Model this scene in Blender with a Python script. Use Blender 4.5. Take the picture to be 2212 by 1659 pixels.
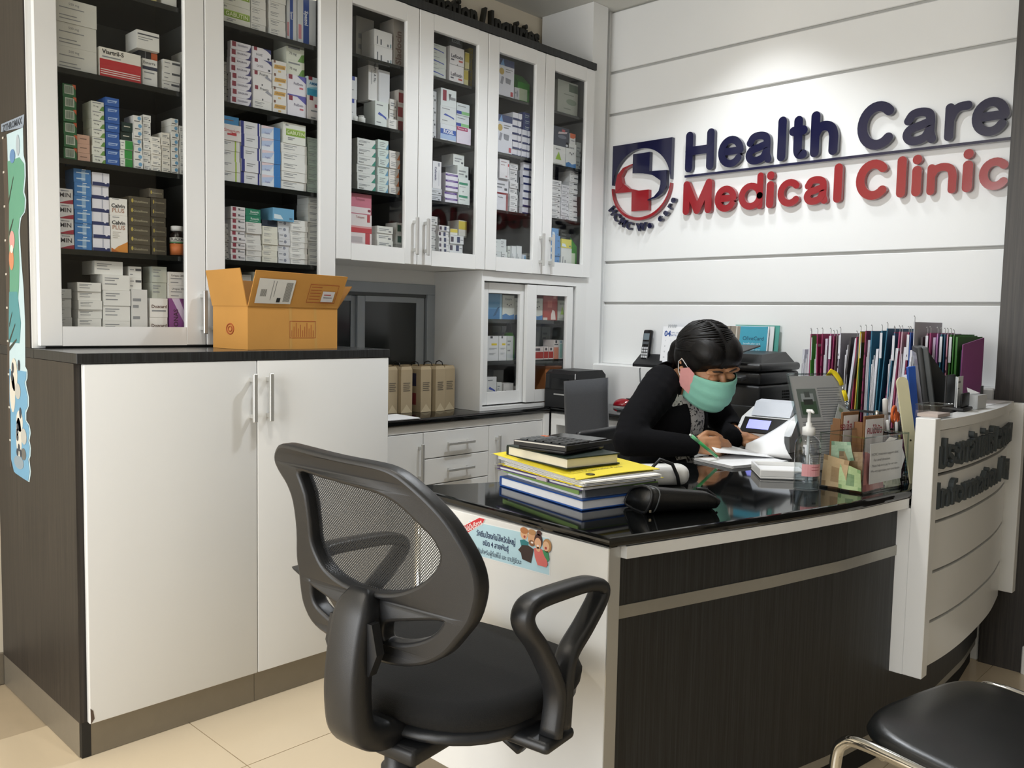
import bpy, bmesh, math, random
from mathutils import Vector, Matrix, Euler
random.seed(7)
scene = bpy.context.scene
COL = scene.collection
for o in list(bpy.data.objects):
    bpy.data.objects.remove(o)

# ---------------------------------------------------------------- camera
PI = math.pi
YAW, PITCH, ROLL = 0.80414, -0.07525, 0.01975
cam_d = bpy.data.cameras.new('camera')
cam_d.sensor_width = 36.0
cam_d.lens = 1859.93 / 2212 * 36.0
cam_d.clip_start = 0.02
cam = bpy.data.objects.new('camera', cam_d)
COL.objects.link(cam)
_fw = Vector((math.sin(YAW) * math.cos(PITCH), math.cos(YAW) * math.cos(PITCH), math.sin(PITCH)))
_rt = Vector((math.cos(YAW), -math.sin(YAW), 0))
_up = _rt.cross(_fw)
_r2 = _rt * math.cos(ROLL) + _up * math.sin(ROLL)
_u2 = _up * math.cos(ROLL) - _rt * math.sin(ROLL)
_m = Matrix((_r2, _u2, -_fw)).transposed().to_4x4()
_m.translation = Vector((-0.82859, -2.33507, 1.19879))
cam.matrix_world = _m
scene.camera = cam

# ---------------------------------------------------------------- world, lights, exposure
scene.view_settings.view_transform = 'Standard'
scene.view_settings.look = 'None'
scene.view_settings.gamma = 1.0
scene.view_settings.use_curve_mapping = False
scene.view_settings.exposure = 0.0
world = bpy.data.worlds.new('world')
scene.world = world
world.use_nodes = True
_bg = world.node_tree.nodes['Background']
_bg.inputs[0].default_value = (0.92, 0.96, 1.0, 1)
_bg.inputs[1].default_value = 0.27

def area_light(name, loc, rot, sx, sy, power, color):
    d = bpy.data.lights.new(name, 'AREA')
    d.shape = 'RECTANGLE'; d.size = sx; d.size_y = sy
    d.energy = power; d.color = color
    o = bpy.data.objects.new(name, d)
    o.location = loc; o.rotation_euler = rot
    COL.objects.link(o)
    return o
# daylight through the glazed shop front on the entrance side (faces +x), and through the street side behind the viewer
area_light('shopfront_daylight', (-3.35, -0.95, 1.45), (0, -PI / 2, 0), 2.3, 2.7, 118, (0.985, 0.995, 1.0))
area_light('street_daylight', (-0.9, -4.55, 1.6), (PI / 2, 0, 0), 3.2, 2.0, 3.5, (1.0, 0.99, 0.97))
# ---------------------------------------------------------------- materials
def lin(c):
    return c / 12.92 if c <= 0.04045 else ((c + 0.055) / 1.055) ** 2.4
def hexc(h):
    h = h.lstrip('#')
    return tuple(lin(int(h[i:i + 2], 16) / 255) for i in (0, 2, 4)) + (1.0,)
MATS = {}
def mat(key, color='#ffffff', rough=0.5, metal=0.0, noise=0.06, nscale=12.0, bump=0.0, bscale=200.0, emit=0.0, spec=0.5, coat=0.0, sheen=0.0, sss=0.0):
    """plain procedural material: base colour with a faint noise variation, optional fine bump"""
    if key in MATS:
        return MATS[key]
    m = bpy.data.materials.new(key)
    m.use_nodes = True
    nt = m.node_tree; b = nt.nodes['Principled BSDF']
    c = hexc(color)
    b.inputs['Roughness'].default_value = rough
    b.inputs['Metallic'].default_value = metal
    b.inputs['Specular IOR Level'].default_value = spec
    b.inputs['Coat Weight'].default_value = coat
    b.inputs['Coat Roughness'].default_value = 0.08
    b.inputs['Sheen Weight'].default_value = sheen
    if sss:
        b.inputs['Subsurface Weight'].default_value = sss
        b.inputs['Subsurface Radius'].default_value = (0.012, 0.005, 0.003)
        b.inputs['Subsurface Scale'].default_value = 1.0
    tc = nt.nodes.new('ShaderNodeTexCoord')
    if noise > 0:
        n = nt.nodes.new('ShaderNodeTexNoise'); n.inputs['Scale'].default_value = nscale; n.inputs['Detail'].default_value = 3
        nt.links.new(tc.outputs['Object'], n.inputs['Vector'])
        r = nt.nodes.new('ShaderNodeMixRGB'); r.blend_type = 'MIX'
        r.inputs[1].default_value = tuple(x * (1 - noise) for x in c[:3]) + (1,)
        r.inputs[2].default_value = tuple(min(1, x * (1 + noise)) for x in c[:3]) + (1,)
        nt.links.new(n.outputs['Fac'], r.inputs[0])
        nt.links.new(r.outputs[0], b.inputs['Base Color'])
    else:
        b.inputs['Base Color'].default_value = c
    if bump > 0:
        n2 = nt.nodes.new('ShaderNodeTexNoise'); n2.inputs['Scale'].default_value = bscale; n2.inputs['Detail'].default_value = 4
        nt.links.new(tc.outputs['Object'], n2.inputs['Vector'])
        bp = nt.nodes.new('ShaderNodeBump'); bp.inputs['Strength'].default_value = bump; bp.inputs['Distance'].default_value = 0.002
        nt.links.new(n2.outputs['Fac'], bp.inputs['Height']); nt.links.new(bp.outputs[0], b.inputs['Normal'])
    if emit:
        b.inputs['Emission Color'].default_value = c; b.inputs['Emission Strength'].default_value = emit
    MATS[key] = m
    return m
def woodgrain(key, dark, light, scale=60.0, rough=0.45, lo=0.35, hi=0.7):
    """laminate with fine vertical streaks"""
    m = bpy.data.materials.new(key); m.use_nodes = True
    nt = m.node_tree; b = nt.nodes['Principled BSDF']
    tc = nt.nodes.new('ShaderNodeTexCoord'); mp = nt.nodes.new('ShaderNodeMapping')
    mp.inputs['Scale'].default_value = (scale, scale, 0.9)
    nt.links.new(tc.outputs['Object'], mp.inputs['Vector'])
    n = nt.nodes.new('ShaderNodeTexNoise'); n.inputs['Scale'].default_value = 3.0; n.inputs['Detail'].default_value = 6; n.inputs['Roughness'].default_value = 0.7
    nt.links.new(mp.outputs[0], n.inputs['Vector'])
    r = nt.nodes.new('ShaderNodeValToRGB')
    r.color_ramp.elements[0].position = lo; r.color_ramp.elements[0].color = hexc(dark)
    r.color_ramp.elements[1].position = hi; r.color_ramp.elements[1].color = hexc(light)
    nt.links.new(n.outputs['Fac'], r.inputs[0]); nt.links.new(r.outputs[0], b.inputs['Base Color'])
    b.inputs['Roughness'].default_value = rough
    MATS[key] = m
    return m
def granite(key):
    m = bpy.data.materials.new(key); m.use_nodes = True
    nt = m.node_tree; b = nt.nodes['Principled BSDF']
    tc = nt.nodes.new('ShaderNodeTexCoord')
    v = nt.nodes.new('ShaderNodeTexVoronoi'); v.inputs['Scale'].default_value = 420
    nt.links.new(tc.outputs['Object'], v.inputs['Vector'])
    r = nt.nodes.new('ShaderNodeValToRGB')
    r.color_ramp.elements[0].position = 0.0; r.color_ramp.elements[0].color = hexc('#2a2b2b')
    r.color_ramp.elements[1].position = 0.25; r.color_ramp.elements[1].color = hexc('#0b0c0c')
    nt.links.new(v.outputs['Distance'], r.inputs[0]); nt.links.new(r.outputs[0], b.inputs['Base Color'])
    b.inputs['Roughness'].default_value = 0.05; b.inputs['Specular IOR Level'].default_value = 0.6
    MATS[key] = m
    return m
def glass(key, tint=(1, 1, 1), gloss=0.025, rough=0.0):
    """thin clear sheet: see-through with a fresnel reflection"""
    m = bpy.data.materials.new(key); m.use_nodes = True
    nt = m.node_tree; nt.nodes.clear()
    out = nt.nodes.new('ShaderNodeOutputMaterial')
    t = nt.nodes.new('ShaderNodeBsdfTransparent'); t.inputs[0].default_value = tint + (1,)
    g = nt.nodes.new('ShaderNodeBsdfGlossy'); g.inputs['Roughness'].default_value = rough
    lw = nt.nodes.new('ShaderNodeLayerWeight'); lw.inputs['Blend'].default_value = 0.5
    pw = nt.nodes.new('ShaderNodeMath'); pw.operation = 'POWER'; pw.inputs[1].default_value = 4.0
    nt.links.new(lw.outputs['Facing'], pw.inputs[0])
    f = nt.nodes.new('ShaderNodeMath'); f.operation = 'MULTIPLY_ADD'; f.inputs[1].default_value = 0.75; f.inputs[2].default_value = gloss
    nt.links.new(pw.outputs[0], f.inputs[0])
    mx = nt.nodes.new('ShaderNodeMixShader')
    nt.links.new(f.outputs[0], mx.inputs[0]); nt.links.new(t.outputs[0], mx.inputs[1]); nt.links.new(g.outputs[0], mx.inputs[2])
    nt.links.new(mx.outputs[0], out.inputs[0])
    MATS[key] = m
    return m
def ink(h):
    """flat print or paper colour"""
    return mat('ink_' + h.lstrip('#'), h, rough=0.55, noise=0.03, nscale=40)
mat('white_laminate', '#e6e7e6', 0.32, noise=0.02, nscale=3)
mat('white_paint', '#e9eae9', 0.6, noise=0.02, nscale=4, bump=0.05, bscale=300)
mat('groove_grey', '#b4b4b1', 0.7)
mat('cream_paint', '#e6dcc8', 0.7, noise=0.03, nscale=4)
mat('ceiling_paint', '#d6d6d0', 0.8, noise=0.02, nscale=3)
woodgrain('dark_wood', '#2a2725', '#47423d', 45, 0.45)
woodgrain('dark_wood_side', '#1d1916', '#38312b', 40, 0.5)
woodgrain('charcoal_wood', '#131414', '#333537', 70, 0.5, 0.40, 0.78)
granite('black_granite')
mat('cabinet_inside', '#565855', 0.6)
mat('shelf_black', '#161917', 0.12)
mat('brushed_metal', '#a9a8a2', 0.38, metal=0.75, noise=0.05, nscale=60)
mat('kick_metal', '#8d8679', 0.42, metal=0.55, noise=0.06, nscale=30)
mat('handle_metal', '#c9c9c6', 0.35, metal=0.6, noise=0.02)
mat('chrome', '#d8d6d0', 0.08, metal=1.0, noise=0.0)
mat('black_plastic', '#17181a', 0.42, noise=0.1, nscale=30, bump=0.12, bscale=900)
mat('black_gloss', '#0e0f11', 0.16)
mat('dark_grey_plastic', '#2f3132', 0.5, noise=0.08, bump=0.1, bscale=700)
mat('mid_grey_plastic', '#54585a', 0.5)
mat('black_gap', '#0a0a0a', 0.8)
mat('alu_frame', '#a7aeb4', 0.45, metal=0.2)
mat('dark_pane', '#262a29', 0.12, noise=0.1, nscale=3)
mat('paper_white', '#f0f1f3', 0.75, noise=0.02)
glass('clear_glass', (0.985, 0.99, 0.988), 0.02)
glass('clear_acrylic', (0.985, 0.988, 0.988), 0.02)

# ---------------------------------------------------------------- mesh helpers
_TXT = {}
def text_shape(body, size=1.0, bold=0.0, align='CENTER', res=2):
    """outline of a word as flat faces in the xy plane, cached"""
    k = (body, round(bold, 4), align, res)
    if k not in _TXT:
        c = bpy.data.curves.new('txt', 'FONT'); c.body = body; c.size = 1.0; c.align_x = align; c.align_y = 'CENTER'
        c.resolution_u = res; c.offset = bold; c.fill_mode = 'FRONT'
        o = bpy.data.objects.new('txt', c)
        me = o.to_mesh()
        _TXT[k] = ([tuple(v.co)[:2] for v in me.vertices], [tuple(p.vertices) for p in me.polygons])
        o.to_mesh_clear(); bpy.data.objects.remove(o); bpy.data.curves.remove(c)
    vs, fs = _TXT[k]
    return [(x * size, y * size) for x, y in vs], fs

class MB:
    """collects geometry with one material per face; build() links it as one mesh object"""
    def __init__(self):
        self.v = []; self.f = []; self.m = []; self.smooth = []
    def add(self, vs, fs, m, smooth=False, xf=None):
        b = len(self.v)
        if xf is not None:
            vs = [tuple(xf @ Vector(p)) for p in vs]
        self.v += [tuple(p) for p in vs]
        for f in fs:
            self.f.append(tuple(i + b for i in f)); self.m.append(m); self.smooth.append(smooth)
        return self
    def quad(self, a, b, c, d, m):
        return self.add([a, b, c, d], [(0, 1, 2, 3)], m)
    def box(self, x0, y0, z0, x1, y1, z1, m, bev=0.0, seg=2, xf=None):
        if x0 > x1: x0, x1 = x1, x0
        if y0 > y1: y0, y1 = y1, y0
        if z0 > z1: z0, z1 = z1, z0
        if bev <= 0:
            vs = [(x0, y0, z0), (x1, y0, z0), (x1, y1, z0), (x0, y1, z0), (x0, y0, z1), (x1, y0, z1), (x1, y1, z1), (x0, y1, z1)]
            fs = [(0, 3, 2, 1), (4, 5, 6, 7), (0, 1, 5, 4), (1, 2, 6, 5), (2, 3, 7, 6), (3, 0, 4, 7)]
            return self.add(vs, fs, m, xf=xf)
        bm = bmesh.new(); bmesh.ops.create_cube(bm, size=1)
        for v in bm.verts:
            v.co = Vector(((x0 + x1) / 2 + v.co.x * (x1 - x0), (y0 + y1) / 2 + v.co.y * (y1 - y0), (z0 + z1) / 2 + v.co.z * (z1 - z0)))
        bev = min(bev, 0.49 * min(x1 - x0, y1 - y0, z1 - z0))
        bmesh.ops.bevel(bm, geom=bm.edges[:], offset=bev, segments=seg, affect='EDGES', profile=0.5)
        return self.from_bm(bm, m, xf=xf, smooth=seg > 1)
    def from_bm(self, bm, m, smooth=False, xf=None):
        bm.verts.index_update()
        vs = [tuple(v.co) for v in bm.verts]; fs = [tuple(v.index for v in f.verts) for f in bm.faces]
        bm.free()
        return self.add(vs, fs, m, smooth, xf)
    def prism(self, poly, a, b, m, axis='z', xf=None, smooth=False):
        """polygon extruded from a to b along axis; poly given in the two other axes (xy, xz or yz)"""
        n = len(poly)
        def p(q, t):
            return {'z': (q[0], q[1], t), 'y': (q[0], t, q[1]), 'x': (t, q[0], q[1])}[axis]
        vs = [p(q, a) for q in poly] + [p(q, b) for q in poly]
        fs = [tuple(range(n))[::-1], tuple(range(n, 2 * n))] + [(i, (i + 1) % n, n + (i + 1) % n, n + i) for i in range(n)]
        return self.add(vs, fs, m, smooth, xf)
    def tube(self, path, r, m, n=10, cap=True, xf=None, flat=None, closed=False):
        """round (or flattened) tube along a polyline; r is a number or a list"""
        P = [Vector(p) for p in path]; k = len(P)
        rs = r if isinstance(r, (list, tuple)) else [r] * k
        vs = []; fs = []
        ref = None
        for i in range(k):
            if closed:
                t = (P[(i + 1) % k] - P[i - 1]).normalized()
            else:
                t = ((P[min(i + 1, k - 1)] - P[max(i - 1, 0)])).normalized()
            if ref is None:
                ref = Vector((0, 0, 1)) if abs(t.z) < 0.9 else Vector((1, 0, 0))
                if flat is not None: ref = Vector(flat[0])
            s = t.cross(ref).normalized(); u = s.cross(t).normalized()
            if flat is None: ref = u
            for j in range(n):
                a = 2 * PI * j / n
                ca, sa = math.cos(a), math.sin(a)
                if flat is not None:
                    w, h, e = flat[1], flat[2], flat[3] if len(flat) > 3 else 0.55
                    ca = math.copysign(abs(ca) ** e, ca); sa = math.copysign(abs(sa) ** e, sa)
                    q = P[i] + s * ca * w * rs[i] + u * sa * h * rs[i]
                else:
                    q = P[i] + (s * ca + u * sa) * rs[i]
                vs.append(tuple(q))
        rng = k if closed else k - 1
        for i in range(rng):
            for j in range(n):
                a, b = i * n + j, i * n + (j + 1) % n
                c, d = ((i + 1) % k) * n + (j + 1) % n, ((i + 1) % k) * n + j
                fs.append((a, b, c, d))
        if cap and not closed:
            fs.append(tuple(range(n))[::-1]); fs.append(tuple((k - 1) * n + j for j in range(n)))
        return self.add(vs, fs, m, True, xf)
    def lathe(self, prof, m, n=20, center=(0, 0, 0), xf=None, smooth=True):
        """profile [(radius, z)...] turned about z"""
        vs = []; fs = []; k = len(prof)
        for r, z in prof:
            for j in range(n):
                a = 2 * PI * j / n
                vs.append((center[0] + r * math.cos(a), center[1] + r * math.sin(a), center[2] + z))
        for i in range(k - 1):
            for j in range(n):
                fs.append((i * n + j, i * n + (j + 1) % n, (i + 1) * n + (j + 1) % n, (i + 1) * n + j))
        if prof[0][0] > 1e-6: fs.append(tuple(range(n))[::-1])
        if prof[-1][0] > 1e-6: fs.append(tuple((k - 1) * n + j for j in range(n)))
        return self.add(vs, fs, m, smooth, xf)
    def text(self, body, size, m, xf, bold=0.0, align='CENTER', depth=0.0, res=2, sx=1.0):
        """flat lettering; xf maps its xy plane into place"""
        vs, fs = text_shape(body, size, bold, align, res)
        if not vs: return self
        if depth <= 0:
            return self.add([(x * sx, y, 0) for x, y in vs], fs, m, xf=xf)
        n = len(vs); A = [(x * sx, y, 0) for x, y in vs] + [(x * sx, y, depth) for x, y in vs]
        ed = {}
        for f in fs:
            for i in range(len(f)):
                ed[(f[i], f[(i + 1) % len(f)])] = 1
        F = [tuple(i + n for i in f) for f in fs] + [f[::-1] for f in fs]
        for (a, b) in ed:
            if (b, a) not in ed: F.append((a, b, b + n, a + n))
        return self.add(A, F, m, xf=xf)
    def ribbon(self, path, t, a, b, m, n=8, axis='x', closed=False):
        """flat rounded stroke of width t along a 2-D path, extruded from a to b"""
        P = [Vector(p) for p in path]; k = len(P); L = []; R = []
        for i in range(k):
            if closed: d = (P[(i + 1) % k] - P[i - 1]).normalized()
            else: d = (P[min(i + 1, k - 1)] - P[max(i - 1, 0)]).normalized()
            nn = Vector((-d.y, d.x)) * t / 2
            L.append(P[i] + nn); R.append(P[i] - nn)
        if closed:
            for i in range(k):
                j = (i + 1) % k
                self.prism([tuple(L[i]), tuple(L[j]), tuple(R[j]), tuple(R[i])], a, b, m, axis)
            return self
        d0 = (P[1] - P[0]).normalized(); d1 = (P[-1] - P[-2]).normalized()
        def arc(c, d, s):
            a0 = math.atan2(-d.y, -d.x) if s else math.atan2(d.y, d.x)
            return [tuple(c + Vector((math.cos(a0 + q), math.sin(a0 + q))) * t / 2) for q in [PI / 2 - PI * i / n for i in range(1, n)]]
        top = [tuple(p) for p in L]; bot = [tuple(p) for p in R][::-1]
        e1 = arc(P[-1], d1, False); e0 = arc(P[0], d0, True)
        # strip quads keep concave strokes clean
        for i in range(k - 1):
            self.prism([tuple(L[i]), tuple(L[i + 1]), tuple(R[i + 1]), tuple(R[i])], a, b, m, axis)
        self.prism([tuple(L[-1])] + e1 + [tuple(R[-1])], a, b, m, axis)
        self.prism([tuple(R[0])] + e0 + [tuple(L[0])], a, b, m, axis)
        return self
    def mesh(self, name):
        me = bpy.data.meshes.new(name)
        me.from_pydata(self.v, [], self.f)
        keys = []
        for k in self.m:
            if k not in keys: keys.append(k)
        for k in keys:
            me.materials.append(MATS[k] if k in MATS else ink(k))
        idx = {k: i for i, k in enumerate(keys)}
        for p, k, s in zip(me.polygons, self.m, self.smooth):
            p.material_index = idx[k]; p.use_smooth = s
        me.update()
        return me
    def build(self, name, parent=None, loc=None, rotz=0.0, rot=None):
        o = bpy.data.objects.new(name, self.mesh(name)); COL.objects.link(o)
        if parent is not None: o.parent = parent
        if loc is not None: o.location = loc
        if rot is not None: o.rotation_euler = rot
        elif rotz: o.rotation_euler = (0, 0, rotz)
        return o
def tag(o, label=None, cat=None, group=None, kind=None):
    if label: o['label'] = label
    if cat: o['category'] = cat
    if group: o['group'] = group
    if kind: o['kind'] = kind
    return o
def thing(name, label, cat, loc=(0, 0, 0), rotz=0.0, group=None, rot=None):
    o = bpy.data.objects.new(name, None); COL.objects.link(o)
    o.empty_display_size = 0.05
    o.location = loc; o.rotation_euler = rot if rot else (0, 0, rotz)
    return tag(o, label, cat, group)
def struct(o):
    o['kind'] = 'structure'; return o
def smooth_curve(pts, n=6, closed=False):
    """Catmull-Rom through the points"""
    P = [Vector(p) for p in pts]; k = len(P); out = []
    rng = k if closed else k - 1
    for i in range(rng):
        p0 = P[i - 1] if (closed or i > 0) else P[i] * 2 - P[i + 1]
        p1 = P[i]; p2 = P[(i + 1) % k]
        p3 = P[(i + 2) % k] if (closed or i + 2 < k) else p2 * 2 - p1
        for j in range(n):
            t = j / n
            out.append(0.5 * ((2 * p1) + (p2 - p0) * t + (2 * p0 - 5 * p1 + 4 * p2 - p3) * t * t + (3 * p1 - p0 - 3 * p2 + p3) * t ** 3))
    if not closed: out.append(P[-1])
    return out
# frames for flat print: text x runs along image right
def face_front(x, y, z, s=1.0):      # on a surface facing -y
    return Matrix.Translation((x, y, z)) @ Matrix.Rotation(PI / 2, 4, 'X')
def face_end(x, y, z, roll=0.0):     # on a surface facing -x (text runs towards -y)
    return Matrix.Translation((x, y, z)) @ Matrix(((0, 0, -1), (-1, 0, 0), (0, 1, 0))).to_4x4() @ Matrix.Rotation(roll, 4, 'Z')
def face_top(x, y, z, roll=0.0):
    return Matrix.Translation((x, y, z)) @ Matrix.Rotation(roll, 4, 'Z')
# ---------------------------------------------------------------- the setting
XS = 2.643      # sign wall
ZC = 2.72       # ceiling
# floor: 600 mm tiles with a narrow joint
fb = MB().box(-3.6, -4.8, -0.05, 2.9, 0.85, -0.004, 'groove_grey')
mat('tile_grout', '#b5a48a', 0.8)
fb = MB().box(-3.6, -4.8, -0.05, 2.9, 0.85, -0.003, 'tile_grout')
floor = struct(fb.build('floor'))
mat('floor_tile', '#d9c8ac', 0.22, noise=0.04, nscale=5, spec=0.5)
tile_me = MB().box(-0.2985, -0.2985, -0.0028, 0.2985, 0.2985, 0, 'floor_tile').mesh('tile')
for i in range(-6, 5):
    for j in range(-7, 2):
        cx, cy = 0.287 + 0.6 * i - 0.3, -0.31 + 0.6 * j - 0.3
        if -3.4 < cx < 2.9 and -4.7 < cy < 0.9:
            t = bpy.data.objects.new('tile', tile_me); COL.objects.link(t); t.parent = floor; t.location = (cx, cy, 0)
# ceiling and walls
struct(MB().box(-3.6, -4.8, ZC, 2.9, 0.85, ZC + 0.08, 'ceiling_paint').build('ceiling'))
struct(MB().box(-3.6, 0.70, 0, 2.9, 0.85, ZC, 'cream_paint').build('wall_back'))
# wall with the sign: flat boards with recessed joints, a projecting dado and plain pilaster beside the cabinets
ws = MB().box(XS + 0.012, -1.50, 0, 2.9, 0.70, ZC, 'groove_grey').box(XS - 0.06, 0.41, 0.0, XS + 0.012, 0.70, ZC, 'white_paint')
wall_sign = struct(ws.build('wall_sign'))
gz = [0.985, 1.2874, 1.4912, 2.2195, 2.4246, ZC]
for i in range(5):
    MB().box(XS, -1.456, gz[i] + (0.006 if i else 0), XS + 0.012, 0.393, gz[i + 1] - 0.006, 'white_paint', bev=0.003, seg=1).build('panel', wall_sign)
MB().box(XS - 0.105, -1.456, 0.0, XS + 0.012, 0.393, 0.985, 'white_paint', bev=0.004, seg=1).build('dado', wall_sign)
MB().box(XS - 0.012, 0.375, 0.985, XS + 0.012, 0.409, ZC, 'white_laminate').build('trim_strip', wall_sign)
# dark timber wall beyond the reception counter with its pale baseboard
wr = struct(MB().box(2.53, -4.8, 0.0, 2.9, -1.462, ZC, 'dark_wood').build('wall_right'))
struct(MB().box(2.515, -4.8, 0.0, 2.53, -1.60, 0.10, 'white_laminate', bev=0.003, seg=1).build('baseboard_right'))
# shop front (behind and beside the viewer): glazed openings between plain piers
wl = MB().box(-3.6, -4.8, 0, -3.45, 0.85, 0.25, 'cream_paint').box(-3.6, -4.8, 2.45, -3.45, 0.85, ZC, 'cream_paint')
for y in (-4.8, -3.45, 0.35): wl.box(-3.6, y, 0.25, -3.45, y + 0.14, 2.45, 'alu_frame')
wl.box(-3.6, 0.49, 0.25, -3.45, 0.85, 2.45, 'cream_paint')
struct(wl.build('wall_left'))
wf = MB().box(-3.6, -4.8, 0, 2.9, -4.65, 0.5, 'cream_paint').box(-3.6, -4.8, 2.6, 2.9, -4.65, ZC, 'cream_paint').box(0.9, -4.8, 0.5, 2.9, -4.65, 2.6, 'cream_paint').box(-3.6, -4.8, 0.5, -2.7, -4.65, 2.6, 'cream_paint')
struct(wf.build('wall_front'))
struct(MB().box(-3.4, 0.685, 0.0, -0.005, 0.70, 0.10, 'kick_metal').build('baseboard_back'))
# recessed ceiling downlights
mat('lamp_glow', '#fff4e2', 0.4, noise=0, emit=9.0)
def downlight(x, y, power, size, label, blend=0.6, col=(1.0, 0.93, 0.83)):
    t = thing('ceiling_downlight', label, 'downlight', (x, y, ZC - 0.001), group='recessed ceiling downlights')
    MB().lathe([(0.085, 0.0), (0.085, -0.006), (0.066, -0.010), (0.060, -0.002)], 'white_laminate', 28).build('trim_ring', t)
    MB().lathe([(0.0, -0.004), (0.059, -0.004)], 'lamp_glow', 28).build('lens', t)
    d = bpy.data.lights.new('downlight_lamp', 'SPOT'); d.energy = power; d.spot_size = size; d.spot_blend = blend; d.shadow_soft_size = 0.06; d.color = col
    o = bpy.data.objects.new('downlight_lamp', d); COL.objects.link(o); o.location = (x, y, ZC - 0.02)
downlight(2.25, -0.50, 27, 1.9, 'recessed downlight above the navy and red wall lettering', col=(.96, .98, 1))
downlight(1.55, -0.62, 80, 2.5, 'recessed downlight above the seated woman and her desk', col=(.90, .95, 1))
downlight(0.15, -0.95, 34, 2.2, 'recessed downlight above the mesh office chair', col=(1, .96, .90))
downlight(-1.05, -0.70, 46, 2.3, 'recessed downlight in front of the growth chart', col=(1, .92, .80))
downlight(0.6, -2.6, 9, 2.0, 'recessed downlight above the chrome framed stool', col=(1, .93, .82))
# ---------------------------------------------------------------- cabinets along the back wall
YT = 0.328          # front of the glazed doors
YB = 0.68           # rear of the cabinets
def bar_handle(parent, x, y, z0, z1, m='handle_metal', w=0.014):
    """vertical bar pull on two stubs, mounted on a face at y"""
    b = MB().box(x - w / 2, y - 0.030, z0, x + w / 2, y - 0.020, z1, m, bev=0.002, seg=1)
    for z in (z0 + 0.018, z1 - 0.018):
        b.box(x - 0.005, y - 0.021, z - 0.006, x + 0.005, y + 0.001, z + 0.006, m)
    return b.build('handle', parent)
def glazed_door(parent, x0, x1, z0, z1, ox0, ox1, oz0, oz1, y, hx=None, hz=None):
    """door frame of stiles and rails with a rebated pane"""
    g = 0.0015; t = 0.020
    x0 += g; x1 -= g
    b = MB()
    b.box(x0, y, z0, ox0, y + t, z1, 'white_laminate', bev=0.002, seg=1)
    b.box(ox1, y, z0, x1, y + t, z1, 'white_laminate', bev=0.002, seg=1)
    b.box(ox0, y, z0, ox1, y + t, oz0, 'white_laminate')
    b.box(ox0, y, oz1, ox1, y + t, z1, 'white_laminate')
    d = b.build('door', parent)
    MB().box(ox0 - 0.004, y + 0.011, oz0 - 0.004, ox1 + 0.004, y + 0.014, oz1 + 0.004, 'clear_glass').build('pane', d)
    if hx is not None: bar_handle(d, hx, y, hz[0], hz[1])
    return d
# --- base cabinet with two plain doors
bc = thing('base_cabinet', 'white two-door base cabinet with dark wood side and metal plinth', 'cabinet', (0, 0, 0))
MB().box(0.004, 0.022, 0.10, 0.99, 0.66, 1.060, 'white_laminate').build('carcass', bc)
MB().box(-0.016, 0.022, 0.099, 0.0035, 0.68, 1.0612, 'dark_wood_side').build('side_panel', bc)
for k in range(2):
    d = MB().box(0.495 * k + 0.0012, 0.0, 0.099, 0.495 * (k + 1) - 0.0012, 0.0205, 1.0600, 'white_laminate', bev=0.003, seg=2).build('door', bc)
    bar_handle(d, (0.474, 0.528)[k], 0.0, 0.877, 1.022)
chip = MB().prism([(0.004, 0.10), (0.013, 0.112), (0.010, 0.135), (0.003, 0.142)], -0.0006, 0.001, '#5a4a40', 'y').build('chipped_corner', bc)
MB().box(0.012, 0.024, 0.001, 0.4945, 0.032, 0.098, 'kick_metal').build('kick_plate', bc)
MB().box(0.4960, 0.024, 0.001, 0.989, 0.032, 0.098, 'kick_metal').build('kick_plate', bc)
MB().box(-0.012, 0.0235, 0.001, 0.012, 0.034, 0.098, 'black_plastic').build('corner_strip', bc)
MB().box(-0.0145, 0.034, 0.001, -0.010, 0.68, 0.098, 'kick_metal').build('kick_plate', bc)
MB().box(0.012, 0.034, 0.001, 0.985, 0.66, 0.098, 'black_gap').build('plinth', bc)
wt = MB().box(-0.016, -0.002, 1.0620, 0.992, 0.33, 1.0880, 'charcoal_wood', bev=0.001, seg=1)
wt.box(-0.016, 0.33, 1.0620, 0.992, 0.68, 1.0880, 'charcoal_wood')
mat('worktop_sheen', '#3d3f40', 0.18)
wt.box(-0.0158, -0.0015, 1.0880, 0.9918, 0.66, 1.0886, 'worktop_sheen')
tag(wt.build('worktop'), 'dark streaked worktop on the white base cabinet under the carton', 'worktop')
# --- tall glazed cabinet on the worktop
tc_ = thing('display_cabinet', 'tall white glazed medicine cabinet standing on the dark worktop', 'cabinet', (0, 0, 0))
ZT0, ZT1 = 1.0895, 2.3914
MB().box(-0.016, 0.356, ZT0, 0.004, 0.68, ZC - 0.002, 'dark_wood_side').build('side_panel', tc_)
MB().box(-0.012, YT + 0.021, ZT0, 0.006, 0.357, ZT1, 'white_laminate').build('edge_strip', tc_)
cb = MB().box(0.006, YT + 0.021, ZT0, 0.022, YB, ZT1, 'white_laminate').box(0.982, YT + 0.021, ZT0, 0.998, YB, ZT1, 'white_laminate')
cb.box(0.022, YB - 0.012, ZT0, 0.982, YB, ZT1, 'cabinet_inside').box(0.022, YT + 0.03, ZT0, 0.982, YB - 0.012, ZT0 + 0.03, 'cabinet_inside')
cb.box(0.022, YT + 0.021, ZT1 - 0.02, 0.982, YB - 0.012, ZT1, 'cabinet_inside').box(0.490, YT + 0.03, ZT0 + 0.03, 0.506, YB - 0.012, ZT1 - 0.02, 'cabinet_inside')
cb.box(0.0225, YT + 0.03, ZT0 + 0.03, 0.0240, YB - 0.012, ZT1 - 0.02, 'cabinet_inside').box(0.9800, YT + 0.03, ZT0 + 0.03, 0.9815, YB - 0.012, ZT1 - 0.02, 'cabinet_inside')
cb.build('carcass', tc_)
TS = [1.378, 1.637, 1.893, 2.150]
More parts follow.
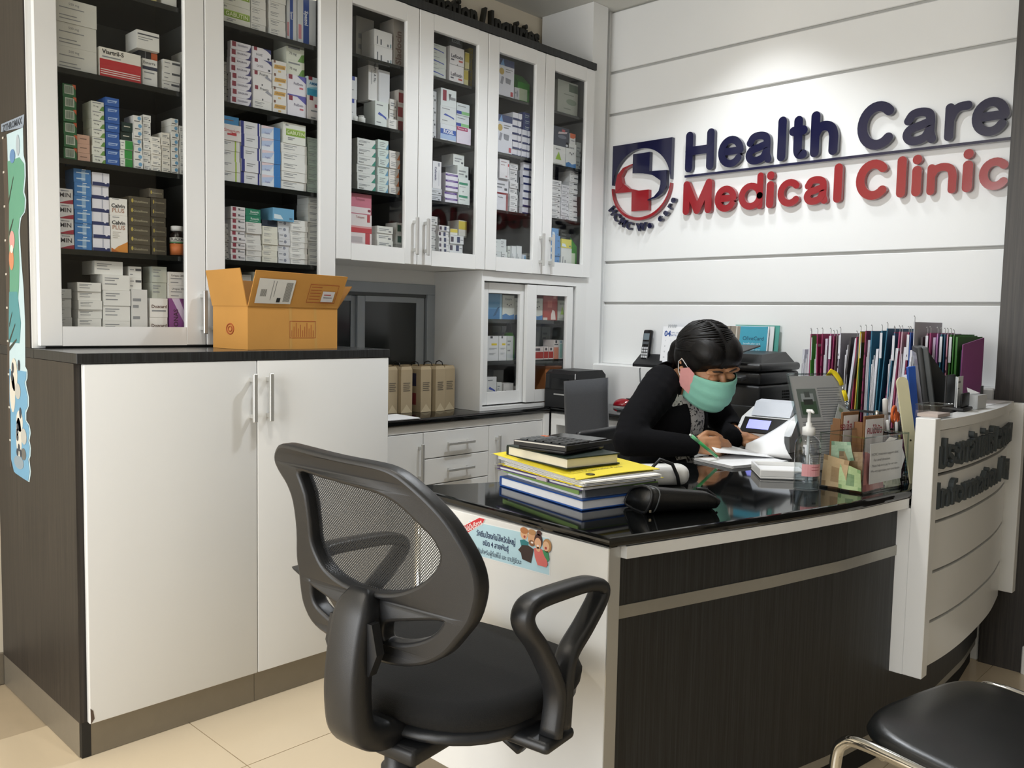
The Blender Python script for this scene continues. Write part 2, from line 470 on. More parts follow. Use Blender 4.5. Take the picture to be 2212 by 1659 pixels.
for z in TS:
    for a, b in ((0.024, 0.490), (0.506, 0.980)):
        MB().box(a, YT + 0.030, z - 0.016, b, YB - 0.013, z, 'shelf_black', bev=0.001, seg=1).build('shelf', tc_)
glazed_door(tc_, 0.0, 0.4993, ZT0 + 0.006, ZT1, 0.062, 0.433, 1.152, 2.330, YT, 0.484, (1.132, 1.272))
glazed_door(tc_, 0.4993, 0.9985, ZT0 + 0.006, ZT1, 0.566, 0.929, 1.152, 2.330, YT, 0.524, (1.132, 1.272))
# --- two wall cabinets
UX = [0.9995, 1.3806, 1.7568, 2.1161, 2.4693]
UO = [(1.066, 1.318), (1.455, 1.699), (1.822, 2.054), (2.180, 2.408)]
UH = [1.360, 1.416, 2.100, 2.166]
US = [1.674, 1.922, 2.165]
ZU0, ZU1 = 1.4063, 2.3914
for k in range(2):
    w = thing('wall_cabinet', ['white glazed wall cabinet above the sliding window', 'white glazed wall cabinet above the sliding glazed doors'][k], 'cabinet', (0, 0, 0), group='glazed wall cabinets')
    a, b = UX[2 * k], UX[2 * k + 2]; m_ = UX[2 * k + 1]
    cb = MB().box(a, YT + 0.021, ZU0, a + 0.016, YB, ZU1, 'white_laminate').box(b - 0.016, YT + 0.021, ZU0, b, YB, ZU1, 'white_laminate')
    cb.box(a + 0.016, YT + 0.021, ZU0, b - 0.016, YB, ZU0 + 0.018, 'white_laminate').box(a + 0.016, YT + 0.021, ZU1 - 0.018, b - 0.016, YB, ZU1, 'cabinet_inside')
    cb.box(a + 0.016, YB - 0.012, ZU0 + 0.018, b - 0.016, YB, ZU1 - 0.018, 'cabinet_inside').box(m_ - 0.008, YT + 0.03, ZU0 + 0.018, m_ + 0.008, YB - 0.012, ZU1 - 0.018, 'cabinet_inside')
    cb.box(a + 0.0165, YT + 0.03, ZU0 + 0.018, a + 0.018, YB - 0.012, ZU1 - 0.018, 'cabinet_inside').box(b - 0.018, YT + 0.03, ZU0 + 0.018, b - 0.0165, YB - 0.012, ZU1 - 0.018, 'cabinet_inside')
    cb.build('carcass', w)
    for z in US:
        for p, q in ((a + 0.018, m_ - 0.008), (m_ + 0.008, b - 0.018)):
            MB().box(p, YT + 0.030, z - 0.012, q, YB - 0.013, z, 'shelf_black', bev=0.001, seg=1).build('shelf', w)
    for j in range(2):
        i = 2 * k + j
        glazed_door(w, UX[i], UX[i + 1], ZU0, ZU1, UO[i][0], UO[i][1], 1.467, 2.330, YT, UH[i], (1.444, 1.589))
# dark cornice board over all glazed doors
tag(MB().box(0.0, YT - 0.004, ZU1 + 0.002, 2.476, YT + 0.05, ZU1 + 0.034, 'charcoal_wood', bev=0.001, seg=1).build('cornice_board'),
    'dark streaked board running along the top of the glazed cabinets', 'cornice')
MB_ = MB().box(2.4705, YT + 0.021, 0.80, 2.582, YB, ZC - 0.001, 'white_paint')
struct(MB_.build('trim_1'))
# --- sliding-door cabinet standing on the low counter
ZL = 0.795
sc = thing('sliding_cabinet', 'low white cabinet with two glazed sliding doors on the black counter', 'cabinet', (0, 0, 0))
YS = YT + 0.020
cb = MB().box(1.757, YS, ZL + 0.001, 1.773, YB, 1.405, 'white_laminate').box(2.392, YS, ZL + 0.001, 2.4695, YB, 1.405, 'white_laminate')
cb.box(1.773, YS, 1.362, 2.392, YB, 1.405, 'white_laminate').box(1.773, YS, ZL + 0.001, 2.392, YB, ZL + 0.016, 'white_laminate')
cb.box(1.773, YB - 0.012, ZL + 0.016, 2.392, YB, 1.362, 'cabinet_inside').box(2.385, YS + 0.055, ZL + 0.016, 2.392, YB - 0.012, 1.362, 'cabinet_inside').box(1.773, YS + 0.055, ZL + 0.016, 1.776, YB - 0.012, 1.362, 'cabinet_inside')
cb.box(1.776, YS + 0.055, ZL + 0.016, 2.385, YB - 0.012, ZL + 0.030, 'cabinet_inside')
cb.build('carcass', sc)
for z in (1.010, 1.197):
    MB().box(1.777, YS + 0.052, z - 0.018, 2.384, YB - 0.013, z, 'shelf_black').build('shelf', sc)
for x0, x1, ox0, ox1, y in ((1.776, 2.075, 1.826, 2.028, YS + 0.026), (2.050, 2.372, 2.113, 2.330, YS + 0.002)):
    b = MB(); t = 0.020; z0, z1, oz0, oz1 = 0.818, 1.357, 0.873, 1.312
    b.box(x0, y, z0, ox0, y + t, z1, 'white_laminate', bev=0.0015, seg=1).box(ox1, y, z0, x1, y + t, z1, 'white_laminate', bev=0.0015, seg=1)
    b.box(ox0, y, z0, ox1, y + t, oz0, 'white_laminate').box(ox0, y, oz1, ox1, y + t, z1, 'white_laminate')
    d = b.build('sliding_door', sc)
    MB().box(ox0 - 0.004, y + 0.011, oz0 - 0.004, ox1 + 0.004, y + 0.014, oz1 + 0.004, 'clear_glass').build('pane', d)
# --- aluminium sliding window over the counter
w1 = struct(bpy.data.objects.new('window_1', None)); COL.objects.link(w1); w1.location = (0, 0, 0)
YW = 0.66
MB().box(0.995, YW - 0.01, 1.300, 1.757, 0.70, 1.345, 'alu_frame', bev=0.002, seg=1).box(1.712, YW - 0.01, 0.797, 1.757, 0.70, 1.300, 'alu_frame', bev=0.002, seg=1).box(0.995, YW - 0.004, 1.345, 1.757, 0.70, 1.406, 'white_paint').build('window_frame', w1)
MB().box(1.0, YW + 0.002, 1.287, 1.712, YW + 0.03, 1.300, 'mid_grey_plastic').build('track', w1)
for x0, x1, y in ((1.338, 1.705, YW + 0.004), (0.999, 1.362, YW + 0.020)):
    s = MB().box(x0, y, 0.80, x0 + 0.040, y + 0.014, 1.286, 'alu_frame', bev=0.002, seg=1).box(x1 - 0.045, y, 0.80, x1, y + 0.014, 1.286, 'alu_frame', bev=0.002, seg=1)
    s.box(x0 + 0.040, y, 1.262, x1 - 0.045, y + 0.014, 1.286, 'alu_frame').box(x0 + 0.040, y, 0.80, x1 - 0.045, y + 0.014, 0.835, 'alu_frame')
    sash = s.build('sash', w1)
    MB().box(x0 + 0.040, y + 0.006, 0.835, x1 - 0.045, y + 0.009, 1.262, 'dark_pane').build('pane', sash)
# --- low counter: L-shaped granite top over two units
lc = MB()
def nosed(mb, x0, y0, x1, y1, z0, z1, m):
    mb.box(x0, y0, z0, x1, y1, z1, m, bev=0.009, seg=3)
nosed(lc, 0.994, 0.300, 2.585, 0.655, ZL - 0.028, ZL, 'black_granite')
nosed(lc, 2.165, -1.440, 2.537, 0.306, ZL - 0.028, ZL - 0.0002, 'black_granite')
tag(lc.build('granite_worktop'), 'black granite counter top below the window and lettered wall', 'countertop')
lu = thing('drawer_unit', 'white low unit of drawers and doors under the black counter', 'cabinet', (0, 0, 0))
MB().box(1.0, 0.336, 0.10, 2.135, 0.655, ZL - 0.029, 'white_laminate').build('carcass', lu)
MB().box(1.0, 0.316, 0.737, 2.135, 0.336, ZL - 0.029, 'white_laminate').build('top_rail', lu)
MB().box(2.135, 0.306, 0.02, 2.168, 0.655, ZL - 0.029, 'white_laminate').build('corner_post', lu)
for x0, x1, hx in ((1.002, 1.412, 1.391), (1.787, 2.133, 1.829)):
    d = MB().box(x0, 0.316, 0.10, x1, 0.335, 0.733, 'white_laminate', bev=0.0015, seg=1).build('door', lu)
    bar_handle(d, hx, 0.316, 0.535, 0.692)
for z0, z1 in ((0.626, 0.733), (0.517, 0.622), (0.10, 0.513)):
    d = MB().box(1.415, 0.316, z0, 1.784, 0.335, z1, 'white_laminate', bev=0.0015, seg=1).build('drawer', lu)
    zc = (z0 + z1) / 2
    MB().box(1.527, 0.286, zc - 0.006, 1.680, 0.298, zc + 0.006, 'handle_metal', bev=0.002, seg=1).box(1.545, 0.297, zc - 0.005, 1.555, 0.317, zc + 0.005, 'handle_metal').box(1.652, 0.297, zc - 0.005, 1.662, 0.317, zc + 0.005, 'handle_metal').build('handle', d)
MB().box(1.0, 0.345, 0.0, 2.135, 0.36, 0.10, 'kick_metal').build('kick_plate', lu)
ru = thing('counter_unit', 'white open-fronted unit carrying the black counter along the lettered wall', 'cabinet', (0, 0, 0))
MB().box(2.175, 0.268, 0.0, 2.50, 0.300, ZL - 0.029, 'white_laminate').build('end_panel', ru)
MB().box(2.175, -1.40, 0.0, 2.50, -1.37, ZL - 0.029, 'white_laminate').build('end_panel', ru)
MB().box(2.175, -1.37, 0.715, 2.195, 0.268, ZL - 0.029, 'white_laminate').build('top_rail', ru)
MB().box(2.49, -1.37, 0.10, 2.51, 0.268, ZL - 0.029, 'white_laminate').build('rear_panel', ru)
MB().box(2.20, -1.37, 0.30, 2.49, 0.268, 0.32, 'white_laminate').build('shelf', ru)
# standing letters above the cabinets: only their upper parts clear the cornice
ltx = thing('wall_lettering', 'dark letters reading Information / Inquiries above the wall cabinets', 'sign', (0, 0, 0))
mat('letter_dark', '#26251f', 0.5)
# shelf key, x0, x1, bottom, height of one box, boxes in the stack, front y, colour, printed design
STACKS = [
    ('T1.0', 0.259, 0.3682, 2.15, 0.0895, 1, 0.375, '#d8c98a', 'plain', 1, 0),
    ('T1.0', 0.3848, 0.4321, 2.15, 0.1179, 1, 0.375, '#e4e4e0', 'lines', 2, 0),
    ('T1.0', 0.1685, 0.2575, 2.15, 0.0754, 1, 0.435, '#e4e4e0', 'lines', 0, 0),
    ('T1.1', 0.072, 0.1888, 1.893, 0.0668, 3, 0.375, '#d6d6d0', 'mg', 0, 0),
    ('T1.1', 0.1937, 0.3176, 1.893, 0.0881, 1, 0.375, '#e6e3da', 'viartril', 1, 0),
    ('T1.1', 0.3249, 0.3729, 1.893, 0.0862, 1, 0.385, '#e4e4e0', 'bar', 2, 0),
    ('T1.1', 0.3184, 0.3779, 1.9792, 0.0241, 1, 0.395, '#202228', 'orangeend', 2, 1),
    ('T1.1', 0.3042, 0.3756, 2.0033, 0.0547, 1, 0.375, '#e4e4e0', 'topbar', 2, 1),
    ('T1.1', 0.3897, 0.4473, 1.893, 0.0329, 3, 0.385, '#e4e4e0', 'rbar', 3, 0),
    ('T1.1', 0.4639, 0.488, 1.893, 0.0476, 3, 0.415, '#d0d0ca', 'lines', 4, 0),
    ('T1.2', 0.0903, 0.1281, 1.637, 0.0363, 6, 0.375, '#2f6b40', 'barcode', 0, 0),
    ('T1.2', 0.1289, 0.1655, 1.637, 0.0262, 3, 0.375, '#c8a18d', 'plainmark', 1, 0),
    ('T1.2', 0.1712, 0.2093, 1.637, 0.0263, 7, 0.38, '#e2e4da', 'greencorner', 2, 0),
    ('T1.2', 0.2096, 0.251, 1.637, 0.0251, 8, 0.375, '#2d5ca8', 'bluelabel', 3, 0),
    ('T1.2', 0.2517, 0.29, 1.637, 0.0272, 3, 0.375, '#e4e8e0', 'greenhalf', 4, 0),
    ('T1.2', 0.2582, 0.2944, 1.7186, 0.0281, 2, 0.385, '#15302a', 'plainmark', 4, 1),
    ('T1.2', 0.2924, 0.32, 1.637, 0.0232, 7, 0.375, '#e4e4e0', 'bluedot', 5, 0),
    ('T1.2', 0.3231, 0.3489, 1.637, 0.0213, 8, 0.38, '#e4e4e0', 'smalltext', 6, 0),
    ('T1.2', 0.3476, 0.3778, 1.637, 0.0179, 6, 0.375, '#e6e3da', 'smalltext', 7, 0),
    ('T1.2', 0.3792, 0.4071, 1.637, 0.0209, 6, 0.375, '#e6e3da', 'smalltext', 8, 0),
    ('T1.2', 0.4094, 0.4353, 1.637, 0.0217, 8, 0.375, '#e4e4e0', 'bluedot', 9, 0),
    ('T1.2', 0.4366, 0.4692, 1.637, 0.0222, 7, 0.375, '#e4e4e0', 'smalltext', 10, 0),
    ('T1.3', 0.0569, 0.1149, 1.378, 0.0438, 4, 0.375, '#dcdad8', 'min', 0, 0),
    ('T1.3', 0.1163, 0.166, 1.378, 0.0395, 6, 0.375, '#3f7ab8', 'bluegrey', 1, 0),
    ('T1.3', 0.1671, 0.2179, 1.378, 0.0389, 6, 0.375, '#e2e2ea', 'navybase', 2, 0),
    ('T1.3', 0.2192, 0.2705, 1.378, 0.1117, 1, 0.375, '#e8e6e0', 'calvin', 3, 0),
    ('T1.3', 0.2181, 0.2703, 1.4897, 0.0513, 1, 0.375, '#e8e6e0', 'calvintop', 3, 1),
    ('T1.3', 0.2732, 0.3414, 1.378, 0.0291, 6, 0.375, '#4a4334', 'goldtext', 4, 0),
    ('T1.3', 0.3478, 0.3973, 1.378, 0.03, 6, 0.385, '#4e483c', 'goldtext', 5, 0),
    ('T1.3', 0.3401, 0.3885, 1.5581, 0.0273, 1, 0.385, '#565044', 'goldtext', 5, 1),
    ('T1.4', 0.0675, 0.1159, 1.122, 0.028, 5, 0.405, '#d4d4d2', 'lines', 0, 0),
    ('T1.4', 0.1215, 0.1911, 1.122, 0.0268, 6, 0.375, '#e4e4e0', 'lines', 1, 0),
    ('T1.4', 0.1935, 0.2759, 1.122, 0.0468, 4, 0.375, '#e4e4e0', 'lines', 2, 0),
    ('T1.4', 0.1731, 0.2586, 1.3093, 0.0407, 1, 0.385, '#e4e4e0', 'lines', 2, 1),
    ('T1.4', 0.2779, 0.3286, 1.122, 0.1456, 1, 0.375, '#d8d8d6', 'lines', 3, 0),
    ('T1.4', 0.2761, 0.3164, 1.2676, 0.0356, 2, 0.385, '#e4e4e0', 'rbar', 3, 1),
    ('T1.4', 0.3363, 0.3947, 1.122, 0.0602, 2, 0.375, '#e8e6e2', 'dozcard', 4, 0),
    ('T1.4', 0.3478, 0.3968, 1.2425, 0.05, 2, 0.385, '#b9beb4', 'lines', 4, 1),
    ('T1.4', 0.3982, 0.4699, 1.122, 0.1216, 1, 0.375, '#8a4a90', 'monas', 5, 0),
    ('T1.4', 0.3986, 0.4708, 1.2436, 0.0424, 2, 0.375, '#dcdad6', 'urispas', 5, 1),
    ('T2.0', 0.578, 0.6867, 2.15, 0.0633, 2, 0.375, '#e4e6de', 'gabutin', 0, 0),
    ('T2.0', 0.6884, 0.7451, 2.15, 0.0261, 6, 0.375, '#e4e4e0', 'lines', 1, 0),
    ('T2.0', 0.758, 0.8213, 2.15, 0.029, 6, 0.375, '#e4e4e0', 'lines', 2, 0),
    ('T2.0', 0.8292, 0.8703, 2.15, 0.1811, 1, 0.385, '#d6dade', 'spazol', 3, 0),
    ('T2.0', 0.8725, 0.9486, 2.15, 0.1917, 1, 0.385, '#d6dade', 'spazol', 4, 0),
    ('T2.1', 0.5887, 0.6282, 1.893, 0.0237, 6, 0.405, '#d2d2ce', 'smalltext', 0, 0),
    ('T2.1', 0.6134, 0.6894, 1.893, 0.0259, 8, 0.375, '#e4e2ea', 'siagran', 1, 0),
    ('T2.1', 0.6942, 0.7656, 1.893, 0.0317, 1, 0.375, '#e4e4e0', 'lines', 2, 0),
    ('T2.1', 0.6944, 0.7664, 1.9247, 0.0492, 2, 0.375, '#e6e4e4', 'pranz', 2, 1),
    ('T2.1', 0.694, 0.7658, 2.023, 0.039, 2, 0.375, '#e6e4ea', 'doiz', 2, 1),
    ('T2.1', 0.77, 0.8261, 1.893, 0.0449, 4, 0.375, '#e4e2de', 'goldlabel', 3, 0),
    ('T2.1', 0.8275, 0.904, 1.893, 0.0725, 2, 0.375, '#e4e2ea', 'policosan', 4, 0),
    ('T2.1', 0.83, 0.9034, 2.0379, 0.0516, 2, 0.385, '#e2e6d8', 'greencorner', 4, 1),
    ('T2.1', 0.9064, 0.978, 1.893, 0.0869, 1, 0.375, '#e6e2e2', 'maroon', 5, 0),
    ('T2.1', 0.9047, 0.9777, 1.9799, 0.0659, 1, 0.375, '#d4e4ee', 'cyanbase', 5, 1),
    ('T2.2', 0.5655, 0.6467, 1.637, 0.0342, 4, 0.375, '#dededa', 'limestripe', 0, 0),
    ('T2.2', 0.5661, 0.6509, 1.7736, 0.0518, 1, 0.375, '#e8e2e0', 'simoyium', 0, 1),
    ('T2.2', 0.5715, 0.6482, 1.8254, 0.0286, 1, 0.385, '#3f86b8', 'plainmark', 0, 1),
    ('T2.2', 0.6499, 0.7244, 1.637, 0.0419, 5, 0.375, '#dfe0e4', 'navysides', 1, 0),
    ('T2.2', 0.7283, 0.8017, 1.637, 0.0415, 5, 0.375, '#dde4ee', 'blueright', 2, 0),
    ('T2.2', 0.8041, 0.9075, 1.637, 0.0322, 5, 0.375, '#e4e4e0', 'lines', 3, 0),
    ('T2.2', 0.8091, 0.9009, 1.7981, 0.0713, 1, 0.375, '#e4e6de', 'gabutin', 3, 1),
    ('T2.2', 0.9124, 0.978, 1.637, 0.0248, 8, 0.38, '#b6c6bc', 'lines', 4, 0),
    ('T2.3', 0.574, 0.6216, 1.378, 0.0204, 6, 0.395, '#c4c4c2', 'smalltext', 0, 0),
    ('T2.3', 0.6126, 0.6663, 1.378, 0.02, 9, 0.375, '#dcdadc', 'maroonsq', 1, 0),
    ('T2.3', 0.6677, 0.726, 1.378, 0.019, 7, 0.375, '#d8d8d4', 'lines', 2, 0),
    ('T2.3', 0.6673, 0.7247, 1.511, 0.023, 2, 0.375, '#1f7a5c', 'whitetext', 2, 1),
    ('T2.3', 0.7296, 0.7893, 1.378, 0.0209, 6, 0.375, '#dddccf', 'lines', 3, 0),
    ('T2.3', 0.7319, 0.7905, 1.5033, 0.0221, 1, 0.385, '#1c2638', 'plain', 3, 1),
    ('T2.3', 0.7647, 0.8506, 1.5254, 0.0442, 1, 0.37, '#6fa8cc', 'lightlabel', 3, 1),
    ('T2.3', 0.7939, 0.8426, 1.378, 0.0217, 7, 0.38, '#d4d6da', 'greydot', 4, 0),
    ('T2.3', 0.8412, 0.9106, 1.378, 0.0196, 8, 0.375, '#e4e4e0', 'lines', 5, 0),
    ('T2.3', 0.9146, 0.978, 1.378, 0.0221, 11, 0.38, '#d2d4d0', 'smalltext', 6, 0),
    ('T2.4', 0.7021, 0.77, 1.122, 0.2227, 1, 0.395, '#dfe3d6', 'limestripe', 1, 0),
    ('T2.4', 0.6517, 0.6982, 1.122, 0.2107, 1, 0.395, '#e4e4e0', 'lines', 0, 0),
    ('U1.0', 1.179, 1.2641, 2.165, 0.1808, 1, 0.465, '#b6b6b2', 'smalltext', 0, 0),
    ('U1.0', 1.1996, 1.2864, 2.165, 0.0592, 2, 0.375, '#e6e6e6', 'sidetext', 1, 0),
    ('U1.0', 1.296, 1.371, 2.165, 0.1818, 1, 0.385, '#a8a29a', 'sladocin', 2, 0),
    ('U1.1', 1.0692, 1.1209, 1.922, 0.0818, 2, 0.375, '#dcdee0', 'bluetop', 0, 0),
    ('U1.1', 1.2419, 1.2784, 1.922, 0.1016, 1, 0.475, '#d6d8d6', 'plain', 1, 0),
    ('U1.1', 1.1938, 1.2424, 2.0236, 0.1433, 1, 0.405, '#e6e6e6', 'gpo', 1, 1),
    ('U1.1', 1.2115, 1.2747, 1.922, 0.0993, 1, 0.385, '#dde4e2', 'bluemark', 2, 0),
    ('U1.1', 1.237, 1.2894, 2.0213, 0.1223, 1, 0.395, '#dcdee2', 'plain', 2, 1),
    ('U1.1', 1.2694, 1.3164, 1.922, 0.0405, 1, 0.375, '#e4e2de', 'lines', 3, 0),
    ('U1.1', 1.2834, 1.3162, 1.9625, 0.0396, 2, 0.385, '#e0deda', 'smalltext', 3, 1),
    ('U1.1', 1.3253, 1.371, 1.922, 0.0543, 3, 0.385, '#dcd6d0', 'redside', 4, 0),
    ('U1.2', 1.1254, 1.211, 1.674, 0.0322, 6, 0.375, '#d9dcda', 'tealcorner', 0, 0),
    ('U1.2', 1.2217, 1.2732, 1.674, 0.0336, 6, 0.375, '#cfdcd8', 'bluecorner', 1, 0),
    ('U1.2', 1.2759, 1.3279, 1.674, 0.0338, 5, 0.375, '#dcd8d4', 'orangecorner', 2, 0),
    ('U1.3', 1.0838, 1.1939, 1.44, 0.0736, 1, 0.375, '#e0d6d6', 'redcorner', 0, 0),
    ('U1.3', 1.0833, 1.1933, 1.5136, 0.0696, 1, 0.375, '#e2dada', 'redband', 0, 1),
    ('U1.3', 1.0829, 1.1918, 1.5832, 0.0764, 1, 0.375, '#c8788a', 'pinktop', 0, 1),
    ('U1.3', 1.2197, 1.297, 1.44, 0.0271, 4, 0.375, '#dcdcd6', 'smalltext', 1, 0),
    ('U1.3', 1.3214, 1.371, 1.44, 0.0435, 3, 0.385, '#d4d6d2', 'greensq', 2, 0),
    ('U2.0', 1.47, 1.5638, 2.165, 0.045, 3, 0.375, '#d4dad6', 'bluemark', 0, 0),
    ('U2.0', 1.5809, 1.6624, 2.165, 0.0732, 2, 0.375, '#e4e2e4', 'lefloxin', 1, 0),
    ('U2.0', 1.5937, 1.6684, 2.3113, 0.047, 1, 0.395, '#4a5054', 'rosilgrey', 1, 1),
    ('U2.0', 1.6747, 1.7005, 2.165, 0.0716, 2, 0.385, '#e6dfa8', 'yellowtop', 2, 0),
    ('U2.0', 1.721, 1.738, 2.165, 0.0436, 4, 0.405, '#a89a52', 'lines', 3, 0),
    ('U2.1', 1.4861, 1.5308, 1.922, 0.0487, 4, 0.395, '#d4d6d8', 'smalltext', 0, 0),
    ('U2.1', 1.5336, 1.621, 1.922, 0.0687, 1, 0.375, '#dfe4ea', 'rosil', 1, 0),
    ('U2.1', 1.5323, 1.6196, 1.9907, 0.0723, 1, 0.375, '#dde2e4', 'bluemark', 1, 1),
    ('U2.1', 1.5338, 1.62, 2.063, 0.0698, 1, 0.375, '#dde4e6', 'maroonsq', 1, 1),
    ('U2.1', 1.6239, 1.7059, 1.922, 0.0735, 1, 0.375, '#e0d8e6', 'pinkband', 2, 0),
    ('U2.1', 1.6313, 1.7061, 1.9955, 0.0491, 2, 0.385, '#dde4e8', 'bluegreen', 2, 1),
    ('U2.2', 1.4787, 1.5463, 1.674, 0.0257, 2, 0.375, '#cfd2d8', 'smalltext', 0, 0),
    ('U2.2', 1.4952, 1.543, 1.7254, 0.1091, 1, 0.375, '#e6e6ea', 'caltrexin', 0, 1),
    ('U2.2', 1.5668, 1.6368, 1.674, 0.0248, 5, 0.375, '#dedce6', 'purpleband', 1, 0),
    ('U2.2', 1.639, 1.7062, 1.674, 0.0536, 2, 0.375, '#dce2e0', 'greenband', 2, 0),
    ('U2.2', 1.6393, 1.704, 1.7812, 0.0565, 1, 0.385, '#d6dcda', 'smalltext', 2, 1),
    ('U2.2', 1.6242, 1.688, 1.8377, 0.0471, 1, 0.395, '#d8dcda', 'smalltext', 2, 1),
    ('U2.3', 1.4941, 1.5439, 1.44, 0.0348, 5, 0.395, '#d6d6d4', 'smalltext', 0, 0),
    ('U2.3', 1.5337, 1.5914, 1.44, 0.0232, 6, 0.375, '#dadada', 'navysq', 1, 0),
    ('U2.3', 1.5946, 1.6725, 1.44, 0.0347, 3, 0.375, '#d8dadc', 'navysq', 2, 0),
    ('U2.3', 1.6042, 1.6467, 1.5441, 0.0277, 1, 0.385, '#d8d8d0', 'yellowtop', 2, 1),
    ('U2.3', 1.6694, 1.7179, 1.5441, 0.0702, 1, 0.405, '#e0dfd8', 'yellowtop', 2, 1),
    ('U3.0', 1.8508, 1.9608, 2.165, 0.1624, 1, 0.375, '#dcdee8', 'meter', 0, 0),
    ('U3.0', 1.9744, 2.0068, 2.165, 0.0606, 1, 0.385, '#c6c8cc', 'greydot', 1, 0),
    ('U3.1', 1.8477, 1.9557, 1.922, 0.1666, 1, 0.375, '#dcdee8', 'meter', 0, 0),
    ('U3.1', 1.9566, 2.0177, 1.922, 0.0317, 6, 0.375, '#dcdce4', 'navybase', 1, 0),
    ('U3.1', 2.0208, 2.0753, 1.922, 0.0313, 4, 0.375, '#dcdce4', 'navybase', 2, 0),
    ('U3.1', 2.0256, 2.0712, 2.0471, 0.0261, 3, 0.375, '#28346c', 'whitetext', 2, 1),
    ('U3.2', 1.8464, 1.9364, 1.674, 0.0797, 1, 0.375, '#dcdce4', 'redframe', 0, 0),
    ('U3.2', 1.8546, 1.9483, 1.7537, 0.0619, 1, 0.385, '#d8d8de', 'smalltext', 0, 1),
    ('U3.2', 1.8787, 1.9416, 1.8156, 0.0833, 1, 0.375, '#e4e2e6', 'redspot', 0, 1),
    ('U3.2', 1.9572, 2.0084, 1.674, 0.0273, 8, 0.385, '#dcdcde', 'smalltext', 1, 0),
    ('U3.2', 2.0328, 2.106, 1.674, 0.033, 7, 0.375, '#dcdce4', 'navybase', 3, 0),
    ('U3.2', 2.0321, 2.0625, 1.674, 0.037, 6, 0.405, '#9a9c9e', 'greydot', 2, 0),
    ('U3.3', 1.8371, 1.8999, 1.44, 0.0538, 2, 0.375, '#cfd4d4', 'lines', 0, 0),
    ('U3.3', 1.9014, 1.9383, 1.44, 0.0558, 2, 0.375, '#cfd4d4', 'lines', 1, 0),
    ('U3.3', 1.9505, 1.974, 1.44, 0.0842, 1, 0.385, '#c9cec8', 'lines', 2, 0),
    ('U3.3', 1.9652, 1.9951, 1.44, 0.0865, 1, 0.375, '#d0d4d6', 'sidetext', 3, 0),
    ('U3.3', 1.9972, 2.0322, 1.44, 0.0891, 1, 0.375, '#d0d4d6', 'sidetext', 4, 0),
    ('U3.3', 2.035, 2.0618, 1.44, 0.0525, 1, 0.375, '#cdd6e2', 'bluedot', 5, 0),
    ('U3.3', 2.0746, 2.106, 1.44, 0.061, 1, 0.385, '#bfc1b8', 'lines', 6, 0),
    ('U4.0', 2.2639, 2.4119, 2.165, 0.157, 1, 0.385, '#b4bab2', 'grove', 0, 0),
    ('U4.1', 2.2164, 2.3191, 1.922, 0.0912, 1, 0.375, '#dedfdc', 'greentri', 0, 0),
    ('U4.1', 2.2164, 2.343, 2.0132, 0.0883, 1, 0.375, '#303648', 'navybox', 0, 1),
    ('U4.1', 2.3213, 2.3976, 1.922, 0.1149, 1, 0.375, '#dcdedc', 'bluebase', 1, 0),
    ('U4.1', 2.3487, 2.3904, 2.0369, 0.0485, 1, 0.375, '#dedede', 'orangetop', 1, 1),
    ('U4.1', 2.4132, 2.449, 1.922, 0.0669, 2, 0.385, '#c4c8c4', 'smalltext', 2, 0),
    ('U4.2', 2.2234, 2.2956, 1.674, 0.0256, 7, 0.375, '#d8d8d8', 'smalltext', 0, 0),
    ('U4.2', 2.2978, 2.3557, 1.674, 0.0206, 8, 0.375, '#d6d6da', 'smalltext', 1, 0),
    ('U4.2', 2.3568, 2.4196, 1.674, 0.0265, 9, 0.375, '#d6d6d6', 'rbar', 2, 0),
    ('U4.3', 2.2148, 2.3005, 1.44, 0.0314, 5, 0.375, '#5f92c8', 'lightlabel', 0, 0),
    ('U4.3', 2.2457, 2.2951, 1.5972, 0.034, 1, 0.385, '#6f9fd0', 'lightlabel', 0, 1),
    ('U4.3', 2.3039, 2.3828, 1.44, 0.103, 1, 0.375, '#d6d8d4', 'sidetext', 1, 0),
    ('U4.3', 2.3048, 2.38, 1.543, 0.0422, 1, 0.375, '#d8cf5e', 'lightlabel', 1, 1),
    ('U4.3', 2.3362, 2.4114, 1.5852, 0.0162, 3, 0.405, '#242d30', 'lines', 1, 1),
    ('S1.0', 1.8581, 1.9561, 1.197, 0.1139, 1, 0.42, '#5f9cc8', 'whale', 0, 0),
    ('S1.0', 1.9589, 2.0367, 1.197, 0.1095, 1, 0.42, '#d2d4cc', 'bluebase', 1, 0),
    ('S1.0', 2.0385, 2.08, 1.197, 0.0989, 1, 0.42, '#d2d4cc', 'bluebase', 2, 0),
    ('S1.1', 1.8627, 1.939, 1.01, 0.1116, 1, 0.42, '#dfe0e2', 'yellowdot', 0, 0),
    ('S1.1', 1.9407, 1.9912, 1.01, 0.1116, 1, 0.42, '#dfe0e2', 'yellowdot', 2, 0),
    ('S1.1', 1.9928, 2.0353, 1.01, 0.1115, 1, 0.42, '#ced2d0', 'lines', 4, 0),
    ('S1.1', 1.988, 2.0432, 1.01, 0.155, 1, 0.51, '#a4a6a4', 'lines', 1, 0),
    ('S1.1', 2.0466, 2.08, 1.01, 0.1555, 1, 0.51, '#a4a6a4', 'lines', 3, 0),
    ('S1.2', 1.8672, 1.9309, 0.828, 0.1088, 1, 0.42, '#d6d6d6', 'bluemark', 0, 0),
    ('S1.2', 1.9334, 1.9665, 0.828, 0.0822, 1, 0.42, '#cfcfcb', 'lines', 2, 0),
    ('S1.2', 1.9758, 2.0422, 0.828, 0.076, 1, 0.42, '#d2cfcc', 'sidetext', 3, 0),
    ('S1.2', 2.0446, 2.08, 0.828, 0.0593, 1, 0.42, '#cfc9c6', 'lines', 5, 0),
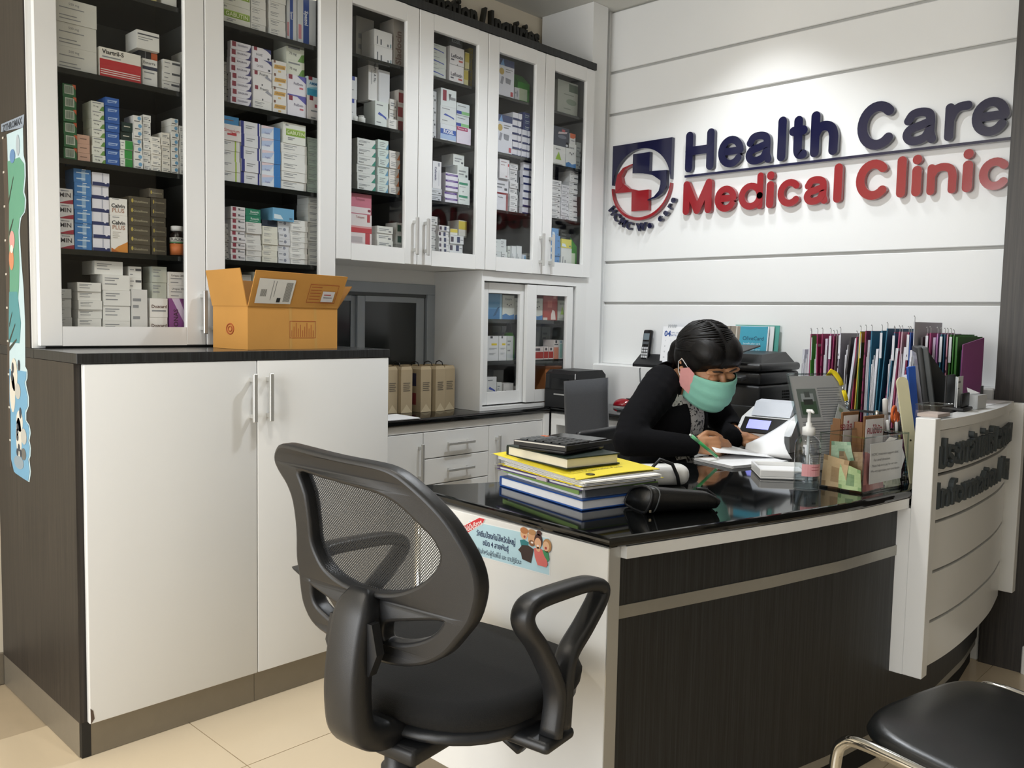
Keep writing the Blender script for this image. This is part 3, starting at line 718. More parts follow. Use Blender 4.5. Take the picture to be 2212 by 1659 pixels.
    ('S1.2', 1.9984, 2.0664, 0.828, 0.1302, 1, 0.51, '#a0a4a2', 'plain', 1, 0),
    ('S2.0', 2.1217, 2.2102, 1.197, 0.1013, 1, 0.4, '#d2d4cc', 'bluebase', 0, 0),
    ('S2.0', 2.2123, 2.316, 1.197, 0.1194, 1, 0.4, '#a8453e', 'redbear', 1, 0),
    ('S2.0', 2.3189, 2.383, 1.197, 0.0955, 1, 0.4, '#c4c9be', 'greentri', 2, 0),
    ('S2.1', 2.1398, 2.2232, 1.01, 0.0588, 1, 0.4, '#dcd2ce', 'redbase', 0, 0),
    ('S2.1', 2.2249, 2.2567, 1.01, 0.0602, 1, 0.4, '#dcd2ce', 'redbase', 2, 0),
    ('S2.1', 2.2585, 2.2931, 1.01, 0.0599, 1, 0.4, '#dcd2ce', 'redbase', 3, 0),
    ('S2.1', 2.295, 2.3319, 1.01, 0.0926, 1, 0.4, '#dcd4d0', 'salmonbase', 4, 0),
    ('S2.1', 2.3343, 2.3711, 1.01, 0.0917, 1, 0.4, '#d2d8d6', 'tealbase', 6, 0),
    ('S2.1', 2.3194, 2.383, 1.01, 0.1546, 1, 0.5, '#b0b6b2', 'lines', 1, 0),
    ('S2.2', 2.2609, 2.383, 0.828, 0.149, 1, 0.42, '#c07a4a', 'plainmark', 0, 0),
]
# ---------------------------------------------------------------- medicine cartons on the shelves
NAVY, RED, TXT, MAROON = '#26305e', '#b3262e', '#5c5e62', '#7d2a36'
def lum(h):
    return sum(int(h[i:i + 2], 16) for i in (1, 3, 5)) / 765
class Face:
    """draws print on the front (-y) face of a carton of size w x h"""
    def __init__(s, b, w, h): s.b = b; s.w = w; s.h = h; s.k = 0
    def y(s): s.k += 1; return -0.0002 - 0.00012 * s.k
    def R(s, x0, z0, x1, z1, c):
        y = s.y(); w, h = s.w, s.h
        s.b.quad((x0 * w, y, z0 * h), (x1 * w, y, z0 * h), (x1 * w, y, z1 * h), (x0 * w, y, z1 * h), c)
    def P(s, pts, c):
        y = s.y(); s.b.add([(x * s.w, y, z * s.h) for x, z in pts], [tuple(range(len(pts)))], c)
    def E(s, cx, cz, rx, rz, c, n=14):
        s.P([(cx + rx * math.cos(2 * PI * i / n), cz + rz * math.sin(2 * PI * i / n)) for i in range(n)], c)
    def T(s, body, cx, cz, mw, mh, c, bold=0.012, rot=0):
        """word fitted into mw x mh (fractions of the face)"""
        vs, _ = text_shape(body, 1.0, bold)
        tw = max(v[0] for v in vs) - min(v[0] for v in vs); th = max(v[1] for v in vs) - min(v[1] for v in vs)
        aw, ah = (mw * s.w, mh * s.h) if not rot else (mh * s.h, mw * s.w)
        sz = min(aw / tw, ah / th)
        s.b.text(body, sz, c, Matrix.Translation((cx * s.w, s.y(), cz * s.h)) @ Matrix.Rotation(PI / 2, 4, 'X') @ Matrix.Rotation(rot, 4, 'Z'), bold)
    def L(s, x0, x1, zs, c=TXT, t=0.05):
        for i, z in enumerate(zs):
            s.R(x0, z - t / 2, x0 + (x1 - x0) * (1, 0.7, 0.85, 0.6)[i % 4], z + t / 2, c)
def draw(f, d, col):
    G = '#8d9094'
    if d == 'plain': pass
    elif d == 'lines': f.L(0.08, 0.6, (0.78, 0.64, 0.4), G, 0.06)
    elif d == 'smalltext': f.L(0.12, 0.75, (0.6, 0.38), G, 0.1); f.R(0.72, 0.2, 0.9, 0.36, TXT)
    elif d == 'plainmark': f.L(0.2, 0.75, (0.55,), '#d7d2c4' if lum(col) < 0.4 else '#7c5f54', 0.1)
    elif d == 'mg': f.T('500 mg', 0.45, 0.8, 0.5, 0.14, G); f.L(0.1, 0.7, (0.62, 0.3, 0.16), G, 0.04)
    elif d == 'viartril':
        f.R(0, 0, 1, 0.40, '#b92c30'); f.R(0.0, 0.40, 1, 0.62, '#b92c30')
        for z in (0.12, 0.19, 0.26): f.R(0.02, z, 0.98, z + 0.03, '#e6d9d2')
        f.T('Viartril-S', 0.32, 0.86, 0.52, 0.2, '#33302e', 0.02); f.L(0.06, 0.5, (0.7,), G, 0.04)
    elif d == 'bar': f.R(0, 0.62, 1, 0.74, '#34384a'); f.T('Enterra', 0.45, 0.86, 0.8, 0.16, TXT); f.L(0.1, 0.8, (0.52, 0.3), G, 0.04)
    elif d == 'topbar': f.R(0.04, 0.76, 0.98, 0.83, '#3c4048'); f.L(0.06, 0.7, (0.62, 0.5), G, 0.04)
    elif d == 'orangeend': f.R(0.66, 0.05, 1, 0.95, '#c8643a'); f.R(0.33, 0.0, 0.36, 1, '#8a8d92')
    elif d == 'rbar': f.R(0.52, 0.62, 0.98, 0.82, '#55585c'); f.L(0.08, 0.4, (0.72, 0.3), G, 0.08)
    elif d == 'barcode':
        f.R(0.14, 0.2, 0.84, 0.9, '#cfd8cc')
        for i in range(9): f.R(0.2 + i * 0.065, 0.26, 0.235 + i * 0.065, 0.84, '#4f6a56')
        f.P([(0.72, 1), (1, 1), (1, 0.6)], '#c65c34')
    elif d == 'greencorner': f.P([(0.62, 0), (1, 0), (1, 0.55), (0.85, 0.5), (0.72, 0.2)], '#6f9a4e'); f.T('75 mg', 0.36, 0.45, 0.4, 0.3, TXT); f.L(0.1, 0.75, (0.82,), G, 0.1)
    elif d == 'bluelabel': f.P([(0.15, 0.35), (0.78, 0.42), (0.86, 0.72), (0.15, 0.68)], '#9fb7dc'); f.L(0.2, 0.7, (0.52,), '#2d5ca8', 0.1)
    elif d == 'greenhalf': f.R(0.38, 0.02, 1, 0.98, '#2f8d3c'); f.L(0.06, 0.3, (0.7, 0.4), G, 0.08)
    elif d == 'bluedot': f.E(0.7, 0.66, 0.22, 0.26, '#6fa3c8'); f.L(0.1, 0.75, (0.26,), TXT, 0.12)
    elif d == 'min': f.T('MIN', 0.62, 0.56, 0.6, 0.3, '#4b474c', 0.02); f.P([(0.2, 0), (1, 0), (1, 0.3), (0.8, 0.24)], '#a03040'); f.L(0.4, 0.8, (0.86,), G, 0.06)
    elif d == 'bluegrey': f.R(0.45, 0.12, 0.68, 0.88, '#8fb0cf'); f.L(0.15, 0.9, (0.72, 0.28), '#c2d6e8', 0.09); f.R(0.48, 0.94, 0.72, 1, '#dfe8f0')
    elif d == 'navybase': f.R(0, 0, 1, 0.27, NAVY); f.R(0.56, 0.3, 0.64, 0.98, '#b4b6c4'); f.E(0.78, 0.27, 0.07, 0.1, '#e6e6ee')
    elif d in ('calvin', 'calvintop'):
        if d == 'calvin': f.P([(0, 0), (1, 0), (1, 0.3), (0.4, 0.16)], '#d18a3a'); f.P([(0, 0), (0.5, 0), (0, 0.12)], '#b8682a')
        z = 0.8 if d == 'calvin' else 0.55; k = 1 if d == 'calvin' else 2.1
        f.T('Calvin', 0.46, z, 0.8, 0.14 * k, '#3c3c40', 0.03); f.T('PLUS', 0.46, z - 0.13 * k, 0.76, 0.12 * k, '#b08a78', 0.02)
        f.L(0.1, 0.5, (0.95,), G, 0.02 * k)
        if d == 'calvin': f.L(0.1, 0.6, (0.55, 0.5, 0.45, 0.4), '#c8c4bc', 0.02)
    elif d == 'goldtext': f.E(0.16, 0.56, 0.05, 0.22, '#b5a24a'); f.T('Glutathione', 0.55, 0.5, 0.66, 0.3, '#a8a085'); f.R(0, 0.97, 1, 1, '#6b6350')
    elif d == 'dozcard': f.T('Dozcard', 0.52, 0.56, 0.86, 0.26, '#5a4038', 0.025); f.L(0.1, 0.9, (0.34,), G, 0.08)
    elif d == 'monas': f.P([(0.1, 1), (0.45, 1), (1, 0.25), (1, 0)], '#dcc8e0'); f.P([(0.5, 1), (1, 1), (1, 0.4)], '#6d2c72'); f.T('MONAS', 0.3, 0.42, 0.22, 0.7, '#3c1c40', 0.02, PI / 2)
    elif d == 'urispas': f.T('Urispas 200', 0.42, 0.72, 0.7, 0.2, TXT); f.L(0.08, 0.6, (0.5, 0.2), G, 0.06)
    elif d == 'gabutin':
        f.R(0.12, 0.38, 0.98, 0.68, '#86a83c'); f.R(0.12, 0.66, 0.98, 0.72, '#a9c763'); f.T('GABUTIN', 0.55, 0.53, 0.8, 0.22, '#e6edc8'); f.L(0.2, 0.5, (0.28, 0.2), G, 0.04); f.T('dm', 0.16, 0.88, 0.14, 0.1, TXT)
    elif d == 'spazol': f.R(0.3, 0, 0.62, 0.86, '#2c4f9c'); f.E(0.46, 0.86, 0.16, 0.04, '#2c4f9c'); f.T('Spazol', 0.46, 0.5, 0.26, 0.5, '#e3e8f2', 0.03, -PI / 2); f.R(0.04, 0.1, 0.2, 0.36, '#cf8a92')
    elif d == 'siagran': f.P([(0.72, 0), (1, 0), (1, 0.85), (0.9, 0.25)], '#3c3a6e'); f.R(0.07, 0.35, 0.26, 0.98, '#8a2c3c'); f.T('SIAGRAN', 0.58, 0.6, 0.48, 0.28, '#77748a')
    elif d == 'pranz': f.R(0.08, 0.72, 0.25, 0.98, '#8a2c3c'); f.T('Pranza', 0.58, 0.8, 0.46, 0.18, TXT); f.P([(0.62, 0.62), (1, 0.4), (1, 0.55), (0.75, 0.75)], '#9a9ca8'); f.R(0.46, 0.02, 0.52, 0.14, '#4b4e54')
    elif d == 'doiz': f.R(0.08, 0.7, 0.25, 1, '#8a2c3c'); f.P([(0.55, 1), (1, 1), (1, 0.6), (0.8, 0.85)], '#343a7a'); f.T('DOIZ', 0.36, 0.38, 0.34, 0.22, '#8b8d9a'); f.E(0.86, 0.18, 0.06, 0.1, '#4c4e58')
    elif d == 'goldlabel': f.R(0.08, 0.8, 0.22, 1, '#7d5a4a'); f.P([(0.1, 0.36), (0.9, 0.42), (0.95, 0.72), (0.15, 0.68)], '#d3a758'); f.T('Glucosa', 0.52, 0.55, 0.66, 0.18, '#8a6a3a'); f.R(0.4, 0.14, 0.6, 0.28, '#d8b878')
    elif d == 'policosan': f.R(0.06, 0.78, 0.26, 1, '#8a2c3c'); f.P([(0.5, 1), (1, 1), (1, 0.68)], '#5b58a8'); f.T('PolSom', 0.58, 0.6, 0.5, 0.16, '#77748a'); f.R(0.64, 0.38, 0.84, 0.46, '#c8606c'); f.R(0, 0, 1, 0.06, '#5b58a8')
    elif d == 'maroon': f.R(0.12, 0.82, 0.34, 1, '#8a2c3c'); f.R(0.42, 0.55, 0.8, 0.68, '#b0525c'); f.L(0.2, 0.6, (0.4, 0.12), G, 0.06)
    elif d == 'cyanbase': f.R(0, 0, 1, 0.36, '#3f9cc0'); f.P([(0, 0.36), (1, 0.36), (0.6, 0.52), (0.2, 0.44)], '#86c2d8'); f.R(0.08, 0.82, 0.3, 1, '#8a2c3c'); f.T('AMMOX', 0.5, 0.64, 0.8, 0.16, '#3f86b8', 0.02)
    elif d == 'limestripe': f.R(0.78, 0, 0.84, 1, '#a6c23c'); f.L(0.1, 0.6, (0.8, 0.66), G, 0.07)
    elif d == 'simoyium': f.T('Simoyium', 0.6, 0.62, 0.66, 0.26, '#c0605c'); f.P([(0.5, 0.5), (0.8, 0.32), (0.8, 0.5)], '#b3262e'); f.R(0.4, 0.32, 0.8, 0.44, '#c03c40')
    elif d == 'navysides': f.R(0, 0, 0.16, 1, '#252c7c'); f.R(0.86, 0, 0.95, 1, '#252c7c'); f.L(0.26, 0.7, (0.66, 0.5), G, 0.06)
    elif d == 'blueright': f.R(0.64, 0, 1, 1, '#2f78bc'); f.P([(0, 0.3), (0.5, 0.5), (0.64, 0.9), (0, 0.8)], '#b8c8e6'); f.P([(0, 0.74), (0.64, 0.9), (0.64, 1), (0, 1)], '#e2cfd4'); f.T('Supka', 0.3, 0.42, 0.5, 0.2, '#8f98c8')
    elif d == 'maroonsq': f.R(0.12, 0.3, 0.36, 0.92, '#8f3848'); f.P([(0.5, 0.75), (0.68, 0.75), (0.56, 0.35)], '#55585c'); f.L(0.6, 0.95, (0.5,), G, 0.16)
    elif d == 'whitetext': f.T('Rosuvit', 0.6, 0.55, 0.56, 0.34, '#d8e4e0'); f.L(0.25, 0.8, (0.22,), '#a9c4bc', 0.08)
    elif d == 'lightlabel': f.P([(0.06, 0.15), (0.5, 0.12), (0.36, 0.46), (0.06, 0.5)], '#d6e6ee'); f.R(0.78, 0.15, 0.92, 0.3, '#51718c')
    elif d == 'greydot': f.E(0.55, 0.55, 0.12, 0.26, '#8b8f9c'); f.L(0.06, 0.34, (0.6,), G, 0.12)
    elif d == 'sidetext': f.R(0.14, 0.1, 0.2, 0.6, '#6c7076'); f.R(0.34, 0.1, 0.42, 0.45, '#6c7076'); f.R(0.72, 0.08, 0.8, 0.24, '#6c7076'); f.R(0.9, 0.06, 0.95, 0.3, '#5d8c94'); f.R(0, 0.985, 1, 1, '#b8babc')
    elif d == 'sladocin': f.T('Sladocin', 0.36, 0.42, 0.4, 0.76, '#7c6a62', 0.03, PI / 2); f.R(0.72, 0.55, 0.82, 0.92, '#55504c')
    elif d == 'bluetop': f.R(0.55, 0.82, 0.8, 1, '#3c4c9c'); f.L(0.2, 0.7, (0.4,), G, 0.04)
    elif d == 'gpo': f.T('GPO A Flu', 0.62, 0.72, 0.26, 0.46, '#44464c', 0.02, -PI / 2); f.R(0.3, 0.42, 0.36, 0.8, '#9a9ca0')
    elif d == 'bluemark': f.P([(0.2, 0.5), (0.6, 0.44), (0.9, 0.34), (0.86, 0.44), (0.3, 0.6)], '#4a5cae'); f.L(0.1, 0.6, (0.86, 0.2), G, 0.04)
    elif d == 'redside': f.R(0, 0.1, 0.55, 0.8, '#9c2c30'); f.L(0.6, 0.95, (0.5,), G, 0.1)
    elif d == 'tealcorner': f.P([(0.78, 0.02), (1, 0.02), (1, 0.7)], '#3f8a78'); f.L(0.08, 0.7, (0.7, 0.56), G, 0.06); f.T('Amlod', 0.2, 0.26, 0.26, 0.2, TXT)
    elif d == 'bluecorner': f.P([(0.72, 0.02), (1, 0.02), (1, 0.7)], '#6c9ab8'); f.L(0.14, 0.7, (0.7, 0.5, 0.3), G, 0.06)
    elif d == 'orangecorner': f.P([(0.72, 0.02), (1, 0.02), (1, 0.7)], '#cf7a44'); f.L(0.14, 0.7, (0.7, 0.5, 0.3), G, 0.06)
    elif d == 'redcorner': f.R(0.72, 0, 0.92, 1, '#b84a50'); f.R(0.06, 0.5, 0.6, 0.8, '#bdb4b6')
    elif d == 'redband': f.R(0, 0, 1, 0.26, '#c24a50'); f.R(0, 0.26, 1, 0.36, '#d89a9c'); f.T('Tolopen', 0.5, 0.84, 0.6, 0.16, '#a86a6c'); f.R(0.8, 0.6, 0.92, 1, '#b84a50')
    elif d == 'pinktop': f.R(0.1, 0.04, 0.96, 0.34, '#e2d8da'); f.E(0.9, 0.2, 0.07, 0.07, '#8a3a4a'); f.T('Tolopen', 0.5, 0.72, 0.66, 0.16, '#93505e')
    elif d == 'greensq': f.R(0.1, 0.2, 0.5, 0.8, '#2c5c50'); f.L(0.55, 0.95, (0.6,), G, 0.1)
    elif d == 'lefloxin': f.T('Lefloxin', 0.5, 0.48, 0.8, 0.22, '#55525c', 0.03); f.R(0.08, 0.24, 0.3, 0.32, '#5c5c66'); f.R(0.62, 0.22, 0.9, 0.32, '#b85c50'); f.R(0.5, 0.0, 0.55, 0.07, '#44464c'); f.R(0, 0, 1, 0.015, '#8d9094')
    elif d == 'rosilgrey': f.T('ROSIL', 0.5, 0.6, 0.66, 0.4, '#a9b0b6', 0.02)
    elif d == 'yellowtop': f.R(0, 0.45, 1, 0.95, '#d9c860'); f.R(0, 0.02, 1, 0.06, '#5c5c50')
    elif d == 'rosil': f.R(0, 0.42, 1, 0.72, '#3a5eb0'); f.R(0, 0.12, 1, 0.42, '#a9c0e2'); f.T('ROSIL', 0.52, 0.57, 0.72, 0.24, '#eef2f8', 0.03); f.R(0.42, 0, 0.48, 0.08, '#44464c')
    elif d == 'pinkband': f.R(0, 0.78, 0.76, 0.98, '#a83c68'); f.T('Pantosec 40', 0.38, 0.88, 0.6, 0.12, '#eed8e2'); f.R(0, 0, 1, 0.06, '#b84a70')
    elif d == 'bluegreen': f.R(0, 0.08, 0.38, 0.34, '#3c50a4'); f.R(0.38, 0.08, 1, 0.34, '#8ec48a'); f.L(0.1, 0.7, (0.76,), G, 0.06)
    elif d == 'caltrexin': f.T('Caltrexin', 0.34, 0.54, 0.24, 0.6, '#44446c', 0.025, -PI / 2); f.R(0.7, 0.1, 0.74, 0.7, '#b4b6c4'); f.R(0.62, 0.82, 0.8, 0.95, '#9a9ca8')
    elif d == 'purpleband': f.R(0, 0.5, 1, 0.82, '#5b3f88'); f.L(0.15, 0.85, (0.66,), '#b8a8d0', 0.08)
    elif d == 'greenband': f.R(0.04, 0.56, 0.8, 0.74, '#4f9478'); f.L(0.1, 0.6, (0.4,), G, 0.04); f.R(0.36, 0, 0.42, 0.08, '#44464c')
    elif d == 'navysq': f.R(0.05, 0.2, 0.25, 0.8, '#4c4350'); f.R(0.5, 0.15, 0.72, 0.85, '#303a5c'); f.L(0.76, 0.96, (0.5,), G, 0.1)
    elif d == 'meter':
        f.R(0, 0.82, 1, 1, '#36436e'); f.P([(0.2, 0.82), (0.36, 1), (0.44, 0.82)], '#6f9cd0'); f.E(0.28, 0.66, 0.14, 0.09, '#c2a860'); f.P([(0.2, 0.34), (0.34, 0.32), (0.42, 0.52), (0.28, 0.54)], '#9799a4'); f.P([(0.52, 0.38), (0.78, 0.36), (0.82, 0.5), (0.5, 0.52)], '#8d909a'); f.R(0.8, 0.06, 0.94, 0.18, '#b85058'); f.L(0.5, 0.9, (0.74, 0.68), G, 0.02)
    elif d == 'redframe': f.R(0, 0.9, 1, 1, '#84383c'); f.R(0.86, 0, 1, 1, '#94585a'); f.T('Glucobay', 0.46, 0.74, 0.6, 0.1, TXT)
    elif d == 'redspot': f.R(0.84, 0, 0.87, 1, '#b8a8ac'); f.E(0.9, 0.72, 0.06, 0.08, '#b03840'); f.L(0.12, 0.7, (0.86, 0.7), '#a08a8e', 0.04); f.R(0.62, 0.08, 0.76, 0.16, '#b4969a')
    elif d == 'grove': f.R(0.55, 0.72, 1, 0.95, '#5c6c5c'); f.E(0.68, 0.42, 0.26, 0.09, '#8c9a8a'); f.L(0.3, 0.8, (0.62, 0.2), '#8d948a', 0.03)
    elif d == 'greentri': f.P([(0.3, 0.3), (0.72, 0.3), (0.52, 0.72)], '#9cc04c'); f.T('glucerna', 0.48, 0.84, 0.7, 0.1, TXT); f.R(0.1, 0.04, 0.8, 0.1, '#a9aca6')
    elif d == 'navybox': f.P([(0.36, 0.62), (0.86, 0.72), (0.9, 0.82), (0.4, 0.74)], '#c8b8bc'); f.R(0.58, 0.78, 0.76, 0.9, '#b84a50'); f.E(0.88, 0.1, 0.07, 0.06, '#c4c8d0'); f.E(0.6, 0.5, 0.25, 0.1, '#6c7080')
    elif d == 'bluebase': f.P([(0, 0), (1, 0), (1, 0.22), (0.6, 0.16), (0.3, 0.24), (0, 0.18)], '#4f80b4'); f.T('Ensure', 0.5, 0.84, 0.72, 0.1, '#5c6068'); [f.E(0.4 + 0.16 * i, 0.62 - 0.05 * (i % 2), 0.05, 0.035, '#6c6e72') for i in range(3)]
    elif d == 'orangetop': f.P([(0, 0.55), (0.6, 0.5), (1, 0.66), (1, 1), (0, 1)], '#cf6434'); f.L(0.2, 0.8, (0.3,), G, 0.08)
    elif d == 'whale': f.R(0, 0, 1, 0.4, '#3f78a8'); f.P([(0.4, 0.1), (0.6, 0.15), (0.86, 0.5), (0.7, 0.45)], '#2f5c80'); f.R(0.86, 0, 1, 1, '#9cc4dc')
    elif d == 'yellowdot': f.R(0.4, 0.62, 0.86, 0.7, '#e0c83c'); f.R(0.3, 0.9, 0.5, 0.99, '#44464c'); f.L(0.2, 0.85, (0.5, 0.46, 0.3, 0.26), '#a9acb0', 0.02)
    elif d == 'redbear': f.P([(0.55, 0.02), (0.9, 0.02), (0.82, 0.36), (0.66, 0.42), (0.56, 0.24)], '#e2d4ce'); f.R(0.3, 0.5, 0.62, 0.78, '#c46a60'); f.R(0.7, 0.86, 0.9, 0.98, '#cf8a7c'); f.R(0, 0, 0.3, 0.1, '#d8ccc4')
    elif d == 'redbase': f.R(0, 0.1, 1, 0.62, '#b03c34'); f.R(0.3, 0.72, 0.7, 0.92, '#5c5458')
    elif d == 'salmonbase': f.R(0, 0, 1, 0.62, '#cf8a72'); f.R(0.3, 0.84, 0.66, 0.98, '#44464c'); f.L(0.1, 0.9, (0.76,), TXT, 0.05)
    elif d == 'tealbase': f.R(0.1, 0.06, 0.7, 0.8, '#8cb4ac'); f.R(0.2, 0.84, 0.5, 0.98, '#6c8a98')
DESC = {'plain': 'plain carton', 'lines': 'carton with small print', 'smalltext': 'carton with dark code', 'plainmark': 'carton with one printed line', 'mg': 'big carton marked 500 mg', 'viartril': 'red-banded carton reading Viartril-S', 'bar': 'carton with navy bar', 'topbar': 'carton with dark top bar', 'orangeend': 'flat carton with orange end', 'rbar': 'carton with grey tab', 'barcode': 'carton with barcode', 'greencorner': 'carton with green corner', 'bluelabel': 'carton with slanted label', 'greenhalf': 'half-green carton', 'bluedot': 'carton with blue spot', 'min': 'carton reading MIN', 'bluegrey': 'carton with grey stripe', 'navybase': 'carton with navy base', 'calvin': 'tall carton reading Calvin PLUS', 'calvintop': 'short carton reading Calvin PLUS', 'goldtext': 'carton with gold print', 'dozcard': 'carton reading Dozcard', 'monas': 'purple carton reading MONAS', 'urispas': 'carton reading Urispas', 'gabutin': 'green-banded carton reading GABUTIN', 'spazol': 'upright carton reading Spazol', 'siagran': 'carton with maroon square', 'pranz': 'carton with grey arrow', 'doiz': 'carton with blue swoosh', 'goldlabel': 'carton with gold label', 'policosan': 'carton with violet corner', 'maroon': 'carton with maroon marks', 'cyanbase': 'carton with cyan base', 'limestripe': 'carton with lime stripe', 'simoyium': 'carton with red print', 'navysides': 'carton with navy edges', 'blueright': 'carton with blue end', 'maroonsq': 'carton with maroon mark', 'whitetext': 'carton with white print', 'lightlabel': 'carton with pale label', 'greydot': 'carton with grey spot', 'sidetext': 'carton printed sideways', 'sladocin': 'carton reading Sladocin sideways', 'bluetop': 'carton with blue tab', 'gpo': 'upright carton reading GPO', 'bluemark': 'carton with blue scribble', 'redside': 'carton with red side', 'tealcorner': 'carton with teal corner', 'bluecorner': 'carton with blue corner', 'orangecorner': 'carton with orange corner', 'redcorner': 'carton with red stripe', 'redband': 'carton with red band', 'pinktop': 'pink carton', 'greensq': 'carton with green square', 'lefloxin': 'carton reading Lefloxin', 'rosilgrey': 'grey carton reading ROSIL', 'yellowtop': 'carton with yellow top', 'rosil': 'blue-banded carton reading ROSIL', 'pinkband': 'carton with pink band', 'bluegreen': 'carton with blue-green strip', 'caltrexin': 'carton with sideways name', 'purpleband': 'carton with purple band', 'greenband': 'carton with green band', 'navysq': 'carton with navy square', 'meter': 'glucose meter carton', 'redframe': 'carton with dark red edge', 'redspot': 'carton with red spot', 'grove': 'pale carton with oval', 'greentri': 'carton with green triangle', 'navybox': 'navy carton', 'bluebase': 'carton with blue waves', 'orangetop': 'carton with orange top', 'whale': 'blue sea-picture carton', 'yellowdot': 'carton with yellow dash', 'redbear': 'red carton with pale figure', 'redbase': 'carton with red base', 'salmonbase': 'carton with salmon base', 'tealbase': 'carton with teal base'}
ORD = ['first', 'second', 'third', 'fourth', 'fifth', 'sixth', 'seventh', 'eighth', 'ninth', 'tenth', 'eleventh', 'twelfth']
DOOR = {'T1': 'first glazed door', 'T2': 'second glazed door', 'U1': 'third glazed door', 'U2': 'fourth glazed door', 'U3': 'fifth glazed door', 'U4': 'sixth glazed door', 'S1': 'first sliding door', 'S2': 'second sliding door'}
def hue(h):
    r, g, b = (int(h[i:i + 2], 16) for i in (1, 3, 5))
    mx, mn = max(r, g, b), min(r, g, b)
    if mx - mn < 26: return 'white' if mx > 205 else 'pale grey' if mx > 150 else 'grey' if mx > 70 else 'black'
    if r == mx: return 'pink' if b > g else ('tan' if mx < 225 and g > 120 else 'brown' if mx < 120 else 'cream' if g > 190 else 'red')
    if g == mx: return 'green'
    return 'blue' if r < 120 else 'pale blue'
def shelf_word(key):
    n = {'T1': 5, 'T2': 5, 'S1': 3, 'S2': 3}.get(key[:2], 4); k = int(key[3])
    return 'top shelf' if k == 0 else 'bottom shelf' if k == n - 1 else ORD[k] + ' shelf'
rows = []
for s in STACKS:
    key, x0, x1, z0, h, n, y, col, des, colno, tier = s
    for i in range(n):
        rows.append(((x1 - x0) * h, s, i))
rows.sort(key=lambda r: -r[0])
single = set((id(r[1]), r[2]) for r in rows[:300])
rest = MB(); rnd = random.Random(3); seen_labels = set()
mesh_of = {}
for s in STACKS:
    key, x0, x1, z0, h, n, y, col, des, colno, tier = s
    w = x1 - x0 - 0.002; d = min(0.20, max(0.07, 1.2 * w), 0.655 - y)
    for q in STACKS:
        if q is not s and q[0] == key and q[6] > y + 0.025 and q[1] < x1 and q[2] > x0 and q[3] < z0 + n * h and q[3] + q[5] * q[4] > z0:
            d = max(0.012, min(d, q[6] - y - 0.009))
    b = MB(); b.box(0, 0, 0, w, d, h - 0.0004, col)
    draw(Face(b, w, h - 0.0004), des, col)
    me = None
    for i in range(n):
        jx, jy = (rnd.uniform(-0.0012, 0.0012), rnd.uniform(0, 0.006)) if n > 1 else (0, 0)
        loc = (x0 + 0.001 + jx, y + jy, z0 + i * h + 0.0002)
        if (id(s), i) in single:
            if me is None: me = b.mesh('medicine_carton')
            o = bpy.data.objects.new('medicine_carton', me); COL.objects.link(o); o.location = loc
            t = DESC[des]; hw = hue(col)
            if hw.split()[-1] not in t and not t.startswith(('half', 'pale', 'red-', 'green-', 'blue-')): t = hw + ' ' + t
            pos = ('lowest' if i == 0 else 'topmost' if i == n - 1 else ORD[i] + ' up') if n > 1 else ''
            where = ('in ' if n > 1 or not tier else '') + ORD[colno] + ' stack' if not tier else ('of pile ' if n > 1 else '') + 'above ' + ORD[colno] + ' stack'
            lab = ' '.join((t + ' ' + pos + ' ' + where + ' ' + shelf_word(key) + ' ' + DOOR[key[:2]]).split())
            if len(lab.split()) > 16: lab = lab.replace(' in ' + ORD[colno] + ' stack', ' of stack ' + str(colno + 1)) if False else ' '.join(w_ for w_ in lab.split() if w_ not in ('with', 'reading', 'glazed'))
            if lab in seen_labels: lab = 'upper ' + lab
            seen_labels.add(lab)
            tag(o, lab, 'medicine box', 'medicine cartons behind the ' + DOOR[key[:2]])
        else:
            rest.add([(p[0] + loc[0], p[1] + loc[1], p[2] + loc[2]) for p in b.v], b.f, None)
            rest.m[-len(b.f):] = b.m
if rest.f:
    tag(rest.build('small_cartons'), 'small mixed medicine cartons filling the rest of the shelves', 'medicine boxes', kind='stuff')
# bottles standing among the cartons
def pill_bottle(x, y, z, r, h, body, cap, label, lab_col=None, lab_txt=None, capr=0.85, trans=False):
    t = thing('pill_bottle', label, 'bottle', (x, y, z))
    MB().lathe([(r * 0.92, 0), (r, 0.03 * h), (r, 0.70 * h), (r * 0.72, 0.80 * h), (r * 0.62, 0.84 * h)], body, 18).build('bottle_body', t)
    MB().lathe([(r * capr, 0.84 * h), (r * capr, 0.985 * h), (r * capr * 0.9, h), (0.0, h)], cap, 18).build('cap', t)
    if lab_col:
        MB().lathe([(r * 1.012, 0.05 * h), (r * 1.012, 0.42 * h)], lab_col, 18).lathe([(r * 1.012, 0.44 * h), (r * 1.012, 0.48 * h)], '#5c8a5c', 18).lathe([(r * 1.012, 0.48 * h), (r * 1.012, 0.62 * h)], '#d8d6d0', 18).build('paper_label', t)
        if lab_txt:
            MB().text(lab_txt, 0.13 * h, '#3c3c40', face_front(0, -r * 1.03, 0.55 * h), 0.02, sx=0.8).build('print', t)
mat('amber_dark', '#1d1512', 0.15)
pill_bottle(0.4385, 0.402, 1.3783, 0.0235, 0.098, 'amber_dark', '#dcdcda', 'dark brown bottle with orange label and white cap beside brown cartons', '#c8713c', 'BLACKMORES')
for i, (x, z) in enumerate(((1.128, 1.9222), (1.150, 1.9222), (1.132, 1.9222))):
    pass
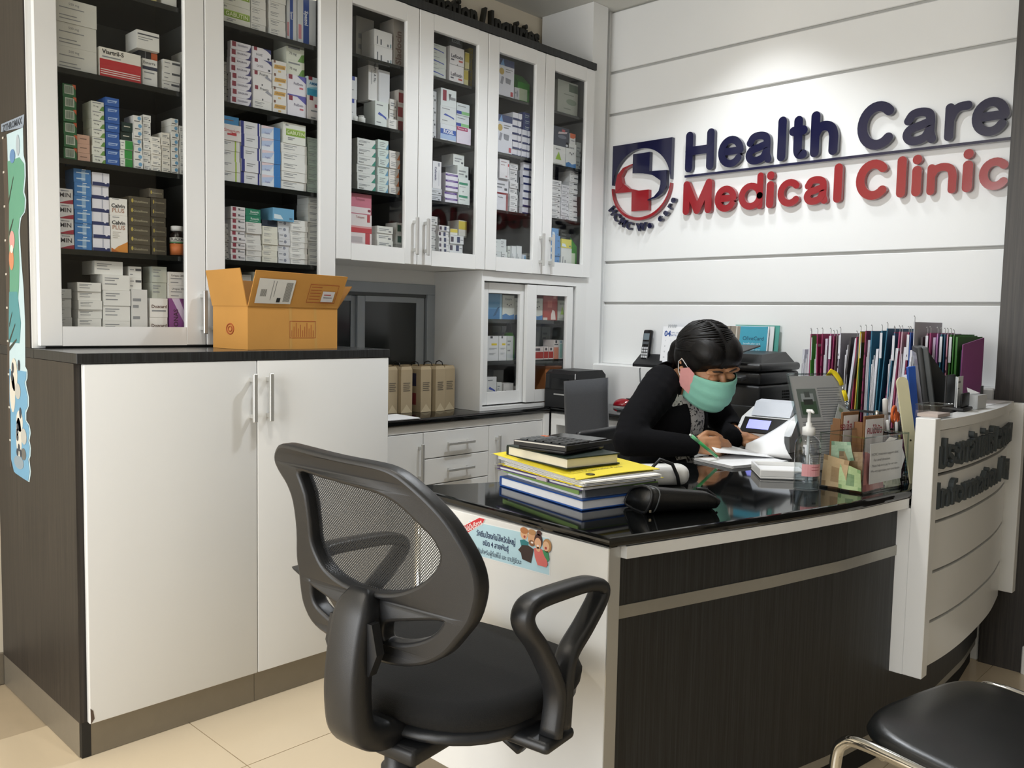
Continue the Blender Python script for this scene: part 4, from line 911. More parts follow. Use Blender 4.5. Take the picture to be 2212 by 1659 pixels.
for i, (x, y) in enumerate(((1.115, 0.388), (1.150, 0.388), (1.104, 0.432), (1.138, 0.432))):
    pill_bottle(x, y, 1.9222, 0.0155, (0.030, 0.030, 0.045, 0.045)[i], '#d9dbd8', '#dfe0de', ['short white jar at the front, nearer the white cartons', 'short white jar at the front, nearer the blue-print carton', 'taller white jar behind, nearer the white cartons', 'taller white jar behind, nearer the blue-print carton'][i] + ', second shelf third door', capr=0.7)
# green refill packs and bottles
def pouch(name, x0, x1, y0, y1, z, h, m, label, cat='pouch'):
    t = thing(name, label, cat, ((x0 + x1) / 2, (y0 + y1) / 2, z))
    w, d = (x1 - x0) / 2, (y1 - y0) / 2
    b = MB()
    b.prism([(-w, -d), (w, -d), (w, d), (-w, d)], 0, h * 0.7, m)
    b.add([(-w, -d, h * .7), (w, -d, h * .7), (w, d, h * .7), (-w, d, h * .7), (-w * .7, 0, h), (w * .7, 0, h)], [(0, 1, 5, 4), (1, 2, 5), (2, 3, 4, 5), (3, 0, 4)], m)
    b.build('pack_body', t)
    MB().box(-w * 0.7, -d - 0.0006, h * 0.12, w * 0.6, -d, h * 0.5, '#cfdcc2').build('paper_label', t)
mat('green_foil', '#3f9430', 0.3); mat('lime_foil', '#5cae2c', 0.3)
pouch('refill_pouch', 2.010, 2.088, 0.40, 0.47, 2.1655, 0.135, 'green_foil', 'green refill pouch on top shelf behind the fifth glazed door')
pouch('refill_pouch', 2.372, 2.432, 0.385, 0.46, 1.4405, 0.165, 'green_foil', 'green refill pouch on bottom shelf behind the sixth glazed door')
gb = thing('squeeze_bottle', 'lime green squeeze bottle with dark cap behind the first sliding door', 'bottle', (2.056, 0.47, 1.0104))
MB().lathe([(0.024, 0), (0.028, 0.004), (0.028, 0.10), (0.018, 0.125)], 'lime_foil', 18).build('bottle_body', gb)
MB().lathe([(0.018, 0.125), (0.014, 0.135), (0.010, 0.165), (0.004, 0.172), (0, 0.172)], 'black_plastic', 18).build('cap', gb)
# ---------------------------------------------------------------- raised lettering and emblem on the wall
mat('sign_navy', '#191a3a', 0.12, noise=0.02, coat=0.4)
mat('sign_red', '#8f1f26', 0.16, noise=0.02, coat=0.3)
def arc_pts(cx, cz, rx, rz, a0, a1, n=14):
    return [(cx + rx * math.cos(math.radians(a0 + (a1 - a0) * i / n)), cz + rz * math.sin(math.radians(a0 + (a1 - a0) * i / n))) for i in range(n + 1)]
def glyph(ch, xh):
    """centre-line strokes on a unit cell; xh is the x-height fraction used by ascender letters"""
    sc2 = lambda pts: [tuple(p) for p in smooth_curve([Vector(q) for q in pts], 5)]
    if ch == 'H': return [[(0, 0), (0, 1)], [(1, 0), (1, 1)], [(0, .52), (1, .52)]]
    if ch == 'M': return [[(0, 0), (0, .5), (0, 1)], [(0, 1), (.25, .5), (.5, 0)], [(.5, 0), (.75, .5), (1, 1)], [(1, 1), (1, .5), (1, 0)]]
    if ch == 'C': return [arc_pts(.5, .5, .5, .5, 45, 316, 22)]
    if ch == 'c': return [arc_pts(.5, .5, .5, .5, 42, 318, 20)]
    if ch == 'e': return [[(.02, .52), (.5, .52), (.98, .52)], arc_pts(.5, .5, .5, .5, 4, 325, 24)]
    if ch == 'a': return [sc2([(.03, .74), (.2, .95), (.52, 1.0), (.82, .92), (.9, .7), (.9, .25), (.98, .0)]), sc2([(.88, .62), (.5, .52), (.12, .42), (0, .22), (.14, .03), (.42, 0), (.72, .1), (.88, .34)])]
    if ch == 'l': return [[(.5, 0), (.5, .5), (.5, 1)]]
    if ch == 'i': return [[(.5, 0), (.5, .3), (.5, .66)], [(.5, .985), (.5, 1.0)]]
    if ch == 't': return [sc2([(.45, 1), (.45, .7), (.45, .3), (.47, .12), (.62, .01), (.98, .0)]), [(0, .70), (.5, .70), (.95, .70)]]
    if ch == 'h': return [[(0, 0), (0, .5), (0, 1)], sc2([(0, .45), (.2, .64), (.52, .70), (.86, .62), (1, .42), (1, .2), (1, 0)])]
    if ch == 'n': return [[(0, 0), (0, .5), (0, 1)], sc2([(0, .66), (.2, .92), (.54, 1.0), (.88, .9), (1, .62), (1, .3), (1, 0)])]
    if ch == 'r': return [[(0, 0), (0, .5), (0, 1)], sc2([(0, .55), (.22, .84), (.55, .98), (1, 1.0)])]
    if ch == 'd': return [[(1, 0), (1, .5), (1, 1)], arc_pts(.5, .345, .5, .345, 0, 360, 24)]
XF = XS - 0.026
def sign_letters(parent, items, tt, zb, heights, m):
    for ch, y0, y1 in items:
        t = tt * (1.0 if ch in 'HltChiCM' else 0.84)
        z1 = zb + heights(ch)
        b = MB()
        for si, st in enumerate(glyph(ch, .7)):
            pts = []
            for fx, fz in st:
                yy = y0 - t / 2 + (y1 - y0 + t) * fx
                if ch in 'li': yy = (y0 + y1) / 2
                pts.append((yy, zb + t / 2 + (z1 - zb - t) * fz))
            b.ribbon(pts, t, XF - 0.0007 * si, XS - 0.004, m)
        for yy in (0.3, 0.7):   # stand-off pins behind each letter
            yc = y0 + (y1 - y0) * 0.5
        b.build('letter', parent)
sg = thing('wall_sign', 'raised navy and red lettering reading Health Care Medical Clinic on white wall', 'sign', (0, 0, 0))
cap = lambda ch: {'H': .184, 'l': .186, 't': .178, 'h': .186, 'C': .186}.get(ch, .137)
sign_letters(sg, [('H', -0.0957, -0.2457), ('e', -0.2672, -0.3929), ('a', -0.4035, -0.5285), ('l', -0.5493, -0.5911), ('t', -0.6025, -0.6856), ('h', -0.6968, -0.8138), ('C', -0.89, -1.0479), ('a', -1.0662, -1.1911), ('r', -1.2163, -1.3084), ('e', -1.3082, -1.4324)], 0.0385, 1.887, cap, 'sign_navy')
cap2 = lambda ch: {'M': .154, 'd': .156, 'i': .156, 'l': .157, 'C': .156}.get(ch, .115)
sign_letters(sg, [('M', -0.0912, -0.2431), ('e', -0.2583, -0.367), ('d', -0.3776, -0.493), ('i', -0.5077, -0.545), ('c', -0.5609, -0.6688), ('a', -0.679, -0.783), ('l', -0.8029, -0.8403), ('C', -0.8945, -1.0306), ('l', -1.0518, -1.088), ('i', -1.1074, -1.1454), ('n', -1.1642, -1.2682), ('i', -1.287, -1.3228), ('c', -1.3432, -1.4482)], 0.0345, 1.694, cap2, 'sign_red')
MB().box(XF, -1.447, 1.865, XS - 0.004, -0.095, 1.8755, 'sign_navy').build('underline_bar', sg)
em = thing('wall_emblem', 'round navy and red cross emblem with HCMC We care beneath, on wall', 'emblem', (0, 0, 0))
CYE, CZE, RE = 0.1515, 1.8585, 0.169
poly = [(0.3240, 1.8665), (0.3240, 2.0587), (-0.0206, 2.0587), (-0.0206, 1.8665)]
b = MB()
ar = arc_pts(CYE, CZE, RE, RE, 3, 177, 30)
for i in range(30):
    (ya, za), (yb, zb) = ar[i], ar[i + 1]
    b.prism([(ya, za), (ya, 2.0587), (yb, 2.0587), (yb, zb)], XF, XS - 0.004, 'sign_navy', 'x')
for (y0, y1) in ((-0.0206, ar[-1][0]), (ar[0][0], 0.3240)):
    b.box(XF, y0, 1.8675, XS - 0.004, y1, 2.0587, 'sign_navy')
b.build('square_corner_piece', em)
b = MB()
o_ = arc_pts(CYE, CZE, 0.174, 0.1725, 183, 357, 30); i_ = arc_pts(CYE, CZE + 0.004, 0.169, 0.161, 184, 356, 30)
for i in range(30): b.prism([o_[i], o_[i + 1], i_[i + 1], i_[i]], XF, XS - 0.004, 'sign_red', 'x')
b.build('crescent', em)
def fan(name, strips, m):
    b = MB()
    for qi, q in enumerate(strips): b.prism(q, XF - 0.0006 * qi, XS - 0.004, m, 'x')
    return b.build(name, em)
nO = [(0.1999, 1.9147), (0.1019, 1.9130), (0.0042, 1.9103), (0.0029, 1.8328), (0.0234, 1.803), (0.0581, 1.7849), (0.1058, 1.7769)]
fan('cross_half', [[(0.2010, 1.9147), (0.2010, 2.0055), (0.1025, 2.0059), (0.1025, 1.9147)], [(0.1025, 1.9150), (0.0042, 1.9110), (0.0300, 1.8600), (0.0497, 1.8736), (0.0833, 1.895), (0.1200, 1.9050)], [(0.1999, 1.9160), (0.1025, 1.9160), (0.1100, 1.9020), (0.1381, 1.9084)], [(0.0042, 1.9110), (0.0029, 1.8328), (0.0362, 1.8400), (0.0362, 1.8700)], [(0.0029, 1.8328), (0.0234, 1.803), (0.0445, 1.817), (0.0362, 1.8455)], [(0.0234, 1.803), (0.0581, 1.7849), (0.0703, 1.7923), (0.0445, 1.817)], [(0.0581, 1.7849), (0.1058, 1.7769), (0.1053, 1.7809), (0.0703, 1.7923)]], 'sign_navy')
fan('cross_half', [[(0.2028, 1.8290), (0.2010, 1.7322), (0.1010, 1.7310), (0.1022, 1.8290)], [(0.3005, 1.8272), (0.2028, 1.8259), (0.1900, 1.8350), (0.2159, 1.8431), (0.2548, 1.8718), (0.2700, 1.8718)], [(0.1022, 1.8260), (0.2028, 1.8260), (0.2159, 1.8431), (0.1595, 1.8290)], [(0.3009, 1.8751), (0.3005, 1.8272), (0.2548, 1.8600), (0.2600, 1.8850)], [(0.2914, 1.9148), (0.3009, 1.8751), (0.2570, 1.8718), (0.2661, 1.9047)], [(0.2575, 1.9457), (0.2914, 1.9148), (0.2661, 1.9047), (0.2476, 1.9356)], [(0.2015, 1.9598), (0.2575, 1.9457), (0.2476, 1.9356), (0.2013, 1.9538)]], 'sign_red')
word = 'HCMC We care'
angs = [214, 226, 239, 252, None, 272, 286, None, 304, 315, 325, 334]
for ch, a in zip(word, angs):
    if a is None: continue
    r = math.radians(a); rad = 0.205
    # angle measured in (-y, z): image right is -y
    yy, zz = CYE - rad * math.cos(r), CZE + rad * math.sin(r)
    MB().text(ch, 0.052, 'sign_navy', face_end(XS - 0.006, yy, zz, r + PI / 2), 0.035, depth=0.018).build('letter', em)
# upper lettering on the wall over the cabinets
def spaced(word, size, bold):
    out = []
    for i, ch in enumerate(word):
        if ch == ' ': continue
        full = max(v[0] for v in text_shape(word[:i + 1], size, bold, 'LEFT')[0])
        w = text_shape(ch, size, bold, 'LEFT')[0]
        out.append((ch, full - max(v[0] for v in w)))
    return out
wd = 'Information / Inquiries'
sz = 0.135
pos = spaced(wd, sz, 0.03)
tot = max(v[0] for v in text_shape(wd, sz, 0.03, 'LEFT')[0])
for ch, dx in pos:
    MB().text(ch, sz, 'letter_dark', face_front(2.445 - (tot - dx) * 0.74, 0.700, 2.602), 0.03, align='LEFT', depth=0.028, sx=0.74).build('letter', ltx)
# ---------------------------------------------------------------- reception desk and counter screen
ZD = 0.7614
outer = smooth_curve([Vector((0.540, -1.298)), Vector((0.76, -1.357)), Vector((1.04, -1.431)), Vector((1.297, -1.488)), Vector((1.566, -1.5255))], 6)
def front_y(x):      # outer edge of the desk top continued behind the screen
    P = [(0.540, -1.298), (0.76, -1.357), (1.04, -1.431), (1.297, -1.488), (1.566, -1.5255), (1.85, -1.536), (2.25, -1.522), (2.52, -1.490)]
    for (a, b), (c, d) in zip(P, P[1:]):
        if x <= c: return b + (d - b) * (x - a) / (c - a)
    return P[-1][1]
def screen_y(x):     # curved face of the counter screen
    P = [(1.60, -1.562), (1.77, -1.574), (1.97, -1.573), (2.254, -1.555), (2.53, -1.515)]
    q = smooth_curve([Vector(p) for p in P], 8)
    for u, v in zip(q, q[1:]):
        if x <= v.x: return u.y + (v.y - u.y) * (x - u.x) / (v.x - u.x)
    return P[-1][1]
dk = thing('reception_desk', 'curved reception desk with dark wood front and white end panel', 'desk', (0, 0, 0))
inner = smooth_curve([Vector((0.575, -0.600)), Vector((0.80, -0.715)), Vector((1.1, -0.79)), Vector((1.5, -0.825)), Vector((1.9, -0.825)), Vector((2.163, -0.81))], 5)
op = [(p.x, p.y) for p in outer] + [(x, front_y(x) + 0.012) for x in (1.62, 1.75, 1.9, 2.05, 2.163)]
ip = [(p.x, p.y) for p in inner][::-1]
bm = bmesh.new()
vs = [bm.verts.new((x, y, ZD - 0.022)) for x, y in op + ip]
f = bm.faces.new(vs)
r = bmesh.ops.extrude_face_region(bm, geom=[f])
for v in [e for e in r['geom'] if isinstance(e, bmesh.types.BMVert)]: v.co.z = ZD
bmesh.ops.recalc_face_normals(bm, faces=bm.faces[:])
rim = [e for e in bm.edges if abs(e.verts[0].co.z - e.verts[1].co.z) < 1e-6]
bmesh.ops.bevel(bm, geom=rim, offset=0.009, segments=3, affect='EDGES', profile=0.5)
tm = MB().from_bm(bm, 'black_granite')
top = tm.build('granite_top', dk)
# end panel towards the mesh chair, its edge strip and plinth
MB().box(0.549, -1.2895, 0.092, 0.574, -0.700, ZD - 0.023, 'white_laminate', bev=0.001, seg=1).build('end_panel', dk)
MB().box(0.5495, -1.2915, 0.001, 0.5875, -1.2896, ZD - 0.023, 'handle_metal').build('edge_strip', dk)
MB().box(0.551, -1.286, 0.001, 0.572, -0.702, 0.091, 'kick_metal').build('kick_plate', dk)
MB().lathe([(0.021, 0.0), (0.021, ZD - 0.024)], 'chrome', 18, (0.592, -0.652, 0.0)).build('leg', dk)
def along(x0, x1, off, n=24):
    xs = [x0 + (x1 - x0) * i / n for i in range(n + 1)]
    return [(x, front_y(x) + off) for x in xs]
def curved_board(x0, x1, off, z0, z1, th, m, name, parent, fn=None, n=28):
    fn = fn or front_y
    b = MB(); xs = [x0 + (x1 - x0) * i / n for i in range(n + 1)]
    tf = th if callable(th) else (lambda x: th)
    A = [(x, fn(x) + off) for x in xs]; B = [(x, fn(x) + off + tf(x)) for x in xs]
    vs = [(x, y, z0) for x, y in A] + [(x, y, z1) for x, y in A] + [(x, y, z0) for x, y in B] + [(x, y, z1) for x, y in B]
    k = n + 1; fs = []
    for i in range(n):
        fs += [(i, i + 1, k + i + 1, k + i), (2 * k + i + 1, 2 * k + i, 3 * k + i, 3 * k + i + 1), (k + i, k + i + 1, 3 * k + i + 1, 3 * k + i), (i + 1, i, 2 * k + i, 2 * k + i + 1)]
    fs += [(0, k, 3 * k, 2 * k), (k - 1, 3 * k - 1, 4 * k - 1, 2 * k - 1)]
    b.add(vs, fs, m)
    return b.build(name, parent)
curved_board(0.588, 1.566, 0.004, 0.713, ZD - 0.0225, 0.02, 'white_laminate', 'apron', dk)
curved_board(0.5880, 2.16, 0.032, 0.606, 0.712, 0.02, 'charcoal_wood', 'front_panel', dk)
curved_board(0.5880, 1.566, 0.030, 0.578, 0.606, 0.02, 'brushed_metal', 'metal_strip', dk)
curved_board(0.5880, 2.50, 0.032, 0.098, 0.578, 0.02, 'charcoal_wood', 'front_panel', dk)
curved_board(0.5880, 2.50, 0.036, 0.070, 0.098, 0.012, 'brushed_metal', 'kick_rail', dk)
curved_board(0.5880, 2.50, 0.050, 0.001, 0.070, 0.01, 'black_gap', 'plinth', dk)
MB().box(2.10, -1.42, 0.0, 2.125, -0.86, ZD - 0.023, 'white_laminate').build('inner_panel', dk)
# screen: two posts, five curved boards with black gaps, a top ledge
sn = thing('counter_screen', 'tall white curved counter front with black grooves and dark lettering', 'counter', (0, 0, 0))
ZS1 = 0.958
MB().box(1.567, -1.577, 0.253, 1.608, -1.526, ZS1, 'white_laminate', bev=0.0015, seg=1).box(1.5672, -1.526, 0.253, 1.608, -1.470, 0.712, 'white_laminate').build('post', sn)
MB().box(2.490, -1.565, 0.285, 2.528, -1.500, ZS1 - 0.012, 'white_laminate', bev=0.0015, seg=1).build('post', sn)
lz = [0.275, 0.400, 0.525, 0.668, 0.800, 0.905]
lz = [0.262, 0.391, 0.5305, 0.670, 0.800, 0.925]
for a, b_ in zip(lz, lz[1:]):
    curved_board(1.6085, 2.4895, 0.0, a + 0.0045, b_ - 0.0045, 0.016, 'white_laminate', 'curved_board', sn, screen_y)
curved_board(1.6085, 2.4895, 0.016, 0.27, 0.925, 0.008, 'black_gap', 'backing', sn, screen_y)
curved_board(1.6085, 2.4895, -0.012, 0.9255, ZS1 - 0.006, lambda x: 0.060 + 0.045 * min(1, max(0, (x - 1.9) / 0.4)), 'white_laminate', 'ledge', sn, screen_y)
mat('screen_letter', '#474e51', 0.5)
def screen_text(word, size, x0, x1, zc, bold=0.018):
    """single raised letters following the curve, spread from x0 to x1"""
    tot = max(v[0] for v in text_shape(word, size, bold, 'LEFT')[0]); k = (x1 - x0) / tot
    for ch, dx in spaced(word, size, bold):
        w = max(v[0] for v in text_shape(ch, size, bold, 'LEFT')[0]) / 2
        x = x0 + (dx + w) * k
        if x > 2.47: break
        e = 0.01; ang = math.atan2(screen_y(x + e) - screen_y(x - e), 2 * e)
        xf = Matrix.Translation((x, screen_y(x) - 0.0005, zc)) @ Matrix.Rotation(ang, 4, 'Z') @ Matrix.Rotation(PI / 2, 4, 'X')
        MB().text(ch, size, 'screen_letter', xf, bold, depth=0.014, sx=k).build('letter', sn)
screen_text('ประชาสัมพันธ์ / สอบถาม', 0.105, 1.618, 2.475, 0.852)
screen_text('Information / Inquiries', 0.100, 1.612, 2.72, 0.742)
# ---------------------------------------------------------------- stack of files on the desk
FX, FY = 0.691, -1.102
RZ = math.atan2(-0.073, 0.348)
def stack_thing(name, label, cat, dx, dy, z, rz=0.0, tilt=(0, 0)):
    p = Matrix.Rotation(RZ, 4, 'Z') @ Vector((dx, dy, 0))
    return thing(name, label, cat, (FX + p.x, FY + p.y, z), rot=(tilt[0], tilt[1], RZ + rz))
mat('cream_pages', '#ddd8c6', 0.7, noise=0.05, nscale=60); mat('white_pages', '#e6e8ec', 0.7, noise=0.04, nscale=60)
mat('blue_cover', '#1f4f9c', 0.35); mat('green_cover', '#86a960', 0.45); mat('yellow_card', '#ecd92f', 0.6, noise=0.04); mat('purple_card', '#4c3c70', 0.5)
mat('grey_spine', '#5e6164', 0.5); mat('dark_green_cover', '#16261f', 0.4)
def hardcover(t, w, d, h, cover, pages, spine=None, cv=0.0035):
    MB().box(0, 0, 0, w, d, cv, cover, bev=0.001, seg=1).box(0, 0, h - cv, w, d, h, cover, bev=0.001, seg=1).box(0.0, d - cv, cv, w, d, h - cv, spine or cover).build('cover', t)
    MB().box(0.005, 0.004, cv, w - 0.006, d - cv, h - cv, pages).build('pages', t)
Z0 = ZD + 0.0005
t = stack_thing('ledger_book', 'blue hardcover ledger at the bottom of the file stack', 'book', 0, 0, Z0)
hardcover(t, 0.245, 0.345, 0.026, 'blue_cover', 'white_pages')
t = stack_thing('green_folder', 'pale green lever folder above the blue ledger', 'folder', 0.0, 0.012, Z0 + 0.0265, -0.04)
MB().box(0.012, 0.004, 0.0, 0.235, 0.330, 0.018, 'white_pages').build('pages', t)
MB().box(0.0, 0.0, 0.0182, 0.24, 0.335, 0.0215, 'green_cover', bev=0.001, seg=1).box(-0.001, 0.0, 0.0095, 0.0015, 0.335, 0.0200, 'green_cover').box(0.02, -0.001, 0.002, 0.24, 0.003, 0.0182, 'grey_spine').build('cover', t)
t = stack_thing('purple_folder', 'thin purple card folder in the file stack', 'folder', -0.008, -0.004, Z0 + 0.0485, 0.03)
MB().box(0.0, 0.0, 0.0, 0.24, 0.335, 0.0018, 'purple_card').box(0.0, 0.0, 0.0075, 0.24, 0.335, 0.009, 'purple_card').build('cover', t)
MB().box(0.004, -0.004, 0.002, 0.232, 0.325, 0.0073, 'white_pages').build('papers', t)
MB().box(-0.004, 0.10, 0.0092, 0.002, 0.15, 0.0098, '#b9a9b4').box(-0.0055, 0.12, 0.0015, -0.001, 0.16, 0.0098, '#b9a9b4').build('index_tab', t)
t = stack_thing('yellow_folder', 'lower yellow card folder bulging with papers', 'folder', -0.014, -0.010, Z0 + 0.0585, -0.02)
MB().box(0.0, 0.0, 0.0, 0.255, 0.35, 0.0015, 'yellow_card').build('cover', t)
pp = MB()
for k in range(6): pp.box(0.006 + 0.004 * (k % 3), -0.004 + 0.005 * (k % 2), 0.0016 + 0.0016 * k, 0.245, 0.335, 0.0028 + 0.0016 * k, ('white_pages', '#e9e7dc', 'paper_white')[k % 3])
pp.build('papers', t)
for yy in (0.02, 0.33): MB().box(-0.018, yy, 0.0016, 0.0, yy + 0.004, 0.0032, 'handle_metal').build('hanging_hook', t)
t = stack_thing('yellow_folder', 'upper yellow card folder with printed crest, beneath the notebook', 'folder', -0.012, 0.004, Z0 + 0.0705, 0.02, (0.03, 0.0))
b = MB()
n = 10; vs = []
for i in range(n + 1):
    u = i / n; zz = 0.002 + 0.005 * math.sin(u * 2.6)
    for j in range(2): vs.append((0.262 * u, j * 0.345, zz + 0.002 * j))
b.add(vs + [(p[0], p[1], p[2] + 0.0016) for p in vs], [(2 * i + 1, 2 * i + 3, 2 * i + 2, 2 * i) for i in range(n)] + [(2 * i + 22, 2 * i + 24, 2 * i + 25, 2 * i + 23) for i in range(n)] + [(2 * i, 2 * i + 2, 2 * i + 24, 2 * i + 22) for i in range(n)] + [(2 * i + 1, 2 * i + 23, 2 * i + 25, 2 * i + 3) for i in range(n)] + [(0, 22, 23, 1), (20, 21, 43, 42)], 'yellow_card')
b.build('cover', t)
fl = MB()
for k in range(5): fl.box(0.01, -0.002 + 0.002 * (k % 2), 0.0 - 0.0018 * k, 0.25, 0.335, 0.0013 - 0.0018 * k, ('white_pages', '#dfe0e2')[k % 2])
fl.build('papers', t)
pt = MB().text('Patient Registration Form', 0.016, '#6b6220', face_top(0.10, 0.052, 0.0096, 0.0), 0.01).text('Clinic', 0.012, '#6b6220', face_top(0.06, 0.035, 0.0096))
for k in range(7): pt.box(0.12, 0.12 + 0.014 * k, 0.0086, 0.235, 0.121 + 0.014 * k, 0.0090, '#b8a820')
pt.lathe([(0.011, 0.0), (0.011, 0.0006)], '#4a4416', 12, (0.055, 0.020, 0.0074)).build('print', t)
for yy in (0.008, 0.338): MB().box(-0.012, yy, 0.004, 0.0, yy + 0.003, 0.0056, 'handle_metal').build('hanging_hook', t)
t = thing('notebook', 'thick dark green hardback notebook with cream pages under the calculator', 'book', (0.716, -1.032, Z0 + 0.0835), math.atan2(-0.03, 0.17))
hardcover(t, 0.172, 0.245, 0.028, 'dark_green_cover', 'cream_pages')
# calculator
t = thing('calculator', 'black desk calculator lying tilted on the notebook', 'calculator', (0.735, -0.990, Z0 + 0.1125), rot=(0.0, 0.0, math.atan2(0.02, 0.2)))
b = MB().box(0.0, -0.02, 0.0, 0.175, 0.125, 0.012, 'black_plastic', bev=0.005, seg=2)
b.prism([(-0.004, 0.011), (0.205, 0.011), (0.205, 0.019), (-0.004, 0.024)], -0.025, 0.135, 'black_plastic', 'y')
b.build('case', t)
ky = MB()
for r in range(5):
    for c in range(6):
        col = 'dark_grey_plastic' if c < 4 else 'mid_grey_plastic'
        if r == 4 and c == 5: col = '#d06a3c'
        x = 0.008 + 0.021 * r; zz = 0.0236 - 0.0050 * (x / 0.2)
        ky.box(x, -0.018 + 0.0245 * c, zz, x + 0.016, 0.002 + 0.0245 * c, zz + 0.0045, col, bev=0.001, seg=1)
ky.build('keys', t)
MB().box(0.125, -0.015, 0.0190, 0.195, 0.125, 0.0232, 'black_gloss', bev=0.001, seg=1).build('display', t)
MB().box(-0.0055, -0.022, 0.0205, -0.0035, 0.132, 0.0235, 'handle_metal').build('front_trim', t)
# black wallet-shaped pouch
t = thing('leather_pouch', 'folded black zipped pouch lying on the desk edge by the files', 'pouch', (0.770, -1.235, ZD + 0.001), math.atan2(-0.075, 0.165))
mat('black_leather', '#121314', 0.38, noise=0.15, nscale=60, bump=0.25, bscale=350)
b = MB(); n = 12
secs = []
for i in range(n + 1):
    u = i / n; x = 0.185 * u
    h = 0.068 - 0.024 * u - 0.012 * max(0, u - 0.85) / 0.15; d = 0.112 - 0.012 * u
    k = 18; ring = []
    for j in range(k):
        a = 2 * PI * j / k; ca, sa = math.cos(a), math.sin(a)
        yy = d / 2 + d / 2 * math.copysign(abs(ca) ** 0.6, ca) - 0.25 * h * (0.5 + 0.5 * sa) * 0.5
        zz = h / 2 + h / 2 * math.copysign(abs(sa) ** 0.75, sa)
        zz *= 1 - 0.45 * max(0, yy / d) ** 1.5
        ring.append((x + 0.004 * math.sin(3 * a), yy, zz))
    secs.append(ring)
vs = [p for r in secs for p in r]; k = 18
fs = [(i * k + j, (i + 1) * k + j, (i + 1) * k + (j + 1) % k, i * k + (j + 1) % k) for i in range(n) for j in range(k)] + [tuple(range(k)), tuple(n * k + j for j in range(k))[::-1]]
b.add(vs, fs, 'black_leather', True).build('pouch_body', t)
MB().tube([(p[0] - 0.001, p[1], p[2]) for p in secs[0]], 0.0035, 'black_plastic', 6, closed=True).build('zip_edge', t)
MB().tube([(p[0] + 0.004, p[1], p[2]) for p in secs[1]], 0.0018, 'mid_grey_plastic', 6, closed=True).build('zip_edge', t)
MB().tube([(0.155, 0.05, 0.045), (0.185, 0.052, 0.040), (0.205, 0.045, 0.025), (0.200, 0.03, 0.010), (0.18, 0.02, 0.020)], 0.003, 'black_leather', 8).build('wrist_loop', t)
MB().box(0.000, 0.004, 0.006, 0.006, 0.010, 0.012, 'chrome').build('zip_pull', t)
# white handheld device with a looped black lead behind the files
t = thing('barcode_scanner', 'white rounded scanner with looped black lead behind the file stack', 'scanner', (1.105, -1.035, ZD + 0.001), -0.6)
MB().box(-0.075, -0.035, 0.0, 0.075, 0.035, 0.055, 'white_laminate', bev=0.024, seg=4).build('shell', t)
MB().tube([(-0.03, -0.04, 0.006), (-0.045, -0.042, 0.05), (-0.02, -0.042, 0.075), (0.015, -0.042, 0.062), (0.03, -0.044, 0.03), (0.035, -0.045, 0.004)], 0.005, 'black_plastic', 8).build('lead', t)
# ---------------------------------------------------------------- hand gel, money box, tray, sign holder
t = thing('sanitizer_bottle', 'clear pump bottle of hand sanitizer beside the money box', 'bottle', (1.352, -1.330, ZD + 0.0006))
glass('gel_clear', (0.86, 0.89, 0.90), 0.10)
MB().lathe([(0.030, 0.0), (0.033, 0.003), (0.033, 0.118), (0.030, 0.132), (0.020, 0.142), (0.014, 0.146), (0.014, 0.152)], 'gel_clear', 28).build('bottle_body', t)
glass('gel_liquid', (0.80, 0.85, 0.88), 0.06)
MB().lathe([(0.0, 0.004), (0.0305, 0.004), (0.0305, 0.040), (0.0, 0.040)], 'gel_liquid', 24).build('gel', t)
p = MB().lathe([(0.0165, 0.146), (0.0165, 0.166), (0.008, 0.169), (0.008, 0.178), (0.0045, 0.180), (0.0045, 0.205), (0.009, 0.207), (0.008, 0.214), (0, 0.214)], 'white_laminate', 20)
p.tube([(0, 0, 0.209), (-0.006, -0.008, 0.211), (-0.012, -0.017, 0.207)], [0.005, 0.0042, 0.003], 'white_laminate', 8)
p.build('pump_head', t)
MB().lathe([(0.004, 0.02), (0.004, 0.146)], '#d4d8da', 8).build('dip_tube', t)
a = math.atan2(-1, -0.6)
def wrap(z0, z1, a0, a1, m, r=0.0334):
    k = 8; vs = []
    for i in range(k + 1):
        q = a0 + (a1 - a0) * i / k
        vs += [(r * math.cos(q), r * math.sin(q), z0), (r * math.cos(q), r * math.sin(q), z1)]
    return vs, [(2 * i, 2 * i + 2, 2 * i + 3, 2 * i + 1) for i in range(k)]
lab = MB(); vs, fs = wrap(0.040, 0.072, a - 1.0, a + 0.7, None); lab.add(vs, fs, '#d79a9e')
for k, (z, l) in enumerate(((0.112, 1.0), (0.106, 0.4), (0.099, 0.9), (0.090, 0.8), (0.085, 0.8), (0.080, 0.7), (0.064, 0.7), (0.056, 0.7))):
    vs, fs = wrap(z, z + (0.003 if k < 3 else 0.0015), a - 0.25, a - 0.25 + l, None, 0.0337); lab.add(vs, fs, '#5c6066' if k < 6 else '#a85058')
vs, fs = wrap(0.028, 0.033, a - 0.1, a + 0.25, None, 0.0337); lab.add(vs, fs, '#2f3336')
lab.text('Clean', 0.011, '#33373c', Matrix.Translation((0.036 * math.cos(a + 0.2), 0.036 * math.sin(a + 0.2), 0.1005)) @ Matrix.Rotation(a + 0.2 + PI / 2, 4, 'Z') @ Matrix.Rotation(PI / 2, 4, 'X'), 0.02)
lab.build('paper_label', t)
